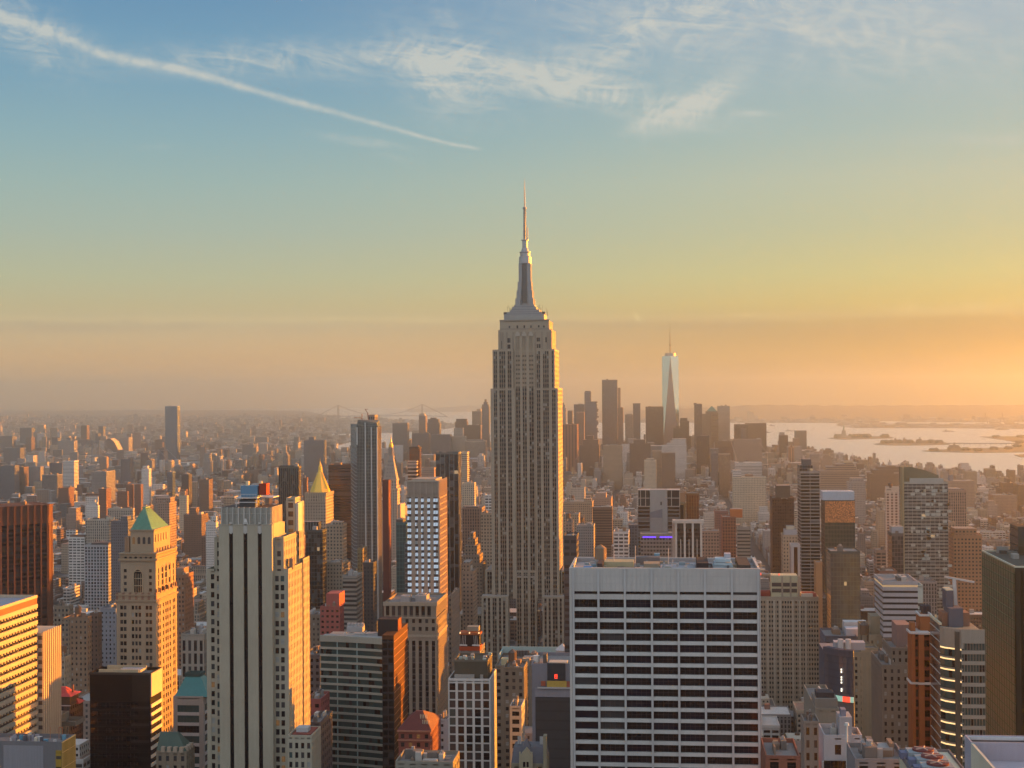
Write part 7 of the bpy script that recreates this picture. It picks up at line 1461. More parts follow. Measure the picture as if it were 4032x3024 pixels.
def shield_tower():
    Y = 1450.0; b = T('glass_tower', 'big dark glass apartment tower with random pale panels and sloping sail crown', Y, '4', 1192, 1556, 832, D=26, sty=(4.2, 3.2, .92, .80), col=(.28, .31, .29), gl='d', bits=1, land='sail crowned glass tower', cat='skyscraper')
    X = lambda a: XZ('4', a, 800, Y)[0]; Z = lambda y: XZ('4', 1380, y, Y)[1]; q = Q(); q.c = (.17, .16, .11)
    P_ = [(1185, 840), (1185, 704), (1262, 702), (1375, 730), (1485, 770), (1485, 840)]; p0 = [(X(a), Y+3, Z(y_)) for a, y_ in P_]; p1 = [(x, Y+20, z_) for x, _, z_ in p0]; q.face(p0[::-1]); q.face(p1)
    for i in range(6): j = (i+1) % 6; q.face([p0[i], p0[j], p1[j], p1[i]])
    part(q, 'crown', b.root); q = Q(); q.c = (.32, .36, .35); q.box(X(1242), X(1520), Y-.6, Y+2.9, Z(840), Z(795)); part(q, 'cap', b.root)
    q = Q(); q.c = (.30, .27, .17); q.box(X(1183), X(1196), Y-1.2, Y+14, 0, Z(704)); part(q, 'edge_fin', b.root)
    q = Q(); q.c = (.36, .42, .40); rr = random.Random(11)
    for k in range(130):
        cxx = rr.choice([1250, 1290, 1330, 1335, 1340, 1380, 1420, 1470, 1475, 1510]); f = rr.randrange(0, 50); a = X(cxx)+rr.choice([0, 4.2]); z_ = b.z-3.0-f*3.2
        if z_ > 10: q.box(a, a+rr.choice([2, 4, 4]), Y-.25, Y-.05, z_-2.4, z_)
    part(q, 'panel', b.root, kind='stuff')
    q = Q(); q.c = (.44, .47, .44)
    for k in range(54): z_ = b.z-2.6-k*3.2; q.box(X(1200), X(1553), Y-.5, Y-.03, z_-.28, z_)
    part(q, 'floor_line', b.root, kind='stuff')
shield_tower()
T('office_tower', 'pinkish stone tower behind and right of the sail crowned glass tower', 1900, '4', 1562, 1705, 895, D=34, sty='strip', col='rose', tiers=((1562, 1665, 880, 4, .6),)); T('office_tower', 'tan block with dark roof box right of the sail crowned glass tower', 1500, '4', 1600, 1832, 1265, D=34, sty=(3.4, 3.6, .5, .45), col=(.30, .19, .13), tiers=((1612, 1790, 1205, 4, .7),), land='tan block with roof box')
T('office_tower', 'tan pillar building squeezed beside the sail crowned glass tower', 1600, '4', 1562, 1612, 1160, D=26, sty='strip', col='tan', bits=1)
T('office_building', 'wide brown block near the river on the right', 3300, '4', 1548, 1772, 820, D=60, sty='small', col='rose', tiers=((1570, 1600, 765, 8, .3, 'none', 'blue'),)); T('apartment_tower', 'plain tan tower block near the river on the right', 3900, '4', 1706, 1792, 742, D=40, sty='small', col='tan', bits=0)
T('office_building', 'castle like stepped block on the right near the water', 3500, '4', 1985, 2100, 880, D=50, sty='small', col='brown', tiers=((2005, 2088, 832, 5, .8), (2035, 2062, 795, 9, .5))); T('office_building', 'broad red brown blocks at the right border by the river', 3300, '4', 1925, 2120, 935, D=50, sty='small', col='rose'); T('office_building', 'brown block at the right border beside the castle like block', 3400, '4', 2130, 2260, 850, D=50, sty='small', col='brown')
def riverside_ziggurat():
    Y = 3900.0; b = T('office_building', 'huge stepped riverside building with curved horizontal bands', Y, '4', 515, 830, 735, D=70, sty=(60, 4.5, 1.2, .4), col=(.27, .22, .19), gl='d', tiers=((560, 805, 700, 8, .8), (640, 790, 678, 14, .7), (718, 780, 655, 20, .4)), land='huge stepped riverside building')
riverside_ziggurat()
T('apartment_tower', 'pale slim block left of the pair above the dark balcony tower', 4500, '4', 428, 504, 596, D=30, sty='bandw', col='grey'); T('apartment_tower', 'brown tower with rounded shoulders above the dark balcony tower', 4400, '4', 525, 610, 640, D=34, sty='small', col='rose', tiers=((540, 600, 612, 4, .7), (548, 585, 602, 7, .5)))
T('apartment_tower', 'dark brown tower with paler top by the harbour', 5300, '4', 180, 250, 445, D=34, sty='glass', col='brown', tiers=((182, 222, 420, 3, .6, 'none', 'grey'),)); T('apartment_tower', 'narrow tower with glowing orange face and cupola by the harbour', 5000, '4', 256, 300, 545, xs=None, D=26, sty=(9, 60, .5, 1.2), col=(.36, .2, .13), gl='o', tiers=((262, 296, 535, 2, .7), (272, 284, 520, 4, .4)))
T('office_building', 'clustered dark terraced block at the river edge', 3700, '4', 925, 1175, 760, D=70, sty='small', col='brown', tiers=((950, 1172, 725, 8, .8), (990, 1170, 700, 14, .7), (1055, 1130, 692, 20, .5))); T('office_building', 'grey window gridded block below the stepped riverside building', 3050, '4', 748, 882, 830, D=40, sty='punch', col='grey', tiers=((765, 868, 795, 4, .7),)); T('office_building', 'small tan buildings beside the cream white tower', 2500, '4', 990, 1042, 1060, D=30, sty='small', col='tan')
T('office_building', 'long white window gridded block above the brick tower', 3000, '3', 1838, 2108, 788, D=45, sty='punch', col='cream', tiers=((1835, 1905, 728, 6, .7, 'bandw', 'white'),), land='long white gridded block')
T('office_building', 'pink brick building with red brown windows low on the right', 1330, '4', 995, 1140, 1560, D=26, sty='punch', col='brick', bits=2); T('office_building', 'pale pink corner building below the cream white tower', 1680, '4', 970, 1052, 1385, D=22, sty='wide', col='rose', bits=1)
T('office_building', 'bright rooftop block with open courtyard low on the right', 900, '4', 1025, 1310, 1648, D=36, sty='bandw', col=(.36, .36, .38), bits=3)
T('apartment_tower', 'tan slender block low right of the dark balcony tower', 1290, '4', 478, 530, 1490, D=18, sty='none', col=(.30, .20, .12), bits=0)
near('office_building', 'pale block with blank blue metal top and striped bands above the orange brick tower', 1010, 'M', 700, 1240, 125, xs=545, bay=60, flr=4.0, sh=.99, wh=.5, pc=(.34, .42, .40), mix=(('pane_dark', 3), ('pane_grey', 2)), m0=11, bits=3)
# --- centre right, behind the white slab
def rooftop_hotel():
    Y = 1600.0; b = Bd('hotel_tower', 'grey concrete hotel tower with open framed top behind the white slab', 'building', XZ('P', 300, 400, Y)[0], Y); X = lambda a: XZ('P', a, 500, Y)[0]; Z = lambda y: XZ('P', 400, y, Y)[1]; q = b.w
    q.c = (.30, .31, .31); q.box(X(262), X(555), Y-1, Y+20, 0, Z(212)); q.c = (.16, .17, .175); q.s = (14, 4, .9, .7); q.g = GL['k']; q.box(X(45), X(262)-.02, Y, Y+20, 0, Z(500)); q.box(X(555)+.02, X(775), Y, Y+20, 0, Z(500)); q.s = (0, 0, 0, 0)
    q.c = (.03, .03, .035); q.box(X(60), X(255), Y+1, Y+18, Z(490), Z(225)); q.box(X(560), X(770), Y+1, Y+18, Z(490), Z(225)); q.c = (.42, .42, .40)
    for y_ in (212, 350, 492): q.box(X(50), X(262)-.02, Y-.5, Y+20, Z(y_+10), Z(y_)); q.box(X(555)+.02, X(775), Y-.5, Y+20, Z(y_+10), Z(y_))
    for a in (52, 98, 185, 630, 770): q.box(X(a)-.35, X(a)+.35, Y-.5, Y+.5, Z(500), Z(215))
    q.c = (.05, .05, .05); q.box(X(438), X(465), Y-1.15, Y-1.0, Z(475), Z(415)); q.c = (.17, .18, .21); P = [(262, 690), (262, 595), (472, 540), (472, 690)]; q.face([(X(a), Y-1.6, Z(y_)) for a, y_ in P]); q.c = (.26, .265, .27); q.box(X(262), X(485), Y-1.55, Y-1.02, 0, Z(695))
    b.foot(X(45), X(775), Y-2, Y+20, Z(212)); part(q, 'wall', b.root); px_land('concrete hotel with framed top', 'P', 300, 300)
    c = T('bronze_tower', 'stacked bronze metal boxes right of the concrete hotel', 1700, 'P', 652, 870, 270, D=26, sty='none', col=(.32, .19, .11), bits=0, land='bronze boxes'); c = T('bronze_tower', 'taller olive bronze box behind the orange bronze box', 1712, 'P', 882, 1098, 285, D=30, sty=(3, 4, .7, .9), col=(.17, .11, .055), gl='o', bits=0); T('bronze_tower', 'lowest bronze box with glassy side in front of the others', 1640, 'P', 598, 872, 455, D=18, sty=(9, 60, .45, 1.2), col=(.19, .15, .085), gl='k', bits=0)
    Y2 = 1420; d = T('office_building', 'low glass hotel podium with two violet neon strips', Y2, 'P', 95, 735, 985, D=24, sty=(3, 3.6, .7, .5), col=(.22, .22, .215), gl='d', bits=1)
    X2 = lambda a: XZ('P', a, 1000, Y2)[0]; Z2 = lambda y: XZ('P', 400, y, Y2)[1]
    for a, c_ in ((132, 362), (425, 665)):
        g = Q(); g.box(X2(a), X2(c_), Y2-.5, Y2-.2, Z2(1036), Z2(1015)); part(g, 'neon_strip', d.root, ['lamp_violet'])
    e = near('office_tower', 'modern office tower with white vertical piers and thick white flat roof rim', 1330, 'P', 705, 1150, 785, xs=480, bay=60, flr=3.7, sh=0, wh=.5, pc=(.055, .052, .05), mix=MD, m0=0, fin=False, bits=0, land='white piered office tower')
    q = e.w; x0, x1, z = e.x0, e.x1, e.z; q.c = (.46, .46, .43); zt = XZ('P', 900, 735, 1329)[1]; q.ring(x0-3, x1+2, 1328, e.y1+2, z, zt, 2.5)
    for f in (0, .335, .65, .97): q.box(x0+(x1-x0)*f-.9, x0+(x1-x0)*f+.9, 1328.6, 1330, 0, z)
    for f in (.18, .5, .81): q.box(x0+(x1-x0)*f-.3, x0+(x1-x0)*f+.3, 1329.2, 1330, 0, z-14)
    for k in range(22):
        for i in range(12): e.win.append((x0+(x1-x0)*(i+.5)/12, 1329.97, z-6-k*3.7, 0.0, 2.0, 2.2))
    for k in range(3): q.box(x0-.1, x0-3.2, e.y0+6+k*7, e.y0+7+k*7, 0, z)
    e.done()
rooftop_hotel()
for a in [('brick_building', 'tan brick block with paired arched windows right of the white piered tower', 1560, 'P', 1150, 1450, 935, None, 'punch', (.34, .24, .19)), ('brick_tower', 'tall red brown brick tower with glowing penthouse drum', 1700, 'P', 1500, 1735, 690, None, 'punch', (.25, .12, .085)),
          ('apartment_tower', 'grey apartment block with white balconies and orange lit right edge', 1480, 'P', 1760, 1985, 870, 2030, 'bandw', (.24, .24, .22)), ('office_building', 'white cream twin blocks behind the tan brick block', 2100, 'P', 1185, 1360, 625, None, 'small', (.46, .42, .36)), ('brick_building', 'rust red block behind the glowing penthouse tower', 2000, 'P', 1375, 1600, 590, None, 'small', (.25, .13, .11))]:
    b = T(a[0], a[1], a[2], a[3], a[4], a[5], a[6], xs=a[7], D=26, sty=a[8], col=a[9], tiers=((1640, 1850, 545, 6, .5, 'none', (.42, .15, .06)),) if 'penthouse drum' in a[1] else (), land='red brick tower' if 'glowing' in a[1] and 'tall' in a[1] else None)
T('office_building', 'beige block with arched windows right of the limestone skyscraper', 2300, '3', 450, 688, 990, D=40, sty='punch', col='tan', tiers=((480, 540, 965, 6, .4), (620, 680, 962, 8, .4)), land='beige arched block', tk=1); T('office_building', 'lower beige block beside the skyscraper right of its shaft', 2000, '3', 452, 578, 1090, D=30, sty='punch', col='tan')
T('office_building', 'brown block with water tower and narrow lit side, middle right', 2450, '3', 688, 842, 960, xs=878, sty='small', col='rose', tiers=((715, 800, 915, 6, .5, 'none'),), tk=1); T('office_building', 'dark long block in front of the brown water tower block', 2150, '3', 690, 850, 1035, D=30, sty='band', col='brown'); T('office_building', 'white trimmed block behind the white slab roof', 1750, '3', 985, 1080, 1180, D=28, sty='punch', col='slate')
T('office_building', 'white loft building with big windows above the white slab roof', 1500, '3', 862, 985, 1240, D=30, sty='wide', col='white'); T('office_building', 'orange edged brick block right of the limestone skyscraper', 1560, '3', 470, 520, 1160, xs=534, sty='small', col='rose', tk=1); T('office_building', 'black windowed block touching the white slab on its left', 900, '3', 455, 560, 1275, D=22, sty='wide', col='dark')
T('office_building', 'pale block with rusty roof tank behind the white slab roof', 1750, '3', 560, 700, 1185, D=30, sty='small', col='grey', tk=1); T('office_building', 'old domed building with green dome right of the limestone skyscraper', 2700, '3', 512, 625, 875, D=30, sty='small', col='lime')

# ================================================================ bridges, statue, boats
def suspension(name, lab, towers, zdeck, ends, htower, w, legs, col, sagz, nh=26, m='steel'):
    # towers: two (x, y) feet; ends: two anchorages
    (ax, ay), (bx, by) = towers; root = tag(empty(name, ((ax+bx)/2, (ay+by)/2, 0)), lab, 'bridge'); d = Vector((bx-ax, by-ay, 0)).normalized(); n = Vector((-d.y, d.x, 0))
    for (x, y), h in zip(towers, htower):
        q = Q(); q.c = col
        for s_ in (-1, 1): q.bar((x+n.x*s_*w, y+n.y*s_*w, 0), (x+n.x*s_*w*.9, y+n.y*s_*w*.9, h), legs)
        for f in (.96, .32): q.bar((x+n.x*w, y+n.y*w, h*f), (x-n.x*w, y-n.y*w, h*f), legs*.9)
        part(q, 'tower', root)
    q = Q(); q.c = col; P = [ends[0], towers[0], towers[1], ends[1]]
    for (x, y), (x2, y2), z0, z1 in zip(P, P[1:], (zdeck*.7, zdeck, zdeck), (zdeck, zdeck, zdeck*.7)): 
        q.bar((x, y, z0), (x2, y2, z1), legs*.9)
    part(q, 'deck', root)
    for s_ in (-1, 1):
        q = Q(); q.c = col; prev = None
        for k in range(nh+1):
            f = k/nh; x, y = ax+(bx-ax)*f+n.x*s_*w, ay+(by-ay)*f+n.y*s_*w; h = htower[0]+(htower[1]-htower[0])*f; z = h-(h-sagz)*(1-(2*f-1)**2)
            if prev: q.bar(prev, (x, y, z), legs*.34)
            if k % 2: q.bar((x, y, z), (x, y, zdeck), legs*.10)
            prev = (x, y, z)
        for (x, y), (ex, ey), h in ((towers[0], ends[0], htower[0]), (towers[1], ends[1], htower[1])): q.bar((x+n.x*s_*w, y+n.y*s_*w, h), (ex+n.x*s_*w, ey+n.y*s_*w, zdeck*.7), legs*.34)
        part(q, 'cable', root)
Y1, Y2 = 17300.0, 17300.0
t1, h1 = XZ('2', 688, 197, Y1); t2, h2 = XZ('2', 1373, 190, Y2); zd = XZ('2', 1000, 286, Y1)[1]
e0 = XZ('2', 500, 300, Y1)[0]; e1 = XZ('2', 1580, 300, Y2)[0]
suspension('suspension_bridge', 'faint grey suspension bridge with two tall towers on the far horizon', [(t1, Y1), (t2, Y2)], max(zd, 18), [(e0, Y1), (e1, Y2)], [h1, h2], 32, 7, (.14, .15, .17), max(zd, 18)+12)
a1, b1 = XZ('1', 780, 432, 6050); a2, b2 = XZ('1', 1325, 548, 4950)
suspension('suspension_bridge', 'blue grey suspension bridge crossing the river left of the lone glass skyscraper', [(a1, 6050), (a2, 4950)], 36, [(XZ('1', 600, 600, 6500)[0], 6500), (XZ('1', 1560, 660, 4500)[0], 4500)], [98, 98], 15, 2.6, (.13, .17, .22), 44)
b = tag(empty('road_bridge', (GP('4', 1840, 522)[0], GP('4', 1840, 522)[1], 0)), 'low thin bridge from the fort like island to the curved shore', 'bridge'); p0, p1 = GP('4', 1545, 520), GP('4', 2140, 522); q = Q(); q.c = (.16, .14, .13); q.bar((*p0, 7), (*p1, 7), 3.0); part(q, 'deck', b)
q = Q(); q.c = (.16, .14, .13)
for k in range(14): f = (k+.5)/14; x, y = p0[0]+(p1[0]-p0[0])*f, p0[1]+(p1[1]-p0[1])*f; q.bar((x, y, 0), (x, y, 6), 2.2)
part(q, 'pier', b)
def statue():
    gx, gy = GP('4', 706, 468); r = tag(empty('statue', (gx, gy, 2)), 'robed statue raising a torch on a stone pedestal on the harbour island', 'statue'); H = lambda y: XZ('4', 706, y, gy)[1]
    q = Q(); q.c = (.24, .21, .17); q.lathe(gx, gy, [(46, 2), (44, 10), (30, 11), (28, 16)], 11); part(q, 'fort', r); q = Q(); q.c = (.26, .22, .18); q.frus(q.sq(gx, gy, 15, 16), q.sq(gx, gy, 10, 40)); q.frus(q.sq(gx, gy, 11.5, 40), q.sq(gx, gy, 10, 47)); part(q, 'pedestal', r)
    zt = H(352); k = (zt-47)/46.0; q = Q(); q.lathe(gx, gy, [(5.6, 47), (5.4, 47+8*k), (4.4, 47+16*k), (3.7, 47+21*k), (4.2, 47+25*k), (4.0, 47+28.5*k), (1.4, 47+30*k), (1.3, 47+31*k), (2.1, 47+32.5*k), (2.2, 47+34.5*k), (1.2, 47+36*k)], 12)
    q.bar((gx-3.2, gy, 47+28*k), (gx-5.2, gy, 47+34*k), 1.3); q.bar((gx-5.2, gy, 47+34*k), (gx-5.6, gy, 47+42*k), 1.0)
    for j in range(7): a = math.pi*(j+.5)/7; q.bar((gx, gy, 47+35*k), (gx+3.6*math.cos(a), gy, 47+35*k+3.4*math.sin(a)), .25)
    q.bar((gx+3, gy-1, 47+26*k), (gx+4.6, gy-2.5, 47+21*k), 1.1); q.frus([(gx+3.2, gy-3.6, 47+19*k), (gx+6, gy-3.6, 47+19*k), (gx+6, gy-2.8, 47+19*k), (gx+3.2, gy-2.8, 47+19*k)], [(gx+3.6, gy-3.6, 47+24*k), (gx+6.4, gy-3.6, 47+24*k), (gx+6.4, gy-2.8, 47+24*k), (gx+3.6, gy-2.8, 47+24*k)])
    part(q, 'figure', r, ['skin_green']); q = Q(); q.lathe(gx-5.6, gy, [(.6, 47+41.5*k), (1.8, 47+43*k), (1.3, 47+44*k), (.2, 47+47*k)], 8); part(q, 'torch', r, ['gilding'])
statue()
def boats():
    for i, (x, y, L, c, lab) in enumerate([(372, 526, 46, (.5, .5, .45), 'white ferry with bow light nearest the shore'), (352, 422, 44, (.42, .12, .08), 'orange ferry left of the statue island'), (265, 411, 62, (.12, .1, .1), 'dark barge left of the orange ferry'), (120, 367, 48, (.2, .16, .15), 'small ship far out by the left shore'), (1558, 414, 80, (.1, .08, .08), 'long dark freighter right of the statue island'), (2000, 399, 100, (.08, .07, .07), 'long flat barge near the pier shore'), (85, 424, 40, (.14, .12, .12), 'dark boat beside the skyline end'), (1034, 690, 26, (.5, .5, .5), 'small white boat with wake near the terraced block')]):
        gx, gy = GP('4', x, y); r = tag(empty('boat', (gx, gy, 0)), lab, 'boat', 'boats on the harbour'); q = Q(); q.c = c; w = L*.09; D = lambda s_, z_: [(gx-L*.5*s_, gy-w*s_, z_), (gx+L*.4*s_, gy-w*s_, z_), (gx+L*.5*s_, gy, z_), (gx+L*.4*s_, gy+w*s_, z_), (gx-L*.5*s_, gy+w*s_, z_)]
        q.frus(D(.9, -.5), D(1, 5)); part(q, 'hull', r); q = Q(); q.c = tuple(min(1, v*1.4+.1) for v in c); q.box(gx-L*.3, gx+L*.15, gy-w*.7, gy+w*.7, 5, 9 if L < 60 else 7.5); q.box(gx-L*.28, gx-L*.15, gy-w*.5, gy+w*.5, 7, 14); part(q, 'deckhouse', r)
boats()
for (reg, x0_, x1_, y0_, y1_, base, lab) in [('4', 1120, 1160, 468, 505, 512, 'flat roofed long hall on the fort like island'), ('4', 1195, 1222, 462, 505, 512, 'tower block with twin caps on the fort like island'), ('4', 1300, 1400, 476, 508, 512, 'central brick hall on the fort like island'), ('4', 1325, 1342, 458, 480, 512, 'water tower on the fort like island'), ('4', 1480, 1520, 484, 515, 515, 'low sheds at the right end of the fort like island')]:
    gx, gy = GP(reg, (x0_+x1_)/2, base); xa = XZ(reg, x0_, base, gy)[0]; xb = XZ(reg, x1_, base, gy)[0]; zt = XZ(reg, x0_, y0_, gy)[1]; zm = XZ(reg, x0_, y1_, gy)[1]
    b = Bd('island_building', lab, 'building', (xa+xb)/2, gy); b.w.c = (.2, .13, .10); b.w.s = (8, 8, .4, .5); b.w.box(xa, xb, gy, gy+30, 0, max(zt*.72, 6)); b.w.c = (.16, .11, .09); b.w.s = (0, 0, 0, 0); b.w.box(xa+2, xa+(xb-xa)*.35, gy-1, gy+20, 0, zt); part(b.w, 'wall', b.root)
gx, gy = GP('4', 1615, 573); b = Bd('terminal_building', 'gabled railway terminal with clock spire on the park shore', 'building', gx, gy); xa, xb = XZ('4', 1570, 560, gy)[0], XZ('4', 1665, 560, gy)[0]; q = b.w; q.c = (.13, .09, .075); q.box(xa, xb, gy, gy+60, 0, 14); ym = gy+30
q.frus([(xa, gy, 14), (xb, gy, 14), (xb, gy+60, 14), (xa, gy+60, 14)], [(xa+8, gy+10, 27), (xb-10, gy+10, 27), (xb-10, gy+50, 27), (xa+8, gy+50, 27)]); part(q, 'wall', b.root); s_ = Q(); s_.c = (.13, .10, .09); xx = XZ('4', 1608, 500, gy)[0]; s_.box(xx-4, xx+4, gy-2, gy+6, 14, 34); s_.frus(s_.sq(xx, gy+2, 4.4, 34), s_.sq(xx, gy+2, .3, XZ('4', 1608, 498, gy)[1])); part(s_, 'clock_spire', b.root)
for x_, lab in ((1860, 'left harbour gantry crane on the far pier'), (2000, 'right harbour gantry crane on the far pier')):
    gx, gy = GP('4', x_, 352); k = tag(empty('gantry_crane', (gx, gy, 0)), lab, 'crane', 'gantry cranes on the pier'); zt = XZ('4', x_, 262, gy)[1]; q = Q(); q.c = (.1, .1, .12)
    for a in (-1, 1): q.bar((gx+a*22, gy, 0), (gx+a*8, gy, zt*.6), 4)
    part(q, 'leg', k); q = Q(); q.c = (.1, .1, .12); q.bar((gx-30, gy, zt*.55), (gx+45, gy, zt*.55), 4); q.bar((gx, gy, zt*.55), (gx+2, gy, zt), 3.5); part(q, 'boom', k)

# ================================================================ city fabric
rs = np.random.RandomState(21)
PAL = [('red brown brick', (.17, .12, .10)), ('tan', (.32, .275, .215)), ('pale cream', (.42, .38, .31)), ('grey', (.25, .25, .25)), ('white', (.52, .51, .49)), ('dark brown', (.11, .08, .07)), ('pinkish', (.28, .225, .195)), ('slate grey', (.14, .15, .16))]
PW = [.13, .16, .16, .22, .15, .07, .04, .07]
foot = np.array([(a-5, b_+5, c_-5, d_+5) for a, b_, c_, d_, _ in FOOT])
def blocked(x0, x1, y0, y1): return bool(np.any((foot[:, 0] < x1) & (foot[:, 1] > x0) & (foot[:, 2] < y1) & (foot[:, 3] > y0)))
def inpoly(x, y, P):
    c = False; n = len(P)
    for i in range(n):
        (xa, ya), (xb, yb) = P[i], P[(i+1) % n]
        if (ya > y) != (yb > y) and x < (xb-xa)*(y-ya)/(yb-ya)+xa: c = not c
    return c
AV = [-1600, -1390, -1180, -970, -760, -590, -425, -285, -128, 150, 430, 710, 985, 1260, 1540, 1820, 2100]
def hmean(x, y):
    if y < 1500: return 38
    if y < 2100: return 27
    if y < 2900: return 20
    if y < 4200: return 17
    return 30
fab = []         # x0,x1,y0,y1,h,palette,style
y = 690.0
while y < 6350:
    half = y*.345
    for xa, xb in zip(AV, AV[1:]):
        if xb < -half-y*.10-140 or xa > half-y*.10+620: continue
        rows = 2
        for rrow in range(rows):
            ya = y+rrow*31; yb = ya+30
            x = xa+13
            while x < xb-14:
                w = rs.choice([7, 9, 12, 15, 20, 27, 38], p=[.16, .22, .22, .16, .12, .08, .04]) if y > 1700 else rs.choice([12, 16, 20, 26, 34, 46], p=[.15, .2, .22, .2, .14, .09])
                x1 = min(x+w, xb-13)
                if x1-x > 6 and rs.rand() > .04:
                    m = hmean(x, y); h = m*np.exp(rs.normal(0, .34))
                    if rs.rand() < .035: h *= 1.9
                    d_in = rs.uniform(0, 9) if rs.rand() < .4 else 0
                    Ya, Yb = ya+(d_in if rrow else 0), yb-(0 if rrow else d_in)
                    if y > 4300 and rs.rand() < .12: h *= 1.6
                    h = min(h, 275-(300/3254.)*Ya if Ya < 2200 else (58 if Ya < 4300 or x > 250 else 85))
                    if h > 6 and not blocked(x, x1, Ya, Yb) and inpoly((x+x1)/2, Yb+20, man): fab.append((x, x1-.25, Ya, Yb, float(h), int(rs.choice(8, p=PW)), int(rs.randint(0, 6))))
                x = x1+(.3 if rs.rand() < .8 else 4)
    y += 80.5
# which of them show, and how much: a coarse depth-ordered paint
Wp, Hp = 1008, 756
def srect(x0, x1, y0, y1, z):
    P = [proj(a, b_, c_) for a in (x0, x1) for b_ in (y0, y1) for c_ in (0, z)]
    if any(p_ is None for p_ in P): return None
    top = [proj(a, y0, z) for a in (x0, x1)]; bk = [proj(a, y1, z) for a in (x0, x1)]
    return min(p_[0] for p_ in P)/4, max(p_[0] for p_ in P)/4, min(p_[1] for p_ in top+bk)/4, max(p_[1] for p_ in P)/4, y0
items = [(r_, -1) for r_ in (srect(a, b_, c_, d_, e_) for a, b_, c_, d_, e_ in FOOT) if r_] + [(r_, i) for i, r_ in enumerate(srect(f[0], f[1], f[2], f[3], f[4]) for f in fab) if r_]
items.sort(key=lambda a: a[0][4])
buf = np.zeros((Hp, Wp), bool); vis = {}; cen = {}
for (a, b_, c_, d_, _), i in items:
    ia, ib, ic, id_ = max(0, int(a)), min(Wp, int(b_)+1), max(0, int(c_)), min(Hp, int(d_)+1)
    if ib <= ia or id_ <= ic: continue
    sub = buf[ic:id_, ia:ib]; n = int((~sub).sum())
    if i >= 0 and n:
        vis[i] = n; yy, xx = np.nonzero(~sub); cen[i] = ((xx.mean()+ia)*4, (yy.mean()+ic)*4)
    sub[:] = True
order = sorted(vis, key=lambda i: -vis[i]); chosen = order[:300]; cs_ = set(chosen)
FS = ['punch', 'small', 'strip', 'small', 'punch', 'wide']
def fabric_mesh(q, f, detail=True):
    x0, x1, y0, y1, h, pc_, st_ = f; r = random.Random(int(x0*13+y0)); base = PAL[pc_][1]; k = r.uniform(.8, 1.15); q.c = tuple(v*k for v in base); S_ = ST[FS[st_]]; q.s = (S_[0]*r.uniform(.85, 1.2), S_[1]*r.uniform(.92, 1.08), S_[2], S_[3]); q.g = GL[r.choice('dddkb')]
    rc = r.choice([(.16, .16, .16), (.30, .30, .29), (.46, .45, .43), (.10, .10, .10), (.26, .18, .14), (.55, .54, .52)])
    q.box(x0, x1, y0, y1, 0, h, top=rc)
    if r.random() < .16 and x1-x0 > 14: q.box(x0+r.uniform(1, 4), x1-r.uniform(1, 5), y0+r.uniform(2, 6), y1-2, h, h*r.uniform(1.12, 1.4), top=rc)
    q.s = (0, 0, 0, 0)
    return r, rc
ordn = ['', 'second ', 'third ', 'fourth ', 'fifth ', 'sixth ', 'seventh ', 'eighth ', 'ninth ', 'tenth ', 'eleventh ', 'twelfth ', 'thirteenth ', 'fourteenth ', 'fifteenth ', 'sixteenth ', 'seventeenth ', 'eighteenth ', 'nineteenth ', 'twentieth ']
seen = {}
def where(i):
    cx_, cy_ = cen[i]; nm, lx, ly = min(LAND, key=lambda l: (l[1]-cx_)**2+((l[2]-cy_)*1.3)**2); dx, dy = cx_-lx, cy_-ly
    if abs(dx) > abs(dy)*1.2: rel = 'left of' if dx < 0 else 'right of'
    else: rel = 'beyond' if dy < 0 else 'below'
    return nm, rel, math.hypot(dx, dy)
info = []
for i in chosen:
    f = fab[i]; nm, rel, dist = where(i); w, h = f[1]-f[0], f[4]
    size = 'tall' if h > 55 else ('broad' if w > 30 else ('slim' if w < 13 else ('low' if h < 24 else 'mid height')))
    tk_ = (int(f[0])+int(f[2])) % 5 == 0; info.append((dist, i, nm, rel, size, PAL[f[5]][0], tk_))
info.sort(key=lambda a: a[0])
for dist, i, nm, rel, size, cn, tk_ in info:
    f = fab[i]; key = (nm, rel, size, cn, tk_); n = seen.get(key, 0); seen[key] = n+1
    lab = f"{size} {cn} {'building with rooftop water tank' if tk_ else 'flat roofed building'}, {ordn[min(n, 19)]}nearest {rel} the {nm}"
    if len(lab.split()) > 16: lab = f"{size} {cn} {'building with tank' if tk_ else 'building'}, {ordn[min(n, 19)]}nearest {rel} the {nm}"
    if len(lab.split()) > 16: lab = f"{size.split()[0]} {cn} block, {ordn[min(n, 19)]}nearest {rel} the {nm}"
    x0, x1, y0, y1, h = f[:5]
    b = Bd('city_building', lab, 'building', (x0+x1)/2, y0, 'buildings filling the street blocks'); r, rc = fabric_mesh(b.w, f)
    q = b.w; q.c = tuple(min(.6, v*1.15) for v in q.c); q.ring(x0-.25, x1+.2, y0-.25, y1+.2, h-.9, h+1.0, .4)
    if r.random() < .3 and x1-x0 > 12: q.s = ST['small']; q.box(x0+(x1-x0)*.2, x1-(x1-x0)*.25, y0+5, y1-6, h, h+r.uniform(4, 9)); q.s = (0, 0, 0, 0)
    part(b.w, 'wall', b.root)
    e = Q(); e.c = r.choice([(.3, .28, .26), (.2, .12, .1), (.4, .39, .37)]); bx = r.uniform(x0+1, max(x0+1.5, x1-5)); e.box(bx, min(bx+4, x1-.5), y1-9, y1-4, h, h+3.4); part(e, 'stair_head', b.root)
    if tk_: e = Q(); tank(e, (x0+x1)/2, y0+(y1-y0)*.6, h, .9); part(e, 'water_tank', b.root)
    elif r.random() < .5: e = Q(); e.c = (.35, .36, .37); e.box((x0+x1)/2-1.5, (x0+x1)/2+1.5, y0+6, y0+9, h, h+1.7); part(e, 'air_unit', b.root)
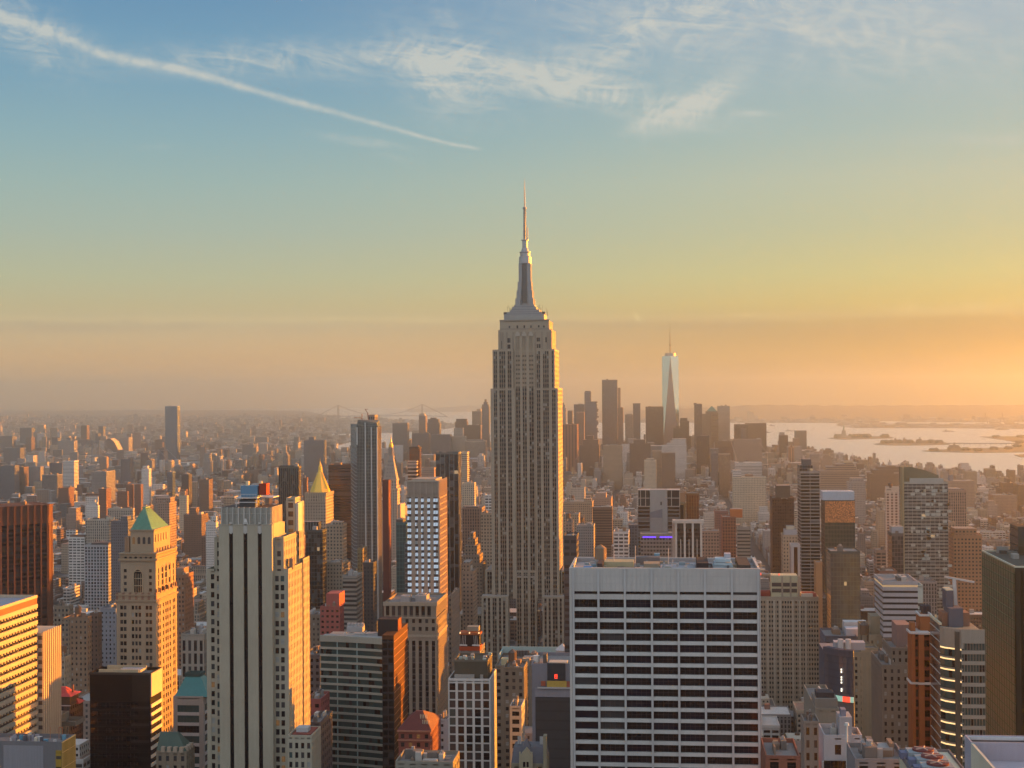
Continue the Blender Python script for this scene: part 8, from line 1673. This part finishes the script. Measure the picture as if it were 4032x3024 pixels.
# the rest of the blocks: one mass
q = Q()
for i, f in enumerate(fab):
    if i in cs_: continue
    r, rc = fabric_mesh(q, f); x0, x1, y0, y1, h = f[:5]
    if r.random() < .7:
        q.c = r.choice([(.3, .28, .26), (.2, .12, .1), (.45, .44, .42), (.12, .12, .12)]); w = min(x1-x0-1, r.uniform(2.5, 6)); bx = r.uniform(x0+.4, x1-w-.4); by = r.uniform(y0+2, y1-8); q.box(bx, bx+w, by, by+5, h, h+r.uniform(2, 4.2))
    if r.random() < .12: q.c = (.16, .11, .08); q.cyl((x0+x1)/2, (y0+y1)/2, h+1.5, h+6, 1.9, 1.9, 6); q.cyl((x0+x1)/2, (y0+y1)/2, h+6, h+7.4, 2.0, .1, 6)
def mass(name, q): o = bpy.data.objects.new(name, q.mesh(name, ['facade'])); COL.objects.link(o); o['kind'] = 'stuff'; o['label'] = 'mass of low city buildings filling the streets to the rivers'; o['category'] = 'buildings'; return o
mass('city_blocks', q)
# vectorised boxes for the far shores
def far_boxes(name, X, Y_, Wd, Dp, Hh, ang, colr, label, sty=(4, 4, .4, .5)):
    n = len(X); ca, sa = np.cos(ang), np.sin(ang)
    cx_ = np.array([-1, 1, 1, -1])[None]*Wd[:, None]/2; cy_ = np.array([-1, -1, 1, 1])[None]*Dp[:, None]/2
    px_ = X[:, None]+cx_*ca[:, None]-cy_*sa[:, None]; py_ = Y_[:, None]+cx_*sa[:, None]+cy_*ca[:, None]
    faces = []; uvs = []; 
    z0_, z1_ = np.zeros(n)+.5, Hh
    for a, b_ in ((0, 1), (1, 2), (3, 0)):
        L = Wd if a in (0,) else Dp
        fv = np.stack([np.stack([px_[:, a], py_[:, a], z0_], 1), np.stack([px_[:, b_], py_[:, b_], z0_], 1), np.stack([px_[:, b_], py_[:, b_], z1_], 1), np.stack([px_[:, a], py_[:, a], z1_], 1)], 1)
        fu = np.stack([np.stack([L*0, z0_], 1), np.stack([L, z0_], 1), np.stack([L, z1_], 1), np.stack([L*0, z1_], 1)], 1); faces.append(fv); uvs.append(fu)
    tv = np.stack([np.stack([px_[:, k], py_[:, k], z1_], 1) for k in range(4)], 1); faces.append(tv); uvs.append(np.zeros((n, 4, 2)))
    V = np.concatenate(faces).reshape(-1, 3).astype(np.float32); U = np.concatenate(uvs).reshape(-1, 2).astype(np.float32)
    at = np.zeros((4*n, 12), np.float32); at[:, 3] = 1; at[:, 0:3] = np.tile(colr, (4, 1)); at[:3*n, 4:8] = sty; at[:, 8:12] = (.02, .022, .03, .2)
    roofs = rs.choice([.12, .25, .4, .55], n)[:, None]*np.ones((1, 3)); at[3*n:, 0:3] = roofs
    me = fill(bpy.data.meshes.new(name), V, np.full(4*n, 4, np.int32), U, at, np.zeros(4*n, np.int32), ['facade'])
    o = bpy.data.objects.new(name, me); COL.objects.link(o); o['kind'] = 'stuff'; o['label'] = label; o['category'] = 'buildings'
pal = np.array([p_[1] for p_ in PAL]); pw = np.array(PW)/sum(PW)
def scatter(poly, n, ylo, yhi, hm, hs, wlo, whi, xl, xr, ang0, clusters=()):
    X, Yv, W_, Dp, Hh = [], [], [], [], []
    P = poly; k = 0
    yy = np.sqrt(rs.uniform(ylo**2, yhi**2, n)); tt = rs.uniform(xl, xr, n); d0 = [ray('D', a, 900) for a in (0, 2212)]
    for y_, t_ in zip(yy, tt):
        x_ = y_*math.tan(math.atan((t_-1106)/3254.)-TH)
        if not inpoly(x_, y_, P) or not inpoly(x_, y_-30, P): continue
        h = hm*np.exp(rs.normal(0, hs)); 
        for (cx_, cy_, cr_, ch) in clusters:
            dd_ = math.hypot(x_-cx_, y_-cy_)
            if dd_ < cr_ and rs.rand() < .35: h += ch*(1-dd_/cr_)*rs.rand()**1.3
        X.append(x_); Yv.append(y_); W_.append(rs.uniform(wlo, whi)); Dp.append(rs.uniform(wlo, whi)); Hh.append(h)
    n = len(X); c = pal[rs.choice(8, n, p=pw)]*rs.uniform(.8, 1.2, (n, 1)); return np.array(X), np.array(Yv), np.array(W_), np.array(Dp), np.array(Hh), np.full(n, ang0)+rs.choice([0, .15, -.2], n), c
cl1 = (XZ('1', 250, 500, 7500)[0], 7500, 900, 110); cl2 = (XZ('1', 900, 500, 7300)[0], 7300, 800, 90)
A_ = scatter(bro, 26000, 5900, 19500, 12, .55, 14, 44, -120, 1010, .35, [cl1, cl2]); far_boxes('far_shore_buildings', *A_, 'hazy carpet of low buildings across the river')
lower = scatter(man, 1500, 4500, 6600, 34, .5, 22, 44, 850, 1750, .1); k_ = [not blocked(lower[0][i]-20, lower[0][i]+20, lower[1][i]-20, lower[1][i]+20) and lower[1][i] > 4450 for i in range(len(lower[0]))]
far_boxes('downtown_buildings', *[a[k_] for a in lower], 'dense mass of lower downtown buildings around the skyline towers')
east = scatter(man, 2600, 3000, 6400, 18, .5, 16, 36, -160, 760, .25); k_ = [not blocked(east[0][i]-16, east[0][i]+16, east[1][i]-16, east[1][i]+16) for i in range(len(east[0]))]
far_boxes('east_side_buildings', *[a[k_] for a in east], 'mass of tenements and housing slabs towards the river on the left')
sh = scatter(si, 5200, 12500, 17500, 9, .6, 20, 60, 1150, 2300, .2); far_boxes('harbour_shore_buildings', *sh, 'low buildings and sheds along the far harbour shore')
pk = scatter([T4(655, 368), T4(700, 348), T4(1015, 358), T4(2300, 353), T4(2300, 393), T4(1600, 385), T4(735, 377)], 1500, 11000, 14500, 8, .5, 30, 90, 1600, 2300, .2); far_boxes('pier_sheds', *pk, 'sheds and stacks on the long harbour pier')
# trees of the islands: leafy masses
def grove(name, reg, pts, label, n, rad, hh):
    q = Q(); q.c = (.05, .05, .03); r = random.Random(9)
    for k in range(n):
        a, b_ = r.choice(pts); x, y_ = GP(reg, a+r.uniform(-26, 26), b_+r.uniform(-2.0, 2.0)); h = r.uniform(.6, 1)*hh; s_ = r.uniform(.6, 1)*rad; q.c = tuple(v*r.uniform(.7, 1.4) for v in (.055, .05, .03))
        m_ = [(x+s_*math.cos(t_)*r.uniform(.7, 1.2), y_+s_*math.sin(t_)*r.uniform(.7, 1.2), 2+h*.55) for t_ in [j*math.pi/3 for j in range(6)]]
        lo_ = [(x+s_*.5*math.cos(t_), y_+s_*.5*math.sin(t_), 2) for t_ in [j*math.pi/3 for j in range(6)]]; hi_ = [(x+s_*.4*math.cos(t_), y_+s_*.4*math.sin(t_), 2+h) for t_ in [j*math.pi/3 for j in range(6)]]
        q.frus(lo_, m_); q.frus(m_, hi_)
    o = bpy.data.objects.new(name, q.mesh(name, ['facade'])); COL.objects.link(o); o['kind'] = 'stuff'; o['label'] = label; o['category'] = 'trees'
grove('island_trees', '4', [(660, 467), (780, 464), (820, 463), (860, 463), (900, 464), (1040, 464)], 'dark trees along the statue island', 150, 14, 22)
grove('island_woods', '4', [(1040, 512), (1080, 510), (1150, 508), (1240, 508), (1420, 508), (1480, 512)], 'trees around the halls of the fort like island', 150, 12, 18)
grove('park_trees', '4', [(1440, 574), (1700, 570), (1800, 574), (1930, 562), (2050, 560), (2120, 540), (2140, 510), (1950, 464), (2150, 462)], 'bare dark trees on the waterfront park', 260, 12, 14)

# ================================================================ haze
hz = bpy.data.meshes.new('haze'); X_, Yh, Z0_, Z1_ = 33500, 32900, -1.0, 600.0
v = [(-X_, -2900, Z0_), (X_, -2900, Z0_), (X_, Yh, Z0_), (-X_, Yh, Z0_), (-X_, -2900, Z1_), (X_, -2900, Z1_), (X_, Yh, Z1_), (-X_, Yh, Z1_)]
hz.from_pydata(v, [], [(0, 3, 2, 1), (4, 5, 6, 7), (0, 1, 5, 4), (1, 2, 6, 5), (2, 3, 7, 6), (3, 0, 4, 7)])
hm = bpy.data.materials.new('haze'); hm.use_nodes = True; n = hm.node_tree; n.nodes.clear(); pv = n.nodes.new('ShaderNodeVolumePrincipled'); oo = n.nodes.new('ShaderNodeOutputMaterial'); n.links.new(pv.outputs[0], oo.inputs['Volume'])
pv.inputs['Color'].default_value = (.90, .97, 1.0, 1); pv.inputs['Density'].default_value = 8.0e-5; pv.inputs['Anisotropy'].default_value = .93
hz.materials.append(hm); ho = bpy.data.objects.new('haze', hz); COL.objects.link(ho); ho['kind'] = 'stuff'; ho['label'] = 'warm evening haze over the whole city'; ho['category'] = 'haze'
